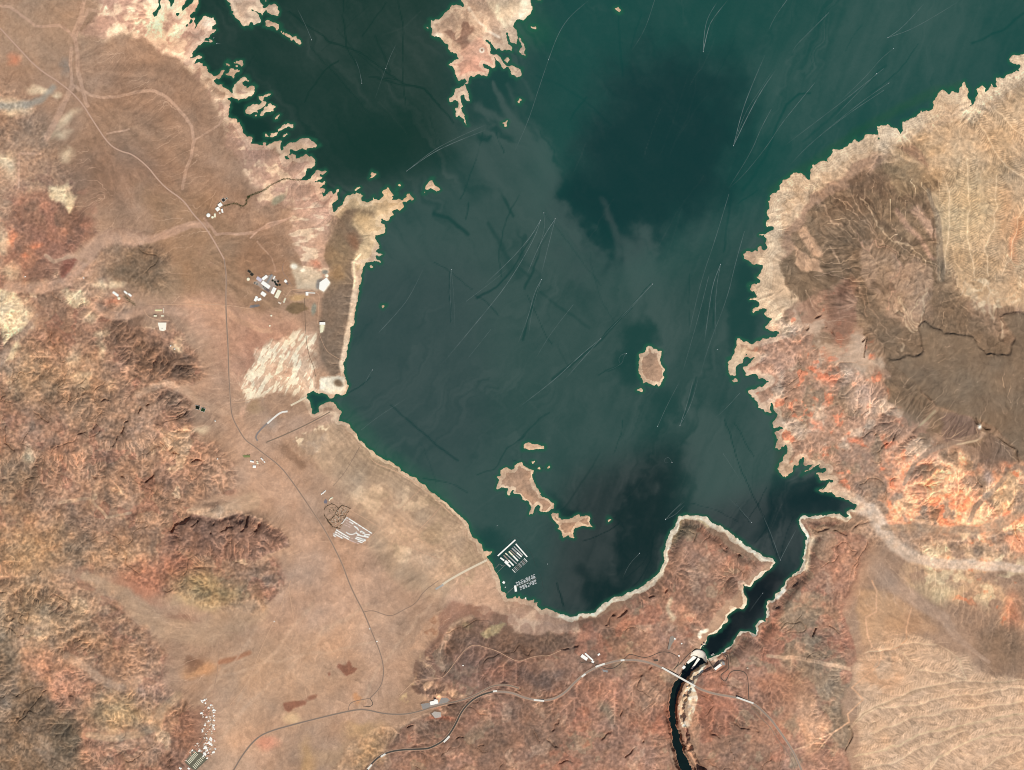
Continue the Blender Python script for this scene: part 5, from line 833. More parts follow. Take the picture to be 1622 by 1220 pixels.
q = ~(inn[:-1, :-1] & inn[1:, 1:] & inn[1:, :-1] & inn[:-1, 1:]); ids = np.arange(OX_.size).reshape(OX_.shape)
V = np.stack([(OX_-811)*S, (610-OY_)*S, oz], -1).reshape(-1, 3)
oc = np.ones(OX_.shape + (4,), np.float32); oc[..., :3] = bil(CL[..., :3], cx_, cy_); oc[..., :3] += (np.array((0.36, 0.235, 0.16)) * (1 + 0.12*np.random.default_rng(6).normal(0, 1, OX_.shape))[..., None] - oc[..., :3]) * np.clip(away/60, 0, 1)[..., None]
o = link('far_ground', mesh_np('far_ground', V, np.stack([ids[1:, :-1][q], ids[1:, 1:][q], ids[:-1, 1:][q], ids[:-1, :-1][q]], 1), [gm], True, {'rock': ('FLOAT_COLOR', oc)}))
tag(o, 'desert going on beyond the mapped land to the horizon', None, None, 'structure')
# ---------------------------------------------------------------- the lake: how ruffled its surface is and how turbid its water
SL = np.full((NY, NX), 0.62, np.float32); TI = np.empty((NY, NX, 3), np.float32); TI[:] = (27, 68, 60)
def sset(v, op, *a, al=1.0, **k):
    s, m = op(*a, **k); SL[s] += (v - SL[s])*m*al
def tset(c, op, *a, al=1.0, **k):
    s, m = op(*a, **k); TI[s] += (np.array(c, np.float32) - TI[s])*(m*al)[..., None]
tset((18,54,42), PO, [(250,-40),(720,-40),(720,260),(560,320),(300,300)], soft=50, wob=0); tset((18,74,65), PO, [(850,-40),(1700,-40),(1700,200),(1250,330),(1000,450),(850,300)], soft=70, wob=0)
tset((14,56,52), PO, [(980,90),(1180,90),(1150,330),(960,440),(890,330)], soft=50, wob=2); tset((26,62,57), PO, [(560,420),(760,420),(780,700),(700,760),(560,640)], soft=50, wob=0); tset((11,40,36), PO, [(900,760),(1080,700),(1080,900),(980,990),(860,980)], soft=40, wob=0); tset((13,42,40), PO, [(1090,820),(1360,720),(1360,860),(1230,1000),(1100,1060),(1060,1040)], soft=30, wob=0)
sset(0.34, PO, [(250,-40),(700,-40),(720,120),(620,300),(300,320)], soft=30); sset(0.55, E, 660, 90, 60, 80, soft=0.8); sset(0.45, E, 360, 40, 30, 60, soft=0.7); sset(0.50, E, 520, 60, 60, 50, soft=0.8); sset(0.12, E, 600, 230, 90, 50, soft=0.8); sset(0.06, PO, [(300,60),(340,110),(400,180),(440,220),(400,240),(350,170)], soft=8, wob=0.8)
sset(0.32, PO, [(820,-40),(1700,-40),(1700,160),(1250,300),(1000,400),(850,260)], soft=50); sset(0.70, E, 1400, 60, 210, 90, -25, soft=0.9); sset(0.10, PO, [(1030,100),(1180,95),(1200,180),(1150,330),(1000,420),(900,400),(890,310),(980,230)], soft=60, wob=4.0, al=0.9); sset(0.30, E, 900, 130, 60, 110, 15, soft=0.9); sset(0.03, PO, [(900,300),(960,290),(1010,330),(985,400),(960,420),(930,390)], soft=12, wob=2.0)
sset(0.74, PO, [(770,150),(830,180),(900,320),(960,420),(880,440),(790,330),(740,230)], soft=14, wob=2); sset(0.72, PO, [(590,380),(700,320),(800,380),(820,560),(700,640),(570,600)], soft=40); sset(0.12, PO, [(740,90),(800,110),(820,190),(760,200),(740,150)], soft=22, wob=2.5)
sset(0.78, PO, [(990,400),(1030,370),(1060,470),(1070,600),(1050,640),(1000,520)], soft=14, wob=1.5); sset(0.12, PO, [(985,500),(1025,520),(1030,560),(1008,620),(985,560)], soft=16, wob=2.2); sset(0.5, PO, [(1110,350),(1180,330),(1160,560),(1150,720),(1080,600)], soft=25); sset(0.16, PO, [(1180,400),(1215,470),(1200,560),(1160,560),(1165,480)], soft=9)
sset(0.84, PO, [(1085,650),(1130,640),(1190,760),(1170,830),(1090,800)], soft=14, wob=1.5); sset(0.28, PO, [(1035,560),(1080,640),(1083,720),(1085,800),(1040,740)], soft=22, wob=2); sset(0.16, PO, [(1000,790),(1080,750),(1075,810),(1030,900),(980,960),(920,975),(910,900),(960,870)], soft=24, wob=3); sset(0.5, E, 940, 885, 30, 24, soft=0.9); sset(0.45, E, 1000, 920, 14, 40, 25, soft=0.9)
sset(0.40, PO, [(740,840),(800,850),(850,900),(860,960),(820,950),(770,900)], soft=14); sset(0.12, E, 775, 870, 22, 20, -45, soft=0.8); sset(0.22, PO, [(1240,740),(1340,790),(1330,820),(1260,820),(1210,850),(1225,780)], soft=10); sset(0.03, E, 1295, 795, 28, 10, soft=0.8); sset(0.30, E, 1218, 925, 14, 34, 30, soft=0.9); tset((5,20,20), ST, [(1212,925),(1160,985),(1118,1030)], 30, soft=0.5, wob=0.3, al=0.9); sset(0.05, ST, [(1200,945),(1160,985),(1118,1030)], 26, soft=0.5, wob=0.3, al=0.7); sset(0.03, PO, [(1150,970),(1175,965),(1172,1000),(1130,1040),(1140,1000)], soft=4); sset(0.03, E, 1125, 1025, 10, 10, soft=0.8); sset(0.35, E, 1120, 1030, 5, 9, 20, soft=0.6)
sset(0.10, PO, [(480,610),(535,615),(530,640),(490,650)], soft=2); sset(0.2, E, 890, 800, 40, 10, 40, soft=0.9)
tset((20,84,62), ST, [(545,650),(600,725),(690,780),(740,850),(790,930)], 14, soft=0.9, wob=0.3, al=0.6); tset((20,80,56), ST, [(1225,300),(1330,225),(1480,145),(1520,135)], 7, soft=0.9, wob=0.3, al=0.7); tset((24,92,66), E, 835, 40, 40, 25, soft=0.9, al=0.6); tset((14,62,44), ST, [(1230,600),(1240,680),(1240,740)], 9, soft=0.9, al=0.7)
# wind streaks: long and thin, turned along the breeze of each part of the lake
def streak(ang, lx, ly, seed, octs=2):
    a = math.radians(ang); u = XX*math.cos(a) + YY*math.sin(a); v = -XX*math.sin(a) + YY*math.cos(a)
    out = 0
    for o_ in range(octs):
        f = fbm(ly/2**o_, 2, seed + o_); out = out + bil(f, (u*ly/lx) % 1500 + 60, v % 1180 + 40)/(1 + o_)
    return out
# calm lines: old wakes and slicks that the wind has not yet ruffled
rl = random.Random(31)
for k in range(150):
    x = rl.uniform(380, 1560); y = rl.uniform(0, 960)
    if bil(sd, np.array([x]), np.array([y]))[0] > -12: continue
    a = math.radians(-72 + rl.gauss(0, 9) if x > 980 else (-58 + rl.gauss(0, 14) if rl.random() < 0.55 else 50 + rl.gauss(0, 14)))
    if x > 1180 and y < 330: a = math.radians(-50 + rl.gauss(0, 8))
    L_ = rl.uniform(30, 150); bend = rl.gauss(0, 0.25); pts = []
    for q_ in range(7):
        u = q_/6 - 0.5; pts.append((x + L_*u*math.cos(a + bend*u), y + L_*u*math.sin(a + bend*u)))
    dk = rl.random() < 0.45
    sset(0.05 if dk else 0.95, ST, pts, rl.uniform(0.6, 1.4) if dk else rl.uniform(0.5, 0.9), soft=0.9, wob=0.25, al=rl.uniform(0.25, 0.7) if dk else rl.uniform(0.12, 0.3))
for pts, wd, al in ((N4((990,0),(985,120),(1020,300),(1080,420)), 1.6, 0.8), (N4((1350,0),(1370,200),(1370,450),(1400,700)), 1.2, 0.7), (N4((620,60),(760,160),(900,260),(1100,330),(1260,460),(1400,540),(1500,560),(1622,680)), 2.0, 0.8), (N4((1160,500),(1350,510)), 1.5, 0.7), (C4((0,510),(160,540),(290,560),(380,660),(490,790)), 2, 0.7), (C4((760,850),(800,980)), 1.5, 0.7),
    (T(600,300,K4,[(360,145),(440,170),(500,220),(570,275)]), 5, 0.85), (T(600,300,K4,[(560,180),(575,130),(570,70)]), 2, 0.7), (T(600,300,K4,[(640,690),(760,620),(860,500),(960,350),(1035,215)]), (4,0.8), 0.8), (T(600,300,K4,[(940,620),(1020,440),(1060,330),(1130,200)]), (3.5,0.8), 0.75), (T(600,300,K4,[(1060,150),(1065,280),(1000,440)]), 1.3, 0.7), (T(600,300,K4,[(930,960),(960,820),(1000,690),(1045,585)]), (3,0.7), 0.75), (T(600,300,K4,[(370,450),(480,520),(610,640)]), 1.6, 0.6), (T(600,300,K4,[(1120,1216),(1280,1090),(1430,960),(1622,760)]), (5,1.5), 0.7), (T(600,300,K4,[(470,520),(465,650),(475,860)]), 1.4, 0.6), (T(600,300,K4,[(1480,1160),(1560,1130),(1560,1070)]), 2, 0.6), (T(600,300,K4,[(760,0),(830,110),(860,175)]), 4, 0.7), (T(600,300,K4,[(700,210),(800,380),(840,440)]), 5, 0.5), (T(600,300,K4,[(900,480),(960,540)]), 4, 0.5), (T(600,300,K4,[(1040,650),(1150,740),(1350,880)]), 4, 0.4),
    (T(1000,0,K4,[(1150,600),(1080,600),(1000,660),(940,790),(880,950),(760,1170),(720,1216)]), (2.5,4), 0.8), (T(1000,0,K4,[(1622,430),(1500,560),(1300,740),(1100,900)]), 3, 0.4), (A4((845,0),(830,200),(800,400)), 2.5, 0.6), (A4((735,640),(730,900)), 1.6, 0.6), (A4((590,560),(570,880)), 1.2, 0.4), (A4((0,960),(150,800),(330,620)), (1.6,0.8), 0.8), (A4((0,1190),(60,1150),(140,1130),(140,1080)), 1.6, 0.7), (T(1222,0,K4,[(1622,80),(1500,190),(1300,270)]), 3, 0.6),
    (Y4((420,0),(380,150),(320,290)), 2.2, 0.7), (Y4((660,280),(800,500)), 1.2, 0.7), (Y4((600,260),(700,560),(860,880),(940,1140)), 1.5, 0.85), (Y4((900,700),(935,860)), 0.9, 0.6), (Y4((670,780),(770,920)), 1.0, 0.6), (Y4((370,800),(560,840),(700,920)), 1.3, 0.5), (Y4((960,1150),(1000,1000),(1050,880)), 1.0, 0.5), (X4((220,300),(320,260),(420,120),(530,40)), 1.5, 0.6), (X4((450,190),(560,230),(640,240)), 2, 0.6), (X4((890,720),(1000,690),(1140,610)), 1.3, 0.7), (X4((735,990),(780,1130)), 1.6, 0.9), (X4((1160,960),(1280,860),(1320,790)), 1.2, 0.5), (W4((810,100),(900,40),(960,-20)), 1.4, 0.8), (W4((1300,650),(1500,690),(1580,740)), 1.6, 0.6)):
    sset(0.02, ST, pts, tuple(0.55*q_ for q_ in wd) if hasattr(wd, '__len__') else 0.55*wd, soft=0.9, wob=0.25, al=0.9*al)
mR = sm(900, 1150, XX + 0.3*(YY-400)); mL = 1 - mR
mN = sm(470, 380, YY)*mL; mS = mL - mN
stk = mR*streak(-70, 110, 9, 81) + 0.5*mN*streak(55, 80, 12, 84)
for pts, wd, v_, al in ((C4((730,540),(790,640),(860,780),(1000,960),(1090,1100)), (3,10), 0.95, 0.8), (C4((640,690),(720,730),(800,785)), (6,3), 0.9, 0.7), (C4((650,940),(690,1080),(760,1216)), (8,12), 0.9, 0.6), (C4((820,540),(870,620),(890,650)), (3,5), 0.85, 0.6), (C4((920,500),(960,560),(1000,640)), (2,4), 0.8, 0.5), (C4((1010,980),(1060,1060),(1150,1180)), (4,9), 0.95, 0.6), (C4((570,840),(690,830),(740,850)), (3,3), 0.85, 0.5), (T(600,300,K4,[(880,0),(960,130),(1080,330),(1180,420)]), (10,16), 0.85, 0.5), (T(600,300,K4,[(1440,60),(1500,220),(1540,420)]), (4,6), 0.85, 0.5), (A4((180,440),(190,540),(260,620)), (5,10), 0.95, 0.6), (A4((40,150),(90,300),(160,360)), (4,6), 0.8, 0.5),
    (C4((760,820),(800,860),(830,880)), (3,5), 0.05, 0.7), (C4((660,870),(700,880),(730,860)), (3,2), 0.05, 0.7), (C4((880,600),(930,760),(1000,900)), (3,5), 0.25, 0.5), (C4((300,1000),(480,1000),(560,1100),(620,1200)), (10,16), 0.15, 0.5), (T(600,300,K4,[(1250,580),(1300,700),(1400,860)]), (5,8), 0.35, 0.4), (T(600,300,K4,[(780,350),(830,440),(900,520)]), (5,8), 0.2, 0.5), (X4((850,900),(920,950),(900,1050),(960,1100)), (8,10), 0.04, 0.5), (X4((1130,760),(1160,850),(1100,900)), (7,7), 0.04, 0.6), (X4((960,830),(1030,800),(1060,860)), (9,7), 0.6, 0.6), (X4((1060,930),(1100,980)), (6,6), 0.5, 0.6)):
    sset(v_, ST, pts, wd, soft=0.95, wob=0.5, al=al)
def cstreak(ang, lx, ly, sd_):
    a = math.radians(ang); xw = XX + 1.6*WX; yw = YY + 1.6*WY; u = xw*math.cos(a) + yw*math.sin(a); v = -xw*math.sin(a) + yw*math.cos(a)
    return bil(fbm(ly, 2, sd_), (u*ly/lx) % 1500 + 60, v % 1180 + 40)
fin = mR*cstreak(-70, 110, 3.4, 181) + 1.1*mN*cstreak(52, 90, 4.0, 185) + 0.7*mS*cstreak(-52, 80, 3.6, 183)
wsp = np.clip(mR*cstreak(-66, 70, 16, 187) + mN*cstreak(52, 60, 15, 188) + mS*cstreak(-50, 60, 16, 189), 0, 2)
SL += 0.075*fin*np.clip(SL*1.5, 0.25, 1)*(0.4 + wsp) + 0.06*wsp*np.clip(SL*1.5, 0.2, 1)
SL += 0.05*stk*np.clip(SL*1.6, 0.1, 1) + 0.04*fbm(60, 4, 87)*np.clip(SL*2, 0.2, 1) + 0.035*n18
SL = np.where(driv < 30, 0.1, SL)
shal = sm(-7, 0, sd)[..., None]
TI += (np.array((40, 104, 72), np.float32) - TI)*0.75*shal
SL *= 1 - 0.7*sm(-6, -1, sd)
wm = bpy.data.materials.new('lake_water'); wm.use_nodes = True; t = wm.node_tree; b = t.nodes['Principled BSDF']
a1 = t.nodes.new('ShaderNodeAttribute'); a1.attribute_name = 'turbid'; a2 = t.nodes.new('ShaderNodeAttribute'); a2.attribute_name = 'ruffle'
ge = t.nodes.new('ShaderNodeNewGeometry'); nn = t.nodes.new('ShaderNodeTexNoise'); nn.inputs['Scale'].default_value = 0.018; nn.inputs['Detail'].default_value = 6
t.links.new(ge.outputs['Position'], nn.inputs['Vector'])
ad = t.nodes.new('ShaderNodeMath'); ad.operation = 'MULTIPLY_ADD'; ad.inputs[1].default_value = 0.16
sb = t.nodes.new('ShaderNodeMath'); sb.operation = 'SUBTRACT'; sb.inputs[1].default_value = 0.5
t.links.new(nn.outputs['Fac'], sb.inputs[0]); t.links.new(sb.outputs[0], ad.inputs[0]); t.links.new(a2.outputs['Fac'], ad.inputs[2])
mp = t.nodes.new('ShaderNodeMapRange'); mp.inputs['From Max'].default_value = 1.0; mp.inputs['To Min'].default_value = 0.16; mp.inputs['To Max'].default_value = 0.56
t.links.new(ad.outputs[0], mp.inputs['Value']); t.links.new(mp.outputs['Result'], b.inputs['Roughness']); t.links.new(a1.outputs['Color'], b.inputs['Base Color'])
b.inputs['IOR'].default_value = 1.33; b.inputs['Specular IOR Level'].default_value = 1.0
g2 = slice(None, None, 2)
TL_ = np.ones(TI[g2, g2].shape[:2] + (4,), np.float32); TL_[..., :3] = s2l(TI[g2, g2])/LIT*0.92
s2_ = sd[g2, g2]; zl = np.zeros_like(s2_)
o = link('water', grid_mesh('water', (s2_ < 1.5) & (driv[g2, g2] > 25) | (s2_ < 0), zl, 2, [wm], {'turbid': ('FLOAT_COLOR', TL_), 'ruffle': ('FLOAT', np.clip(SL[g2, g2], 0, 1))}))
tag(o, 'dark green lake with wind streaks and calm slicks', None, None, 'structure')
V = [(-5500, 6395, -0.6), (23000, 6395, -0.6), (23000, 21000, -0.6), (-5500, 21000, -0.6), (8400, 4800, -0.6), (23000, 4800, -0.6), (23000, 6395, -0.6), (8400, 6395, -0.6)]
o = link('far_water', mesh_np('far_water', V, [(0, 1, 2, 3), (4, 5, 6, 7)], [wm], False, {'turbid': ('FLOAT_COLOR', [(0.01, 0.06, 0.05, 1)]*8), 'ruffle': ('FLOAT', [0.35]*8)}))
tag(o, 'open lake going on to the north', None, None, 'structure')
rm_ = mat('river_water', (9, 26, 22), rough=0.12, var=0.3, scale=0.01, spec=0.5)
rp = [( (x-811)*S, (610-y)*S ) for x, y in river]; cen = list(zip(river[:22], river[::-1][:22]))
kr = driv[g2, g2] < 2.5
o = link('river', grid_mesh('river', kr, np.full_like(s2_, -150.0), 2, [rm_], {})); tag(o, 'dark green river in the canyon below the dam', None, None, 'structure')
# ---------------------------------------------------------------- roads, drawn as ribbons lying on their graded beds
def ribbon_mesh(name, pts, width, lift, mats, z=None, smooth_z=True, taper=None):
    p = np.array(resample(chaikin(pts), 0.8)); t_ = np.gradient(p, axis=0); t_ /= np.linalg.norm(t_, axis=1)[:, None] + 1e-9
    nrm = np.stack([-t_[:, 1], t_[:, 0]], 1); hw = width/2/S
    V = []; cols = (-1, -0.33, 0.33, 1)
    if z is None:
        zz = np.max([bil(hz, p[:, 0] + nrm[:, 0]*hw*c, p[:, 1] + nrm[:, 1]*hw*c) for c in (-1, 0, 1)], 0)
        k = 5; zz = np.maximum(zz, np.convolve(np.pad(zz, k, mode='edge'), np.ones(2*k+1)/(2*k+1), 'valid'))
    else: zz = np.full(len(p), z)
    for c in cols:
        q = p + nrm*hw*c; V.append(np.stack([(q[:, 0]-811)*S, (610-q[:, 1])*S, zz + lift], 1))
    n = len(p); V = np.stack(V, 1).reshape(-1, 3); F = []
    for c in range(3):
        i = np.arange(n-1)*4 + c; F.append(np.stack([i, i+1, i+5, i+4], 1))
    F = np.concatenate(F)
    me = mesh_np(name, V, F, mats, False)
    nz = np.cross(V[F[0][1]] - V[F[0][0]], V[F[0][2]] - V[F[0][0]])[2]
    if nz < 0: me.flip_normals()
    return me, p, zz + lift
asph = mat('old_asphalt', (142,120,102), var=0.1); dark = mat('fresh_asphalt', (74,68,60), var=0.12); pale = mat('pale_asphalt', (158,138,122), var=0.1); dirt = mat('graded_dirt', (206,164,132), var=0.1); dirtd = mat('dirt_shoulder', (186,150,124), var=0.1); conc = mat('pale_concrete', (236,228,214), var=0.06, rough=0.7); concg = mat('grey_concrete', (176,170,160), var=0.1)
RM = {'asph': asph, 'dark': dark, 'pale': pale, 'dirt': dirt, 'dirtd': dirtd, 'conc': conc, 'concg': concg, '@sun_bleached_road': mat('sun_bleached_road', (196,160,138), var=0.06), '@highway_asphalt': mat('highway_asphalt', (134,116,100), var=0.08), '@gravel': mat('gravel', (170,136,112), var=0.08), '@plant_road': mat('plant_road', (150,122,104), var=0.08), '@dark_cut': mat('dark_cut', (112,94,76), var=0.1), '@dike_gravel': mat('dike_gravel', (138,118,98), var=0.12), '@ramp_apron': mat('ramp_apron', (140,128,120), var=0.1), '@ramp_sand': mat('ramp_sand', (226,206,174), var=0.06), '@ramp_sandy': mat('ramp_sandy', (226,206,176), var=0.06)}
RZ = {}
def build_road(name, label, pts, width, m, lift=2.5, shoulder=None):
    if shoulder:
        me, _, _ = ribbon_mesh('shoulder', pts, width*shoulder, lift - 1.0, [dirtd]); s_ = link('road_shoulder', me); tag(s_, 'graded strip under the ' + label, None, None, 'structure')
    me, p, zz = ribbon_mesh(name, pts, width, lift, [m]); o = link(name, me); tag(o, label, None, None, 'structure'); RZ[label] = (p, zz); return o
for r_ in ROADS: build_road(*r_[:4], RM[r_[4]], *r_[5:])
# ---------------------------------------------------------------- building blocks
class MB:
    def __init__(s): s.v = []; s.f = []; s.m = []
    def quad(s, pts, m=0):
        n = len(s.v); s.v += list(pts); s.f.append(tuple(range(n, n+len(pts)))); s.m.append(m)
    def prism(s, foot, z0, z1, m=0, mt=None, bottom=False, inset=0.0):
        n = len(foot); cx = sum(p[0] for p in foot)/n; cy = sum(p[1] for p in foot)/n
        top = [(cx+(p[0]-cx)*(1-inset), cy+(p[1]-cy)*(1-inset)) for p in foot]
        for i in range(n):
            a, b_ = foot[i], foot[(i+1) % n]; c, d = top[(i+1) % n], top[i]
            s.quad([(*a, z0), (*b_, z0), (*c, z1), (*d, z1)], m)
        s.quad([(*p, z1) for p in top], m if mt is None else mt)
        if bottom: s.quad([(*p, z0) for p in foot[::-1]], m)
    def box(s, cx, cy, w_, d_, z0, z1, m=0, mt=None, rz=0.0, inset=0.0):
        c, n = math.cos(rz), math.sin(rz)
        s.prism([(cx + x*c - y*n, cy + x*n + y*c) for x, y in ((-w_/2,-d_/2),(w_/2,-d_/2),(w_/2,d_/2),(-w_/2,d_/2))], z0, z1, m, mt, False, inset)
    def cyl(s, cx, cy, r, z0, z1, m=0, mt=None, n=20, r1=None):
        s.prism([(cx + r*math.cos(2*math.pi*k/n), cy + r*math.sin(2*math.pi*k/n)) for k in range(n)], z0, z1, m, mt, False, 0 if r1 is None else 1 - r1/r)
    def gable(s, w_, d_, z0, z1, ov=0.6, m=0):
        x, y = w_/2 + ov, d_/2 + ov
        s.quad([(-x,-y,z0),(x,-y,z0),(x,0,z1),(-x,0,z1)], m); s.quad([(x,y,z0),(-x,y,z0),(-x,0,z1),(x,0,z1)], m)
        s.quad([(-x,y,z0),(-x,-y,z0),(-x,0,z1)], m); s.quad([(x,-y,z0),(x,y,z0),(x,0,z1)], m)
    def build(s, name, mats):
        me = bpy.data.meshes.new(name); me.from_pydata(s.v, [], s.f)
        for m in mats: me.materials.append(m)
        me.polygons.foreach_set('material_index', s.m); me.update(); return me
white = mat('white_roof', (255,251,240), var=0.03, rough=0.6); cream = mat('cream_roof', (244,236,204), var=0.04); wallm = mat('tan_wall', (206,184,158), var=0.06); greyr = mat('grey_roof', (150,146,142), var=0.06); brownr = mat('brown_roof', (112,96,92), var=0.06); darkw = mat('dark_basin_water', (30,40,32), rough=0.2, var=0.1); blackp = mat('black_liner', (40,38,30), var=0.1); steel = mat('painted_steel', (214,214,210), var=0.05, rough=0.5); terra = mat('terracotta_roof', (204,150,122), var=0.08); beiger = mat('beige_roof', (228,208,186), var=0.05)
def empty(name, loc, rz=0.0):
    o = bpy.data.objects.new(name, None); o.empty_display_size = 5; sc.collection.objects.link(o); o.location = loc; o.rotation_euler = (0, 0, rz); return o
def base_z(px, py, r):
    a = [(px + r*c/S, py + r*s_/S) for c, s_ in ((0,0),(.7,.7),(-.7,.7),(.7,-.7),(-.7,-.7))]
    q = [zat(*p) for p in a]; return min(q), max(q)
def building(name, label, cat, p, w_, d_, h, rz, roof=white, wall=None, group=None, kind='flat', units=2):
    lo, hi = base_z(p[0], p[1], max(w_, d_)/2); x, y = world(p); r = math.radians(rz)
    o = empty(name, (x, y, hi), r); tag(o, label, cat, group); wl = MB(); wl.box(0, 0, w_, d_, lo - hi - 3, h); link('wall', wl.build('wall', [wall or wallm]), o)
    rf = MB()
    if kind == 'gable': rf.gable(w_, d_, h, h + 0.22*d_)
    else:
        rf.box(0, 0, w_ + 1, d_ + 1, h + 0.01, h + 0.7); rf.box(0, 0, w_ - 1.2, d_ - 1.2, h + 0.71, h + 0.74)
    ro = link('roof', rf.build('roof', [roof]), o)
    if kind == 'flat' and units:
        me = None
        for k in range(units):
            if me is None:
                u = MB(); u.box(0, 0, 4, 3, 0, 1.8); me = u.build('roof_unit', [greyr])
            link('roof_unit', me, ro, ((k - (units-1)/2)*w_*0.5/units, (0.2 if k % 2 else -0.2)*d_, h + 0.75))
    dr = MB(); dr.box(0, -d_/2 - 0.06, 4, 0.1, 0, 3.5); link('door', dr.build('door', [greyr]), o)
    return o
def tank(name, label, cat, p, r, h, roof=white, wall=None, group=None):
    lo, hi = base_z(p[0], p[1], r); x, y = world(p); o = empty(name, (x, y, hi)); tag(o, label, cat, group)
    b_ = MB(); b_.cyl(0, 0, r, lo - hi - 2, h, n=28); link('tank_wall', b_.build('tank_wall', [wall or steel]), o)
    b_ = MB(); b_.cyl(0, 0, r*1.01, h, h + r*0.10, n=28, r1=r*0.1); link('tank_roof', b_.build('tank_roof', [roof]), o); return o
def basin(name, label, cat, p, w_, d_, rz, fill_m=darkw, group=None, rim=conc):
    lo, hi = base_z(p[0], p[1], max(w_, d_)/2); x, y = world(p); o = empty(name, (x, y, hi), math.radians(rz)); tag(o, label, cat, group)
    b_ = MB()
    for sx, sy, ww, dd_ in ((0, d_/2, w_+4, 3), (0, -d_/2, w_+4, 3), (w_/2, 0, 3, d_-3), (-w_/2, 0, 3, d_-3)): b_.box(sx, sy, ww, dd_, lo-hi-3, 2.4)
    link('basin_wall', b_.build('basin_wall', [rim]), o); b_ = MB(); b_.box(0, 0, w_-2.8, d_-2.8, lo-hi-3, 1.2); link('pool', b_.build('pool', [fill_m]), o); return o
def slab(name, label, pts, m, h=1.5, kind='structure', cat=None):
    cx_ = sum(p[0] for p in pts)/len(pts); cy_ = sum(p[1] for p in pts)/len(pts); ins = [(p[0]*.7 + cx_*.3, p[1]*.7 + cy_*.3) for p in pts] + [(cx_, cy_)]
    lo = min(zat(*p) for p in pts); hi = max(zat(*p) for p in ins); b_ = MB(); q = [world(p) for p in pts]
    ar = sum(q[i][0]*q[(i+1) % len(q)][1] - q[(i+1) % len(q)][0]*q[i][1] for i in range(len(q)))
    b_.prism(q if ar > 0 else q[::-1], lo - 2, hi + h); o = link(name, b_.build(name, [m])); return tag(o, label, cat, None, kind if not cat else None)
# ---------------------------------------------------------------- water treatment plant
PL = lambda x, y: (380 + x/10.14, 400 + y/10.14)
slab('yard', 'grey paved yard of the treatment plant', [PL(230,480), PL(400,380), PL(520,350), PL(620,470), PL(560,560), PL(480,640), PL(380,600)], mat('plant_yard', (170,150,134), var=0.08), 0.8)
building('warehouse', 'cream warehouse with a long roof at the southeast end of the plant', 'warehouse', PL(610,668), 132, 62, 12, 64, cream)
building('warehouse', 'white shorter warehouse just west of the long cream roof', 'warehouse', PL(540,615), 105, 55, 11, 64, white)
building('filter_building', 'white filter building along the middle of the plant', 'building', PL(415,520), 150, 58, 10, -36, white); building('control_building', 'long narrow grey hall pointing northeast across the plant', 'building', PL(478,425), 150, 30, 12, 60, greyr); building('process_building', 'white hall at the northwest corner of the plant', 'building', PL(400,405), 92, 46, 11, 38, white)
building('process_building', 'small white block north of the round tanks', 'building', PL(550,405), 55, 20, 8, 62, white); building('process_building', 'brown roofed block below the filter building', 'building', PL(445,605), 70, 42, 9, -36, brownr); building('process_building', 'pale lilac block beside the dark ponds', 'building', PL(310,430), 90, 52, 8, -34, mat('lilac_roof', (206,196,204), var=0.06))
building('white_hall', 'white hall with annexes south of the filter building', 'building', PL(378,668), 82, 58, 9, -36, white); building('storage_shed', 'white shed northwest of the grey lot', 'shed', PL(258,745), 82, 42, 9, 66, white); building('storage_shed', 'white shed east of its twin by the grey lot', 'shed', PL(312,755), 62, 38, 9, 20, white)
building('pump_house', 'white cube north of the access road bend', 'building', PL(735,462), 46, 40, 8, -40, white); building('pump_house', 'dark low block southeast of the white cube', 'building', PL(760,500), 34, 24, 6, -40, brownr); building('pump_house', 'small tan hut beside the looped drive', 'building', PL(638,812), 50, 22, 6, -25, beiger)
basin('settling_basin', 'long pale basin inside the looped drive south of the plant', 'basin', PL(718,770), 20, 76, -22, mat('pale_water', (226,220,180), rough=0.3), None)
building('valve_house', 'white valve house on the road to the hill tank', 'building', PL(1078,662), 42, 58, 8, 0, white)
for k, q in enumerate(((150,305,62,40),(192,352,56,50))): basin('sludge_pond', ('black pond at the far northwest end of the plant', 'second black pond next to the lilac block')[k], 'pond', PL(*q[:2]), q[2], q[3], -36, blackp, None, mat('earth_rim', (170,140,112)))
for k, (x, y) in enumerate(((240,490),(275,508),(378,552),(405,572))): basin('filter_basin', 'dark water basin set in the filter building row', 'basin', PL(x, y), 26 if k < 2 else 18, 30 if k < 2 else 58, -36 if k < 2 else -26, darkw, 'filter basins of the plant')
for x, y in ((525,452),(565,474),(615,466),(580,508),(640,520),(602,526)): tank('round_tank', 'dark round tank in the cluster at the plant', 'tank', PL(x, y), 17, 6, darkw, greyr, 'dark round tanks of the plant')
tank('water_tank', 'cream round tank southwest of the black ponds', 'water tank', PL(135,430), 25, 10, cream); tank('water_tank', 'small white tank south of the plant above the wash', 'water tank', PL(505,1015), 15, 8, cream); tank('water_tank', 'small white tank lowest on the wash edge', 'water tank', PL(480,1178), 14, 8, cream)
slab('reservoir_cover', 'large white covered reservoir on the dark hill', [PL(1280,480), PL(1390,402), PL(1448,480), PL(1345,625), PL(1272,590)], mat('white_liner', (252,248,236), var=0.02), 5, None, 'reservoir'); slab('concrete_apron', 'white concrete apron below the covered reservoir', [PL(1060,635), PL(1210,635), PL(1210,662), PL(1060,655)], conc, 1.5)
building('pump_station', 'white pump station on the peninsula road', 'building', PL(1325,1140), 88, 40, 10, 0, white); slab('pump_yard', 'cream yard south of the peninsula pump station', [PL(1295,1165), PL(1350,1165), PL(1335,1280), PL(1290,1290)], mat('cream_yard', (240,232,196), var=0.05), 1.2)
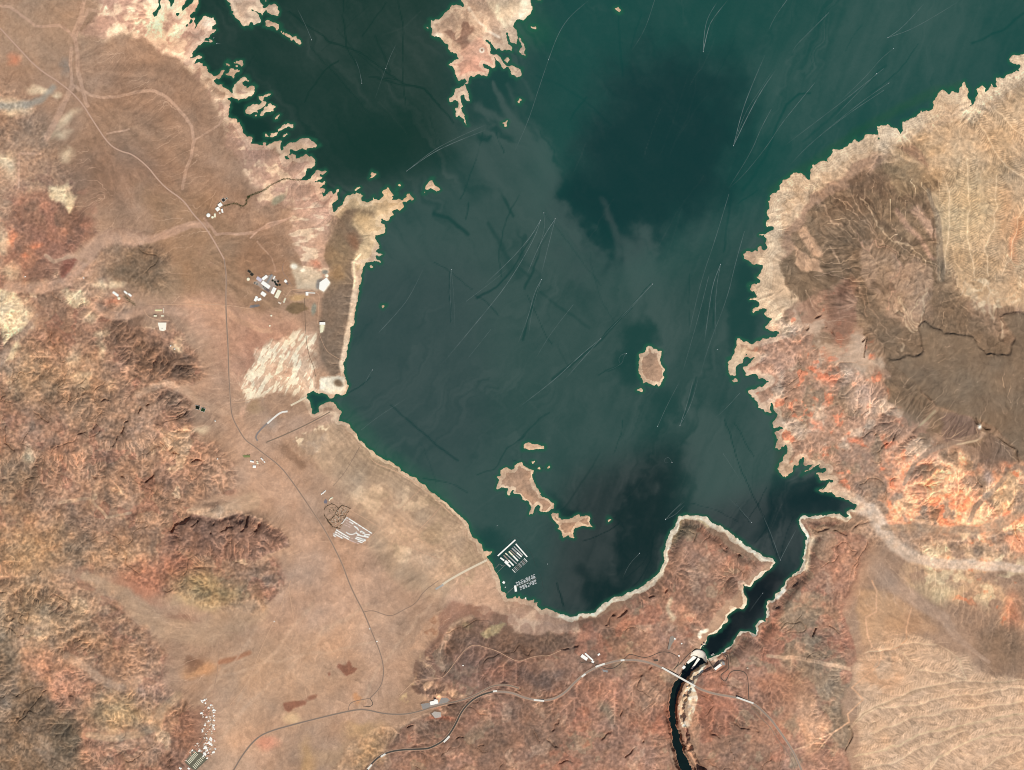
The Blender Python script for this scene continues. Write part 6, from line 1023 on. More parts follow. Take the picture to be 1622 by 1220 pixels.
# ---------------------------------------------------------------- fish hatchery
HL = lambda x, y: (320 + x/20.27, 300 + y/20.27)
building('hatchery_hall', 'upper white square hall of the hatchery beside the black pond', 'building', HL(582,502), 62, 56, 9, 38, white); building('hatchery_hall', 'lower white square hall of the hatchery', 'building', HL(505,635), 60, 58, 9, 38, white); building('hatchery_wing', 'white wing curving east of the lower hatchery hall', 'building', HL(650,690), 26, 62, 8, 12, white); building('hatchery_wing', 'small cream annex south of the hatchery halls', 'building', HL(568,765), 24, 28, 6, 12, beiger)
tank('water_tank', 'big white round tank at the hatchery', 'water tank', HL(206,836), 31, 11); tank('water_tank', 'smaller cream round tank next to the big white one', 'water tank', HL(338,900), 20, 9, cream); building('tank_shed', 'narrow cream shed between tank and hatchery', 'building', HL(415,840), 28, 60, 7, 0, cream)
basin('rearing_pond', 'dark square pond above the hatchery halls', 'pond', HL(688,345), 52, 50, 36, blackp); basin('rearing_pond', 'small dark green pond at the north tip of the hatchery', 'pond', HL(792,292), 24, 20, 40, mat('green_pond', (38,50,28), rough=0.3))
# ---------------------------------------------------------------- pump yards, works and ponds in the hills
ML = lambda x, y: (150 + x/10.14, 440 + y/10.14)
building('long_shed', 'white long shed west of the green wash in the hills', 'shed', ML(338,262), 108, 38, 9, -36, white); tank('water_tank', 'cream round tank south of the white long shed', 'water tank', ML(392,332), 24, 8, cream); building('long_shed', 'narrow white shed east of the green wash', 'shed', ML(500,238), 66, 28, 8, -40, white); building('long_shed', 'white shed right behind the narrow one by the wash', 'shed', ML(567,277), 62, 32, 8, -40, white)
building('switch_house', 'pale yellow hall in the fenced square yard', 'building', ML(1030,525), 110, 26, 8, 0, mat('yellow_roof', (242,230,176), var=0.04)); building('switch_house', 'thin pale block on the east side of the square yard', 'building', ML(1110,525), 12, 78, 5, 0, beiger); building('switch_house', 'pale yellow hut at the southwest corner of the square yard', 'building', ML(975,614), 48, 22, 6, 0, cream); building('switch_house', 'pale yellow hut at the southeast corner of the square yard', 'building', ML(1090,614), 40, 20, 6, 0, cream)
slab('works_pad', 'bright white pad of the works under the hill', [ML(1015,722), ML(1155,722), ML(1145,840), ML(1100,860), ML(1045,845)], mat('white_pad', (252,244,222), var=0.03), 2); building('works_hut', 'small grey hut on the bright white pad', 'hut', ML(1085,815), 12, 12, 5, 0, greyr, units=0)
ML0 = lambda x, y: (x/4.055, 600 + y/4.055)
basin('settling_pond', 'black green pond on the left of the pair by the hills', 'pond', ML0(1268,185), 78, 60, -18, mat('pond_black', (22,30,16), rough=0.25)); basin('settling_pond', 'green pond on the right of the pair by the hills', 'pond', ML0(1305,200), 66, 58, -18, mat('pond_green', (34,60,30), rough=0.25))
# ---------------------------------------------------------------- ranger station
RL = lambda x, y: (380 + x/7.625, 600 + y/7.625)
for x, y, w_, d_, r, lb in ((175,1060,50,38,0,'white square roof lowest of the ranger station'),(146,1000,58,26,-10,'white long roof at the west of the ranger station'),(215,1020,30,24,-30,'cream roof in the middle of the ranger station'),(268,972,54,18,-45,'white roof beside the dark trees at the ranger station'),(297,1005,28,16,-45,'small white roof at the east end of the ranger station'),(208,998,20,14,0,'tiny cream roof among the ranger station yards')):
    building('ranger_house', lb, 'building', RL(x, y), w_, d_, 6, r, white if 'white' in lb else cream, units=0, kind='gable')
slab('lawn', 'dull green strip at the ranger station', [RL(32,925), RL(120,925), RL(128,950), RL(40,952)], mat('dry_lawn', (130,134,84), var=0.15), 0.8)
# ---------------------------------------------------------------- casino, visitor post and dam buildings
CL_ = lambda x, y: (640 + x/10.14, 1050 + y/10.14)
building('casino', 'bright white roadside hotel with a square tower by the grey car park', 'hotel', CL_(482,637), 128, 58, 14, 14, white); building('hotel_tower', 'tall white block at the north side of the roadside hotel', 'hotel', CL_(505,598), 34, 24, 46, 14, white)
slab('car_park', 'grey car park of the roadside hotel', [CL_(270,660), CL_(410,640), CL_(420,680), CL_(560,640), CL_(600,560), CL_(690,560), CL_(760,620), CL_(740,650), CL_(300,745)], mat('lot_asphalt', (150,142,134), var=0.12), 1.2); slab('pad', 'grey graded pad across the highway from the hotel', [CL_(440,815), CL_(490,780), CL_(590,795), CL_(600,870), CL_(500,890)], mat('graded_pad', (186,174,162), var=0.06), 1.2)
VL = lambda x, y: (900 + x/10.14, 1010 + y/10.14)
building('post_building', 'white flat roofed building at the west end of the dam road post', 'building', VL(258,318), 112, 52, 10, -34, white); building('long_canopy', 'long narrow white roof beside the dam road post', 'building', VL(335,310), 170, 24, 8, -42, white); building('post_building', 'small white block at the south end of the long white roof', 'building', VL(395,388), 40, 32, 8, -30, white); building('post_building', 'little white building standing alone north of the post', 'building', VL(492,272), 42, 26, 8, 40, white, units=0)
slab('car_park', 'grey lot inside the road bend near the dam road post', [VL(540,510), VL(640,530), VL(630,560), VL(570,555)], greyr, 1.0); slab('car_park', 'dark car park west of the canyon bridge', [VL(1370,350), VL(1440,350), VL(1450,380), VL(1375,382)], dark, 1.2)
building('parking_garage', 'white long garage roof on the terrace east of the dam', 'garage', DL(985,572), 125, 40, 14, 38, white); slab('car_park', 'grey car park next to the white garage east of the dam', [DL(1045,495), DL(1085,485), DL(1100,540), DL(1060,545)], greyr, 1.2)
building('spillway_house', 'white small building west of the power house', 'building', DL(437,580), 52, 40, 10, 50, white, units=0); building('spillway_house', 'cream hut by the road west of the dam', 'building', DL(572,352), 30, 26, 8, 30, beiger, units=0); building('spillway_house', 'white hut at the road fork west of the dam', 'building', DL(360,395), 26, 22, 7, -30, white, units=0); building('relay_house', 'white hut beside the switch yard northwest of the dam', 'building', DL(292,122), 26, 22, 7, -30, white, units=0); building('relay_house', 'white hut southeast of the switch yard', 'building', DL(402,198), 20, 18, 6, -30, white, units=0); building('spillway_house', 'pale hut on the slope east of the dam roads', 'building', DL(1460,595), 22, 18, 6, 10, beiger, units=0)
slab('switch_yard', 'grey gravel switch yard northwest of the dam', [DL(215,90), DL(290,60), DL(300,120), DL(240,220), DL(200,300), DL(180,290)], mat('yard_gravel', (150,136,122), var=0.12), 1.0)
# ---------------------------------------------------------------- the dam
dm = empty('dam', (*world((1108,1044)), 0)); tag(dm, 'white curved concrete dam closing the head of the canyon', 'dam')
ox_, oy_ = world((1108,1044)); crest = [DL(592,318), DL(618,302), DL(660,292), DL(704,297), DL(744,314), DL(775,342), DL(795,380), DL(803,425), DL(805,470), DL(806,505)]
crest = [(world(p)[0]-ox_, world(p)[1]-oy_) for p in resample(chaikin(crest, 2), 0.6)]
foot_ = [DL(520,440), DL(560,420), DL(600,405), DL(640,400), DL(665,415), DL(680,425), DL(700,425), DL(722,430), DL(740,440), DL(755,470)]; foot_ = [(world(p)[0]-ox_, world(p)[1]-oy_) for p in foot_]
def at_(L, u):
    x = u*(len(L)-1); i = min(int(x), len(L)-2); f = x - i; return (L[i][0]*(1-f)+L[i+1][0]*f, L[i][1]*(1-f)+L[i+1][1]*f)
db = MB(); NU, NV_ = 40, 9; DZ0, DZ1 = -150, 32
def dpt(u, v):
    a, c = at_(crest, u), at_(foot_, u); k = 0.07 + 0.93*v**1.6 if v > 0 else 0.0
    z = DZ1 + (DZ0 - DZ1)*max(0, (v - 0.06)/0.94)
    return (a[0]*(1-k)+c[0]*k, a[1]*(1-k)+c[1]*k, z if v > 0.06 else DZ1)
vv = [0, 0.06, 0.10, 0.2, 0.32, 0.45, 0.6, 0.75, 0.88, 1.0]
for i in range(NU):
    u0, u1 = i/NU, (i+1)/NU
    for j in range(len(vv)-1): db.quad([dpt(u0, vv[j]), dpt(u0, vv[j+1]), dpt(u1, vv[j+1]), dpt(u1, vv[j])])
    a, c = dpt(u0, 0), dpt(u1, 0); db.quad([a, c, (c[0], c[1], -150), (a[0], a[1], -150)])
link('dam_wall', db.build('dam_wall', [conc]), dm)
rb = MB(); pb = MB(); pb2 = MB()
for i in range(NU):
    u0, u1 = i/NU, (i+1)/NU; a, c = at_(crest, u0), at_(crest, u1); d0, d1 = at_(foot_, u0), at_(foot_, u1)
    def off(p, q, k): L = math.hypot(q[0]-p[0], q[1]-p[1]) + 1e-6; return (p[0]+(q[0]-p[0])*k/L, p[1]+(q[1]-p[1])*k/L)
    rb.quad([(*off(a,d0,2), DZ1+0.3), (*off(a,d0,11), DZ1+0.3), (*off(c,d1,11), DZ1+0.3), (*off(c,d1,2), DZ1+0.3)])
    for m_, k0, k1 in ((pb, -0.5, 1.4), (pb2, 11.5, 13)):
        q = [off(a,d0,k0), off(a,d0,k1), off(c,d1,k1), off(c,d1,k0)]; m_.prism(q, DZ1 - 3, DZ1 + 1.6)
link('roadway', rb.build('roadway', [mat('dam_road', (120,112,104))]), dm); link('parapet', pb.build('parapet', [concg]), dm); link('parapet', pb2.build('parapet', [conc]), dm)
def power_wing(label, pts):
    q = [world(p) for p in pts]; ar = sum(q[i][0]*q[(i+1) % len(q)][1] - q[(i+1) % len(q)][0]*q[i][1] for i in range(len(q))); q = q if ar > 0 else q[::-1]
    cx = sum(p[0] for p in q)/len(q); cy = sum(p[1] for p in q)/len(q); o = empty('power_house', (cx, cy, -149)); tag(o, label, 'power house'); loc = [(p[0]-cx, p[1]-cy) for p in q]
    b_ = MB(); b_.prism(loc, -1, 34); link('wall', b_.build('wall', [conc]), o); b_ = MB(); b_.prism([(x*1.01, y*1.01) for x, y in loc], 34.05, 36); link('roof', b_.build('roof', [white]), o)
power_wing('long white power house wing on the west bank below the dam', [DL(590,400), DL(645,420), DL(620,450), DL(510,528), DL(485,505)]); power_wing('slim white power house wing on the east bank below the dam', [DL(668,425), DL(700,455), DL(640,530), DL(575,615), DL(552,605), DL(600,540)])
def intake(label, p):
    x, y = world(p); o = empty('intake_tower', (x, y, -30)); tag(o, label, 'intake tower', None); b_ = MB(); b_.cyl(0, 0, 12, 0, 66, n=12); link('shaft', b_.build('shaft', [conc]), o); b_ = MB(); b_.cyl(0, 0, 10, 66, 72, n=12); b_.cyl(0, 0, 5, 72, 80, n=8); link('cap', b_.build('cap', [concg]), o)
    b_ = MB(); b_.box(16, -10, 34, 5, 62, 64, rz=-0.6); link('footbridge', b_.build('footbridge', [concg]), o)
for lb, p in (('intake tower in the lake nearest the east end of the dam', (1127.3,1037.6)), ('intake tower standing farther out off the east cliff', (1129.6,1036)), ('intake tower in the lake nearest the west end of the dam', (1112,1022.5)), ('intake tower farther out off the west cliff', (1115.5,1019.5))): intake(lb, p)
# ---------------------------------------------------------------- bridges
def bridge(label, a, b_, width, z=None, arch=False, cat='bridge'):
    (xa, ya), (xb, yb) = world(a), world(b_); L = math.hypot(xb-xa, yb-ya); r = math.atan2(yb-ya, xb-xa); zd = z if z is not None else max(zat(*a), zat(*b_)) + 4.2
    o = empty('bridge', ((xa+xb)/2, (ya+yb)/2, zd), r); tag(o, label, cat)
    m = MB(); m.box(0, 0, L, width, -3, 0); link('deck', m.build('deck', [conc]), o)
    me = None
    for s_ in (-1, 1):
        if me is None: m = MB(); m.box(0, 0, L, 0.6, 0, 1.3); me = m.build('railing', [concg])
        link('railing', me, o, (0, s_*(width/2 - 0.4), 0.02))
    n = 14 if arch else 2
    for k in range(n):
        u = (k+0.5)/n - 0.5; px = (a[0]+b_[0])/2 + (b_[0]-a[0])*u; py = (a[1]+b_[1])/2 + (b_[1]-a[1])*u; g_ = zat(px, py) - zd - 3
        if arch: g_ = max(g_, -6 - 92*(2*u/0.8)**2 if abs(u) < 0.4 else -200)
        if g_ < -4: m = MB(); m.box(0, 0, 4, width*0.7, g_, -3.02); link('pier', m.build('pier', [conc]), o, (u*L, 0, 0))
    if arch:
        for s_ in (-1, 1):
            m = MB()
            for k in range(24):
                u0, u1 = k/24*0.8 - 0.4, (k+1)/24*0.8 - 0.4; f = lambda u: -6 - 92*(2*u/0.8)**2; y0, y1 = s_*width*0.3 - 3, s_*width*0.3 + 3
                A_, B_, C__, D_ = (u0*L, f(u0)), (u1*L, f(u1)), (u1*L, f(u1)-5), (u0*L, f(u0)-5)
                m.quad([(A_[0],y0,A_[1]),(B_[0],y0,B_[1]),(B_[0],y1,B_[1]),(A_[0],y1,A_[1])]); m.quad([(D_[0],y1,D_[1]),(C__[0],y1,C__[1]),(C__[0],y0,C__[1]),(D_[0],y0,D_[1])]); m.quad([(A_[0],y0,A_[1]),(D_[0],y0,D_[1]),(C__[0],y0,C__[1]),(B_[0],y0,B_[1])]); m.quad([(B_[0],y1,B_[1]),(C__[0],y1,C__[1]),(D_[0],y1,D_[1]),(A_[0],y1,A_[1])])
            link('arch_rib', m.build('arch_rib', [concg]), o)
    return o
zb = max(zat(*Z4((398,557))[0]), zat(*Z4((612,677))[0])) + 6
bridge('long white arch bridge high over the canyon below the dam', Z4((398,557))[0], Z4((612,677))[0], 30, zb, True)
bridge('white viaduct of the highway southeast of the canyon bridge', Z4((878,748))[0], Z4((987,787))[0], 27)
T6 = lambda x, y: (600 + x/K4, 920 + y/K4); T3 = lambda x, y: (300 + x/K4, 920 + y/K4)
bridge('white bridge of the dark highway at the very bottom edge', T3(1146,1210), T3(1172,1180), 30); bridge('white bridge of the dark highway at the bend above the bottom edge', T3(1230,1130), T3(1260,1112), 30); bridge('white bridge of the dark highway in the hills south of the hotel', T6(418,1037), T6(455,997), 32); bridge('small white overpass at the highway interchange', T6(733,710), T6(760,707), 30); bridge('white bridge on the sagging bend of the pale highway', T6(995,765), T6(1062,771), 30); bridge('short white bridge on the climb toward the post', T6(1303,617), T6(1328,598), 30); bridge('white bridge over the dam road near the post', T6(1392,553), T6(1452,532), 30); bridge('small white bridge where the dam road dives under the highway', T6(1553,512), T6(1578,509), 30)
# ---------------------------------------------------------------- copies of one built thing
def tree_copy(o, parent=None):
    c = o.copy(); sc.collection.objects.link(c); c.parent = parent
    for ch in list(o.children): tree_copy(ch, c)
    return c
class Stamp:                                   # the first use moves the built thing, later uses copy it
    def __init__(s, o): s.o = o; s.used = False
    def put(s, x, y, z, rz, sc_=(1, 1, 1), label=None, group=None):
        c = tree_copy(s.o) if s.used else s.o; s.used = True
        c.location = (x, y, z); c.rotation_euler = (0, 0, rz); c.scale = sc_
        if label: c['label'] = label
        if group: c['group'] = group
        return c
# trailers of the park
RV = lambda x, y: (500 + x/12.2, 770 + y/12.2)
slab('trailer_lot', 'pale grey lot under the white trailers', [RV(605,590), RV(1105,915), RV(885,1112), RV(690,1080), RV(640,1040), RV(330,960), RV(400,825), RV(480,830)], mat('lot_grey', (178,150,130), var=0.1), 0.6)
def trailer(cname, cm, nm='trailer'):
    m = MB(); m.box(0, 0, 7.6, 19, 0.7, 3.3, 1); m.box(0, 0, 8.2, 19.6, 3.31, 3.7, 0); m.box(0, 10.9, 1.2, 2.2, 0.6, 0.9, 1); m.box(4.6, 2, 2.6, 8, 2.7, 2.85, 0)
    return link(nm, m.build(nm, [cm, wallm]))
tr = trailer('t', white); tag(tr, 'white trailer parked side by side in a packed row of the park', 'trailer', 'white trailers in the park rows'); trS = Stamp(tr)
def trow(p0, p1, step=9.6, stamp=trS, jit=0.15, skip=0.04, lab=None, grp=None):
    a, b_ = world(RV(*p0)), world(RV(*p1)); L = math.hypot(b_[0]-a[0], b_[1]-a[1]); n = int(L/step); r = math.atan2(b_[1]-a[1], b_[0]-a[0])
    for k in range(n):
        if random.random() < skip: continue
        u = (k+0.5)/n; x, y = a[0]+(b_[0]-a[0])*u, a[1]+(b_[1]-a[1])*u; px, py = x/S+811, 610-y/S
        s_ = random.uniform(0.9, 1.06); stamp.put(x, y, zat(px, py)+0.8, r + random.gauss(0, 0.03), (s_, s_*random.uniform(0.9, 1.05), 1), lab, grp)
ROWS = ('long northeast edge row', 'short row behind the northeast edge row', 'stub row off the northeast edge', 'stub row in the upper middle', 'row at the east corner', 'second row at the east corner', 'upper long row of the east block', 'middle row of the east block', 'third row of the east block', 'bottom row of the east block', 'upper long row of the west block', 'middle row of the west block', 'lower row of the west block', 'stub row at the west tip', 'stub row in the middle', 'short upper west row', 'short row near the east corner', 'short row under the curved rows', 'short filler row of the east block')
for k_, (a, b_) in enumerate((((610,612),(1085,915)), ((735,765),(800,815)), ((790,790),(830,860)), ((880,868),(945,912)), ((930,930),(1045,945)), ((930,950),(1030,990)), ((800,945),(1010,990)), ((780,985),(960,1040)), ((760,1010),(940,1072)), ((810,1060),(905,1098)), ((395,845),(655,1000)), ((378,885),(645,1035)), ((345,915),(520,1010)), ((340,945),(385,985)), ((860,870),(880,900)), ((650,685),(725,730)), ((905,905),(965,935)), ((775,905),(865,955)), ((850,1000),(965,1060)))): trow(a, b_, lab='white trailer in the ' + ROWS[k_] + ' of the trailer park', grp='white trailers of the ' + ROWS[k_])
for rr, a0, a1 in ((92, 40, 140), (135, 38, 142)):
    pts = [(690 + rr*math.cos(math.radians(t_)), 800 + rr*math.sin(math.radians(t_))) for t_ in range(a0, a1, 6)]
    for p, q in zip(pts[:-1], pts[1:]): trow(p, q, 10, lab='white trailer on the ' + ('inner' if rr == 92 else 'outer') + ' curved row of the trailer park', grp=('inner' if rr == 92 else 'outer') + ' curved row of trailers')
trow((500,735),(600,605), 14, lab='white trailer in the spaced row along the tree side of the park', grp='trailers along the tree side')
tp = trailer('t2', mat('pinkish_roof', (226,194,178), var=0.05)); tag(tp, 'pinkish trailer in the looser rows of the park', 'trailer', 'pinkish trailers in the park'); tpS = Stamp(tp)
for k_, (a, b_) in enumerate((((560,690),(690,770)), ((540,740),(670,800)), ((580,650),(690,715)), ((650,1045),(830,1115)), ((690,1000),(740,1020)))): w_ = ('middle row of the north block', 'lower row of the north block', 'upper row of the north block', 'loose south edge row', 'short row in the gap')[k_]; trow(a, b_, 13, tpS, skip=0.15, lab='pinkish trailer in the ' + w_ + ' of the trailer park', grp='pinkish trailers of the ' + w_)
for k, (x, y, r) in enumerate(((120,150,30),(150,130,30),(182,102,30),(270,265,28),(292,240,28),(318,232,28))):
    building('campground_block', ('campground block with white roof, west end of the north trio','campground block with white roof, middle of the north trio','campground block with white roof, east end of the north trio','cream campground block, west end of the trio above the tree loop','cream campground block, middle of the trio above the tree loop','cream campground block, east end of the trio above the tree loop')[k], 'building', RV(x, y), 13, 38, 5, -30, white if k < 3 else cream, units=0, kind='gable')
slab('car_park', 'dark grey lot between the campground and the tree loop', [RV(155,300), RV(190,250), RV(230,290), RV(215,340), RV(165,335)], mat('blue_asphalt', (118,112,118), var=0.1), 0.8)
# trees: a trunk and a ragged crown of many small leaf clumps
def make_tree(nm, cm, r=4.5, h=7.0, seed=1, lab='', grp=''):
    rr = random.Random(seed); o = empty(nm, (0, 0, -500)); tag(o, lab, 'tree', grp)
    m = MB(); m.cyl(0, 0, 0.45, 0, h*0.55, n=6, r1=0.25)
    for k in range(4):
        a = k*1.57 + rr.random(); m.quad([(0, 0, h*0.4), (0.15, 0.1, h*0.4), (math.cos(a)*r*0.6, math.sin(a)*r*0.6, h*0.75)])
    link('trunk', m.build('trunk', [mat('bark', (92,74,58))]), o); m = MB()
    for k in range(46):
        a = rr.random()*6.283; d = r*math.sqrt(rr.random())*rr.uniform(0.6, 1.05); z = h*(0.45 + 0.6*rr.random()*(1 - 0.5*(d/r)**2)); s_ = rr.uniform(0.5, 1.3); x, y = d*math.cos(a), d*math.sin(a)
        t0 = rr.random()*6.28; pts = [(x + s_*math.cos(t0+q*2.09), y + s_*math.sin(t0+q*2.09), z + rr.uniform(-.4, .4)) for q in range(3)]
        m.quad(pts); m.quad([pts[0], pts[1], (x, y, z + s_*0.9)]); m.quad([pts[1], pts[2], (x, y, z + s_*0.9)]); m.quad([pts[2], pts[0], (x, y, z + s_*0.9)])
    link('crown', m.build('crown', [cm]), o); return o
olive = mat('dusty_foliage', (96,84,58), var=0.3, scale=0.4); green = mat('green_foliage', (70,84,46), var=0.3, scale=0.4)
tS = Stamp(make_tree('shade_tree', olive, 4.6, 7, 1, 'dusty olive tree lining the loop lanes of the campground', 'olive trees of the campground loops'))
tG = Stamp(make_tree('shade_tree', green, 5.2, 8, 2, 'green tree on the lawn inside the campground loop', 'green trees inside the campground loop'))
hS = Stamp(make_tree('shade_tree', green, 5.0, 8, 3, 'dark green tree beside the hillside houses', 'dark green trees of the hillside houses'))
def plant(st, px, py, s_=1.0, lab=None, grp=None):
    x, y = world((px, py)); st.put(x, y, zat(px, py) - 0.2, random.random()*6.28, (s_, s_, s_*random.uniform(0.8, 1.1)), lab, grp)
LN = ('curved north lane', 'lane dividing the loop', 'west and south lane', 'short lane to the north corner', 'spur on the southwest side', 'northeast edge', 'east edge')
nt_ = 0
for k_, (pts, st_) in enumerate((([(165,455),(180,420),(230,380),(310,345),(360,360),(405,395),(430,420)], 11), ([(445,430),(395,500),(370,560),(330,610),(270,660)], 11), ([(160,540),(180,590),(220,640),(240,690),(280,740),(330,790),(380,800),(470,825)], 10), ([(515,370),(480,400),(440,440)], 8), ([(235,640),(255,700),(310,750)], 9), ([(515,370),(560,390),(620,410),(670,440)], 11), ([(640,470),(600,540),(560,620),(520,690)], 14))):
    for x, y in resample(pts, st_*1.22):
        plant(tS, *RV(x + random.gauss(0, 2), y + random.gauss(0, 2)), random.uniform(1.2, 1.8), 'dusty olive tree along the ' + LN[k_] + ' of the campground loop', 'trees of the ' + LN[k_]); nt_ += 1
vpoly = [RV(x, y) for x, y in ((280,670),(370,560),(440,440),(515,375),(670,440),(640,500),(560,640),(480,800),(380,790),(300,720))]
QN = lambda p: ('north' if p[1] < 818 else 'south') + (' east' if p[0] > 540 else ' west')
def in_poly(p, poly):
    c = False; j = len(poly)-1
    for i in range(len(poly)):
        if (poly[i][1] > p[1]) != (poly[j][1] > p[1]) and p[0] < (poly[j][0]-poly[i][0])*(p[1]-poly[i][1])/(poly[j][1]-poly[i][1]) + poly[i][0]: c = not c
        j = i
    return c
bt = trailer('t3', mat('tan_trailer_roof', (206,184,160), var=0.1), 'mobile_home'); tag(bt, 'tan mobile home among the dusty trees of the campground', 'mobile home', 'mobile homes among the campground trees'); bS = Stamp(bt)
n_ = 0
while n_ < 165:
    x, y = random.uniform(270, 680), random.uniform(370, 810); p = RV(x, y)
    if not in_poly(p, vpoly): continue
    n_ += 1
    if n_ % 2: plant(tS, *p, random.uniform(1.0, 1.7), 'dusty tree among the mobile homes, ' + QN(p) + ' part of the campground', QN(p) + ' campground trees')
    else: X_, Y_ = world(p); bS.put(X_, Y_, zat(*p)+0.8, math.radians(random.choice((-32, 58)) + random.gauss(0, 5)), (0.9, 0.8, 1), 'tan mobile home among dusty trees, ' + QN(p) + ' part of the campground', QN(p) + ' mobile homes')
for k in range(26): plant(tG, *RV(random.gauss(310, 38), random.gauss(440, 30)), random.uniform(0.7, 1.2))
rS = Stamp(make_tree('shade_tree', olive, 5.0, 7, 4, 'dusty tree among the ranger station roofs', 'trees of the ranger station'))
for x, y in ((262,960),(275,970),(285,982),(295,995),(300,1012),(225,985),(240,1015),(120,915),(90,918),(60,918),(205,985),(190,1040),(235,1040),(260,1030),(280,1045),(150,980)): plant(rS, *RL(x + random.gauss(0, 3), y + random.gauss(0, 3)), random.uniform(0.8, 1.4))
# green thicket along the creek, one tangled mass
def thicket(label, pts, width, n, seed, cm):
    rr = random.Random(seed); p = np.array(resample(chaikin(pts), 0.25)); m = MB()
    for k in range(n):
        c = p[rr.randrange(len(p))]; x, y = world((c[0] + rr.gauss(0, width/S*0.4), c[1] + rr.gauss(0, width/S*0.4))); z = zat(x/S+811, 610-y/S); s_ = rr.uniform(1.5, 4.5); t0 = rr.random()*6.28; hh_ = rr.uniform(1.5, 4)
        q = [(x + s_*math.cos(t0+i*2.09), y + s_*math.sin(t0+i*2.09), z + hh_*0.4) for i in range(3)]; top = (x + rr.uniform(-1, 1), y + rr.uniform(-1, 1), z + hh_ + 1)
        m.quad([q[0], q[1], top]); m.quad([q[1], q[2], top]); m.quad([q[2], q[0], top])
    o = link('thicket', m.build('thicket', [cm])); tag(o, label, None, None, 'stuff')
thg = mat('thicket_foliage', (66,76,38), var=0.35, scale=0.05)
ck = [HL(690,540), HL(820,500), HL(950,470), HL(1120,455), HL(1200,510), HL(1280,540), HL(1380,510), HL(1440,440), HL(1410,370), HL(1490,270), HL(1560,200)] + S7((0,1020),(60,985),(140,955),(230,920),(300,860),(400,815),(450,790),(520,785),(560,800),(640,800),(670,795))
thicket('green thicket winding along the creek to the inlet', ck, 22, 2600, 3, thg); thicket('green thicket in the wash by the white sheds', [ML(470,290), ML(540,340), ML(590,390), ML(650,440)], 34, 420, 4, thg)
# ---------------------------------------------------------------- houses and storage rows of the hillside settlement
EL = lambda x, y: (280 + x/9.76, 1095 + y/9.76)
slab('storage_ground', 'dark grey green lot under the storage rows', [EL(245,900), EL(390,955), EL(480,1050), EL(300,1220), EL(235,1200), EL(130,1100)], mat('lot_green', (104,100,82), var=0.1), 0.8)
m = MB(); m.box(0, 0, 70, 9, 0, 4, 1); m.gable(70, 9, 4, 5.2, 0.4, 0); so = link('storage_building', m.build('storage_building', [cream, wallm])); tag(so, 'cream roofed storage row, one of the parallel rows at the bottom edge', 'storage row', 'storage rows of the settlement'); soS = Stamp(so)
for k in range(9):
    for x, y, L_ in ((305 - k*15.3, 960 + k*17.5, 1.0), (418 - k*18.5, 1010 + k*20.5, 0.95 if k > 1 else 0.6)):
        p = EL(x, y); X_, Y_ = world(p); soS.put(X_, Y_, base_z(p[0], p[1], 30)[1] + 0.5, math.radians(-47), (L_, 1, 1), ('cream storage row in the northwest column, ' if x == 305 - k*15.3 else 'cream storage row in the southeast column, ') + ('northernmost', 'second from the north', 'third from the north', 'fourth from the north', 'middle one', 'fourth from the south', 'third from the south', 'second from the south', 'southernmost')[k])
def house(name, label, cat, grp, cm):
    m = MB(); m.box(0, 0, 22, 13, -3, 4, 1); m.box(8, 7, 9, 8, -3, 4, 1); n0 = len(m.v); m.gable(22, 13, 4, 6.6, 0.8, 0); m.box(8, 7, 10, 9, 4.02, 4.6, 0); m.box(-5, 2, 1.5, 1.5, 5, 7.4, 1)
    o = link(name, m.build(name, [cm, wallm])); tag(o, label, cat, grp); return Stamp(o)
hw_ = house('house', 'bright white roofed house in the hillside settlement', 'house', 'white roofed houses on the hillside', white); hb_ = house('house', 'beige roofed house in the hillside settlement', 'house', 'beige roofed houses on the hillside', beiger); ht_ = house('house', 'terracotta roofed house in the hillside settlement', 'house', 'terracotta roofed houses on the hillside', terra)
HN = lambda p: 'north end of the settlement' if p[1] < 1133 else ('narrow waist of the settlement' if p[1] < 1165 else ('houses next to the storage rows' if p[1] < 1194 else 'south tip of the settlement'))
for x, y, s_ in ((425,140,1.6),(382,140,1.2),(445,185,1.1),(495,255,1.5),(380,340,1.6),(565,295,1.5),(575,285,1.2),(570,330,1.1),(568,380,1.1),(575,450,1.3),(490,465,1.4),(435,525,1.2),(570,530,1.4),(562,555,1.2),(578,590,1.3),(395,600,1.1),(395,625,1.0),(460,400,1.3),(520,395,1.2),(520,735,1.9),(535,755,1.5),(505,795,1.8),(520,815,1.6),(480,800,1.5),(535,830,1.4),(450,800,1.2),(440,860,1.7),(455,880,1.6),(425,880,1.4),(470,915,1.5),(430,960,1.7),(435,980,1.5),(350,920,1.5),(565,945,1.8),(585,770,1.1),(240,915,1.2),(55,1190,1.6),(185,1195,1.5),(410,1000,1.2),(470,1035,1.1)):
    p = EL(x, y); X_, Y_ = world(p); hw_.put(X_, Y_, base_z(*p, 10)[1], math.radians(random.choice((-45, 45, 10)) + random.gauss(0, 8)), (1.05*s_, 1.05*s_, 1), 'bright white roofed house in the ' + HN(p), 'white roofed houses in the ' + HN(p))
cp = [EL(x, y) for x, y in ((360,110),(460,110),(540,190),(590,280),(605,600),(610,900),(560,990),(480,1050),(400,980),(300,930),(120,1110),(100,1090),(230,900),(330,780),(390,680),(385,560),(440,480),(400,380),(400,250))]
n_ = 0
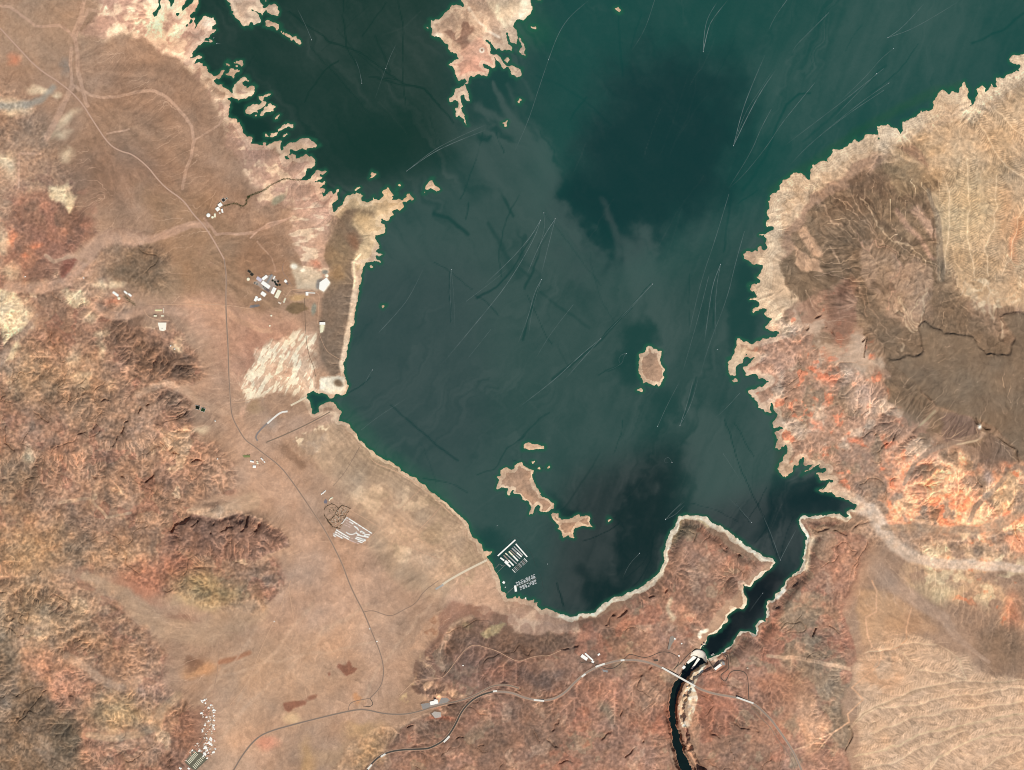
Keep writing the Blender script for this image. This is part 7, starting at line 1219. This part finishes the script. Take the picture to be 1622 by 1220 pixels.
while n_ < 160:
    p = EL(random.uniform(100, 610), random.uniform(110, 1100))
    if not in_poly(p, cp): continue
    n_ += 1; X_, Y_ = world(p); q = random.random()
    if q < 0.22: plant(hS, *p, random.uniform(0.8, 1.3), 'dark green tree in the ' + HN(p), 'dark trees in the ' + HN(p)); continue
    st_, w_ = (hw_, 'bright white') if q < 0.32 else ((hb_, 'beige') if q < 0.70 else (ht_, 'terracotta')); s_ = random.uniform(0.8, 1.25); st_.put(X_, Y_, base_z(*p, 10)[1], math.radians(random.choice((-45, 45, 0)) + random.gauss(0, 8)), (s_, s_, 1), w_ + ' roofed house in the ' + HN(p), w_.split()[-1] + ' roofed houses in the ' + HN(p))
# ---------------------------------------------------------------- lone small structures
for p, lb in (((434.5,984.5), 'small white hut alone at the crossing of tracks on the plain'), ((585.5,996), 'white kiosk beside the lake road on the plain'), ((597,1016), 'small white booth farther down the lake road'), ((733.5,1054), 'small white hut on the dark hills above the south shore'), ((270.5,548), 'white trailer office among the brown hills'), ((277,553), 'second white trailer office among the brown hills'), ((345,727), 'white hut on the track west of the ranger station'), ((341,667), 'pale hut beside the track below the twin ponds'), ((40.5,438.5), 'white hut on the far left hills'), ((133,440.5), 'white round topped hut by the wide wash'), ((1089,1089), 'small white hut on the bank under the bridge'), ((1098,1034), 'white kiosk at the west end of the dam')):
    building('hut', lb, 'hut', p, 20, 15, 5, random.choice((0, 30, -30)), white, units=0, kind='gable')
# ---------------------------------------------------------------- marina
QL = lambda x, y: (780 + x/10.17, 840 + y/10.17)
woodm = mat('weathered_planks', (120,108,96), var=0.15, scale=0.3); floatm = mat('black_float', (46,52,50), var=0.1)
def dock(label, p0, p1, width, roofs=((0.0, 1.0, 'white'),), group=None, h=5.5):
    (xa, ya), (xb, yb) = world(QL(*p0)), world(QL(*p1)); L = math.hypot(xb-xa, yb-ya); r = math.atan2(yb-ya, xb-xa)
    o = empty('covered_dock', ((xa+xb)/2, (ya+yb)/2, 0.0), r); tag(o, label, 'dock', group)
    m = MB(); m.box(0, 0, L, 3.2, -0.4, 0.9); link('walkway', m.build('walkway', [woodm]), o); fm = None
    for k in range(int(L/12)):
        if fm is None: m = MB(); m.box(0, 0, 1.4, width*0.92, -0.4, 0.8); fm = m.build('finger_pier', [woodm])
        link('finger_pier', fm, o, (-L/2 + 6 + 12*k, 0, -0.05))
    for u0, u1, c in roofs:
        cm = {'white': white, 'grey': mat('grey_canopy', (172,170,166), var=0.08), 'brown': mat('brown_canopy', (142,126,116), var=0.08), 'cream': cream}[c]
        m = MB(); m.box((u0+u1-1)/2*L, 0, (u1-u0)*L, width, h, h+0.4); ro = link('roof', m.build('roof', [cm]), o); pm = None
        for k in range(max(2, int((u1-u0)*L/18))):
            for s_ in (-1, 1):
                if pm is None: m = MB(); m.box(0, 0, 0.4, 0.4, -0.4, h); pm = m.build('post', [greyr])
                link('post', pm, ro, ((u0-0.5)*L + 4 + 18*k, s_*width*0.42, 0))
    return o
dock('longest white roofed dock along the north side of the marina', (85,415), (370,155), 21); dock('long white roofed dock on the east side of the marina', (375,220), (560,430), 20)
dock('grey roofed dock first inside the east white one', (345,262), (490,405), 17, ((0, 1, 'grey'),)); dock('dock half brown and half white, second from the east', (315,290), (470,430), 22, ((0, 0.48, 'grey'), (0.5, 1.0, 'white'))); dock('brown roofed dock third from the east', (290,320), (445,460), 15, ((0, 0.55, 'brown'), (0.58, 1, 'grey'))); dock('dock half cream and half white in the middle of the marina', (265,342), (412,495), 24, ((0, 0.42, 'cream'), (0.45, 1, 'white'))); dock('grey and brown dock west of the middle gap', (208,370), (390,540), 17, ((0, 0.2, 'cream'), (0.22, 1, 'grey'))); dock('dock with brown head and white tail on the west side', (180,402), (340,570), 22, ((0, 0.45, 'brown'), (0.48, 1, 'white'))); dock('short white dock at the west corner of the marina', (128,445), (190,490), 24); dock('white store dock where the gangway lands', (200,510), (290,590), 28)
def mboat(nm, lab, grp, cm, L=12.0, B=4.0):
    o = empty(nm, (0, 0, -300)); tag(o, lab, 'boat', grp); m = MB(); hl = [(-L/2, -B/2), (L*0.2, -B/2), (L*0.38, -B*0.3), (L/2, 0), (L*0.38, B*0.3), (L*0.2, B/2), (-L/2, B/2)]
    m.prism([(x*0.94, y*0.8) for x, y in hl], -0.5, 0.3); m.prism(hl, 0.3, 1.5); link('hull', m.build('hull', [cm]), o)
    m = MB(); m.box(-L*0.08, 0, L*0.5, B*0.72, 1.51, 3.2, inset=0.12); link('cabin', m.build('cabin', [mat('boat_white', (246,246,244), var=0.03, rough=0.4)]), o)
    m = MB(); m.box(L*0.19, 0, L*0.06, B*0.6, 1.51, 2.6, inset=0.3); link('windscreen', m.build('windscreen', [mat('dark_glass', (40,48,52), rough=0.1)]), o); return o
bw_ = mat('white_hull', (240,240,238), var=0.03, rough=0.35)
mbS = Stamp(mboat('moored_boat', 'white cabin boat in an open slip of the upper marina', 'boats in the upper marina slips', bw_, 14, 4.6)); mb2 = Stamp(mboat('moored_boat', 'white cabin boat in a slip of the lower marina', 'boats in the lower marina slips', bw_, 17, 6))
OR2 = ('first', 'second', 'third', 'fourth', 'fifth', 'sixth', 'seventh', 'eighth', 'ninth', 'tenth', 'eleventh', 'last')
for k in range(12):
    x0, y0 = 335 + k*17.5, 650 - k*16.0
    dock(OR2[k] + ' finger dock from the west in the south rows of the upper marina', (x0 - 18, y0 - 20), (x0 + 34, y0 + 34), 9, ((0.02, 0.98, 'white' if k in (0, 11) else ('grey', 'brown')[k % 2]),) if k % 3 != 1 else (), 'finger docks on the south side of the upper marina', 4)
    for q in range(4):
        if random.random() < 0.75:
            u = q/3; X_, Y_ = world(QL(x0 - 14 + 46*u + 8, y0 - 14 + 46*u - 7)); mbS.put(X_, Y_, 0, math.radians(42 + random.gauss(0, 4)), (0.75, 0.8, 1), 'white cabin boat in the south finger docks of the upper marina, ' + ('west' if k < 4 else ('middle' if k < 8 else 'east')) + ' third', ('west' if k < 4 else ('middle' if k < 8 else 'east')) + ' boats of the upper marina fingers')
ax, bx = (395,912), (712,775)
o = dock('dark central walkway of the lower marina', ax, bx, 10, ()); ORD = ('first', 'second', 'third', 'fourth', 'fifth', 'sixth', 'seventh', 'eighth')
for k in range(8):
    u = (k+0.4)/8.2; cx, cy = ax[0]+(bx[0]-ax[0])*u, ax[1]+(bx[1]-ax[1])*u
    for s_ in (-1, 1):
        dx, dy = -0.40*s_, -0.92*s_; d0, d1 = 14, 84
        if s_ == 1 or k > 0:
            dock(ORD[k] + ' side dock from the shore, ' + ('north' if s_ == 1 else 'south') + ' of the lower walkway', (cx + dx*d0*0.6, cy + dy*d0), (cx + dx*d1*0.6, cy + dy*d1), 7, ((0.1, 0.55, 'grey'),) if (k*3 + s_) % 4 == 0 else (), 'side docks north of the lower walkway' if s_ == 1 else 'side docks south of the lower walkway', 4)
            for q in range(5):
                for side in (-1, 1):
                    if random.random() < 0.78:
                        v = 18 + q*14; X_, Y_ = world(QL(cx + dx*v*0.6 + side*9, cy + dy*v + side*-4)); mb2.put(X_, Y_, 0, math.radians(20 if side > 0 else 200) + random.gauss(0, 0.05), (1.05, 1.2, 1), 'white cabin boat moored at a side dock ' + ('north' if s_ == 1 else 'south') + ' of the lower walkway, ' + ('shore' if k < 3 else ('middle' if k < 6 else 'lake')) + ' end', ('north' if s_ == 1 else 'south') + ' side boats, ' + ('shore' if k < 3 else ('middle' if k < 6 else 'lake')) + ' end of the lower marina')
def floating(name, label, cat, p, w_, d_, h, rz):
    x, y = world(QL(*p)); o = empty(name, (x, y, 0), math.radians(rz)); tag(o, label, cat); m = MB(); m.box(0, 0, w_+6, d_+6, -0.5, 0.8); link('pontoon', m.build('pontoon', [woodm]), o); m = MB(); m.box(0, 0, w_, d_, 0.81, h); link('wall', m.build('wall', [wallm]), o); m = MB(); m.gable(w_, d_, h, h+2.5); link('roof', m.build('roof', [white]), o)
floating('marina_store', 'white floating store at the shore end of the lower marina', 'building', (372,940), 34, 96, 6, 8); floating('marina_store', 'white floating restaurant by the upper marina gangway', 'building', (230,515), 62, 34, 6, -40); floating('boat_house', 'lone grey boat house on the water near the shore', 'boat house', (182,842), 36, 34, 5, -30); floating('boat_house', 'tiny pale float south of the lone boat house', 'boat house', (208,918), 12, 10, 3, 0); floating('boat_house', 'small white float off the spiky south shore', 'boat house', (535,1097), 16, 26, 3, 0)
def gang(label, pts):
    o = None; q = [world(QL(*p)) for p in pts]; cx = sum(p[0] for p in q)/len(q); cy = sum(p[1] for p in q)/len(q); o = empty('gangway', (cx, cy, 0)); tag(o, label, 'gangway'); m = MB(); m2 = MB()
    for a, b_ in zip(q[:-1], q[1:]):
        L = math.hypot(b_[0]-a[0], b_[1]-a[1]); r = math.atan2(b_[1]-a[1], b_[0]-a[0]); mx_, my_ = (a[0]+b_[0])/2-cx, (a[1]+b_[1])/2-cy
        m.box(mx_, my_, L, 3.5, 0.6, 1.1, rz=r)
        for s_ in (-1, 1): m2.box(mx_ - s_*1.6*math.sin(r), my_ + s_*1.6*math.cos(r), L, 0.3, 1.12, 2.1, rz=r)
    link('deck', m.build('deck', [concg]), o); link('railing', m2.build('railing', [greyr]), o)
gang('thin gangway from the shore to the upper marina store', [(70,690),(140,620),(215,555)]); gang('bent thin gangway with a hooked end west of the upper marina', [(38,622),(80,580),(110,545),(135,550),(150,580),(185,560)]); gang('thin gangway from the shore to the lower marina', [(205,1050),(270,985),(345,920)])
def boom(label, pts):
    p = resample(chaikin([world(QL(*q)) for q in pts]), 6); o = empty('floating_boom', (*p[0], 0)); tag(o, label, 'boom'); fl = None
    m = MB()
    for a, b_ in zip(p[:-1], p[1:]):
        r = math.atan2(b_[1]-a[1], b_[0]-a[0]); m.box((a[0]+b_[0])/2-p[0][0], (a[1]+b_[1])/2-p[0][1], 5.8, 3.0, -0.3, 0.7, rz=r)
    s_ = link('log_float', m.build('log_float', [floatm]), o); s_['kind'] = 'stuff'
boom('dark floating boom curving round the upper marina', [(120,260),(220,170),(380,85),(470,180),(560,290),(640,400),(685,540),(690,580)]); boom('dark floating boom guarding the lower marina', [(740,650),(790,760),(805,840),(810,920),(850,945),(775,1015)])
# ---------------------------------------------------------------- boats under way and their wakes
wk = bpy.data.materials.new('wake_water'); wk.use_nodes = True; t = wk.node_tree; b = t.nodes['Principled BSDF']; outn = t.nodes['Material Output']
aa = t.nodes.new('ShaderNodeAttribute'); aa.attribute_name = 'cover'; tb = t.nodes.new('ShaderNodeBsdfTransparent'); ms = t.nodes.new('ShaderNodeMixShader')
b.inputs['Base Color'].default_value = (0.30, 0.38, 0.36, 1); b.inputs['Roughness'].default_value = 0.5
nz_ = t.nodes.new('ShaderNodeTexNoise'); nz_.inputs['Scale'].default_value = 0.008; nz_.inputs['Detail'].default_value = 2; gg = t.nodes.new('ShaderNodeNewGeometry'); t.links.new(gg.outputs['Position'], nz_.inputs['Vector'])
mm = t.nodes.new('ShaderNodeMath'); mm.operation = 'MULTIPLY'; rr_ = t.nodes.new('ShaderNodeMapRange'); rr_.inputs['From Min'].default_value = 0.15; rr_.inputs['From Max'].default_value = 0.65; t.links.new(nz_.outputs['Fac'], rr_.inputs['Value']); t.links.new(aa.outputs['Fac'], mm.inputs[0]); t.links.new(rr_.outputs['Result'], mm.inputs[1])
t.links.new(mm.outputs[0], ms.inputs['Fac']); t.links.new(tb.outputs[0], ms.inputs[1]); t.links.new(b.outputs[0], ms.inputs[2]); t.links.new(ms.outputs[0], outn.inputs['Surface'])
def wake(label, lines):
    Vs, Fs, As = [], [], []
    for pts, w0, w1, al in lines:
        p = np.array(resample(chaikin(pts), 1.5)); t_ = np.gradient(p, axis=0); t_ /= np.linalg.norm(t_, axis=1)[:, None] + 1e-9; nrm = np.stack([-t_[:, 1], t_[:, 0]], 1); n = len(p); u = np.linspace(0, 1, n); hw = 1.5*(w0 + (w1-w0)*u)/2/S; al = min(1.0, al*0.95); off_ = sum(len(v) for v in Vs)
        V = np.stack([np.concatenate([p + nrm*hw[:, None]*c, np.zeros((n, 1))], 1) for c in (-1, 0, 1)], 1); V = np.stack([(V[..., 0]-811)*S, (610-V[..., 1])*S, V[..., 2] + 0.45], -1).reshape(-1, 3)
        cov = np.stack([0*u, al*(1-0.75*u)*np.minimum(1, (1-u)*6), 0*u], 1).ravel(); i = np.arange(n-1)*3
        F = np.concatenate([np.stack([i, i+3, i+4, i+1], 1), np.stack([i+1, i+4, i+5, i+2], 1)]) + off_
        Vs.append(V); Fs.append(F); As.append(cov)
    o = link('wake', mesh_np('wake', np.concatenate(Vs), np.concatenate(Fs), [wk], False, {'cover': ('FLOAT', np.concatenate(As))})); return tag(o, label, None, None, 'stuff')
spS = Stamp(mboat('motor_boat', '', None, bw_, 15, 5))
def boat(label, p, heading, s_=1.0):
    x, y = world(p); o = spS.put(x, y, 0, heading, (s_, s_, 1), label); return o
t1 = lambda *p: T(1000,0,K4,p); t2 = lambda *p: T(1222,0,K4,p); t6 = lambda *p: T(600,300,K4,p)
BO = [('white motor boat with a forked wake near the top of the lake', t1((462,332))[0], [(t1((462,330),(470,200),(490,110),(560,0)), 6, 10, .7), (t1((462,330),(490,200),(515,130),(620,0)), 8, 12, .8)]),
 ('white motor boat towing the long twin wake in the upper east lake', t1((657,936))[0], [(t1((657,935),(710,720),(770,560),(860,350)), 8, 14, .7), (t1((657,935),(740,760),(830,590),(935,440)), 8, 14, .8), (t1((657,935),(730,720),(840,560),(920,430)), 5, 8, .4)]),
 ('white boat heading northeast near the upper right shore', t2((748,242))[0], [(t2((748,242),(840,180),(985,20)), 6, 10, .55), (t2((748,242),(900,190),(1090,80),(1200,10)), 6, 12, .5)]),
 ('white boat trailing southwest of the northeast bound one', t2((785,311))[0], [(t2((785,311),(700,380),(600,500),(430,660)), 6, 14, .35)]),
 ('white boat third in the line along the upper right shore', t2((676,472))[0], [(t2((676,472),(620,530),(560,590),(400,760)), 6, 12, .4)]),
 ('white boat with a short wake nearest the upper right shore', t2((755,533))[0], [(t2((755,533),(640,610),(520,700),(300,880)), 6, 14, .4)]),
 ('white boat at the tip of the western of two crossing wakes in mid lake', t6((1038,198))[0], [(t6((1038,200),(980,300),(860,440),(680,610)), 6, 14, .6), (t6((1038,200),(1010,290),(930,440),(830,600),(740,720),(400,1130)), 6, 16, .55)]),
 ('white boat at the tip of the eastern of two crossing wakes in mid lake', t6((1133,188))[0], [(t6((1133,190),(1060,300),(1000,430),(950,550)), 7, 12, .7), (t6((1133,190),(1100,320),(1050,520),(1040,560)), 6, 12, .45)]),
 ('white boat just north of the two crossing wakes', t6((1060,150))[0], [(t6((1060,150),(1068,250),(1030,370),(960,520)), 5, 8, .4)]),
 ('white boat with a south pointing wake below the crossing wakes', t6((1045,578))[0], [(t6((1045,580),(1000,660),(960,820),(890,1000)), 6, 12, .55), (t6((1045,580),(1020,650),(980,800),(960,950)), 5, 10, .35)]),
 ('white boat at the joint of the long diagonal wake west of the round island', t6((1426,960))[0], [(t6((1425,960),(1290,1070),(1140,1216),(900,1400)), 8, 14, .6), (t6((1425,960),(1310,1090),(1200,1216)), 6, 12, .5)]),
 ('white boat at the upper end of the long diagonal wake', A4((340,608))[0], [(A4((340,607),(250,700),(140,820),(10,960)), 6, 8, .5), (A4((340,607),(230,730),(100,880)), 5, 8, .35)]),
 ('white boat with a needle wake in the western bay', t6((466,515))[0], [(t6((465,515),(455,640),(470,880)), 4, 8, .35), (t6((465,515),(480,650),(490,900)), 4, 8, .3)]),
 ('white boat heading north in the channel by the east shore', A4((777,482))[0], [(A4((777,480),(725,610),(700,780),(670,1000)), 7, 14, .6), (A4((777,480),(750,620),(740,800),(745,950)), 6, 12, .45)]),
 ('white boat lying still in the channel by the east shore', A4((757,1028))[0], []),
 ('white boat heading south past the round island', Y4((313,300))[0], [(Y4((313,300),(360,160),(400,0)), 6, 12, .55), (Y4((313,300),(385,170),(430,0)), 5, 12, .45)]),
 ('white boat with a dotted wake just south of the round island', Y4((168,306))[0], [(Y4((170,305),(230,170),(320,0)), 5, 9, .4)]),
 ('white boat off the north tip of the southern headland', Y4((220,905))[0], [(Y4((220,905),(270,850),(335,785)), 5, 12, .5), (Y4((220,905),(290,870),(345,810)), 5, 12, .4)]),
 ('white boat coming out of the narrows toward the headland', Y4((772,924))[0], [(Y4((772,922),(710,850),(660,780)), 5, 10, .4), (Y4((772,922),(690,830),(620,760)), 4, 9, .3)]),
 ('white boat in the mouth of the canyon with a forked wake', Y4((957,1166))[0], [(Y4((957,1165),(1000,1080),(1060,970)), 6, 14, .55), (Y4((957,1165),(900,1000),(830,840)), 6, 14, .35)]),
 ('white boat in the upper west arm with a long diagonal wake', C4((180,1098))[0], [(C4((180,1098),(330,990),(470,920),(700,830)), 7, 14, .65), (C4((180,1098),(340,970),(490,890),(690,800)), 6, 12, .5)]),
 ('white boat running south in the upper west arm', N4((784,256))[0], [(N4((784,254),(750,170),(690,50)), 5, 10, .5)]),
 ('white boat with a curved dark track in the upper west arm', N4((1107,535))[0], [(N4((1107,530),(1090,440),(1060,370)), 7, 6, .55)]),
 ('white boat with a broken wake west of the north peninsula', N4((1261,440))[0], [(N4((1261,440),(1290,360),(1330,280)), 5, 8, .45), (N4((1261,440),(1220,550),(1190,640)), 4, 6, .3)]),
 ('white boat east of the north peninsula on a very long wake', C4((1090,384))[0], [(C4((1090,384),(1150,220),(1220,110),(1350,0)), 6, 12, .55), (C4((1090,384),(1030,560),(960,780),(860,1000)), 6, 12, .4)]),
 ('white boat drifting off the marina boom', (867.5,893.5), []), ('white boat drifting southwest of the round island', X4((355,620))[0], []),
 ('white boat circling in rings south of the round island', Y4((262,538))[0], [(Y4((262,538),(240,500),(210,520),(220,545),(250,530)), 5, 5, .4)]),
 ('white boat turning in a tight hook west of the round island', A4((172,1055))[0], [(A4((172,1055),(140,1060),(120,1090),(130,1120)), 5, 7, .6), (A4((172,1055),(150,1080),(150,1110),(110,1140),(40,1170)), 5, 8, .35)]),
 ('white boat far up the inlet on the upper left', (343,69), [([(343,69),(349,69)], 6, 6, .5)]), ('white boat close to the spit on the upper left', (338.5,60), []),
 ('white boat near the peninsula cliff above the narrow bay', V4((1175,1160))[0], [(V4((1175,1160),(1150,1200),(1120,1260)), 5, 9, .4)]),
 ('white boat in the canyon narrows above the dam', Z4((1048,80))[0], [(Z4((1048,80),(1010,130),(960,200)), 5, 10, .35)]),
 ('white boat low in the southern bay with a streaked wake', X4((1270,797))[0], [(X4((1270,797),(1200,870),(1160,960)), 5, 10, .4)]), ('white boat off the headland cliff in the southern bay', X4((1437,578))[0], [(X4((1437,578),(1490,520),(1560,465)), 5, 12, .45)])]
for lb, p, ls in BO:
    hd = 0.6
    if ls: q = ls[0][0]; hd = math.atan2(-(p[1]-q[2 if len(q) > 2 else 1][1]), p[0]-q[2 if len(q) > 2 else 1][0])
    boat(lb, p, hd, 1.0)
    if ls: wake('pale wake behind the ' + lb.split(' with')[0].split(' towing')[0], ls)
wake('faint long wake across the upper lake', [(t1((1000,0),(920,110),(880,200)), 8, 12, .4), (t1((1270,80),(1130,220),(1050,300),(1030,350)), 10, 14, .35), (t1((1180,530),(1090,640),(960,800),(880,930),(720,1130),(620,1216)), 8, 12, .4), (t1((900,700),(830,830),(770,980),(620,1216)), 10, 12, .35), (t1((150,0),(90,190),(0,330)), 8, 10, .3), (t1((1622,440),(1400,620),(1150,810),(980,940)), 8, 14, .35), (t1((1622,580),(1380,740),(1150,920),(1000,1080)), 8, 14, .35)]); wake('faint wakes running down the east channel', [(A4((830,30),(740,330),(660,560),(600,800),(560,1000)), 8, 12, .35), (A4((930,270),(870,480),(820,700),(700,1000),(640,1216)), 8, 14, .4), (A4((700,560),(640,800),(520,1216)), 8, 10, .35), (t6((0,920),(120,790),(200,690),(300,480)), 8, 10, .35), (t6((560,720),(720,600),(840,500)), 6, 10, .3), (t6((720,900),(640,1000),(560,1100)), 6, 10, .3), (Y4((700,90),(600,200),(540,250)), 6, 9, .35), (Y4((590,480),(700,650)), 6, 9, .25), (W4((900,330),(1000,250),(1200,120)), 6, 9, .3), (t6((1250,740),(1100,930),(1000,1100)), 6, 12, .25)])
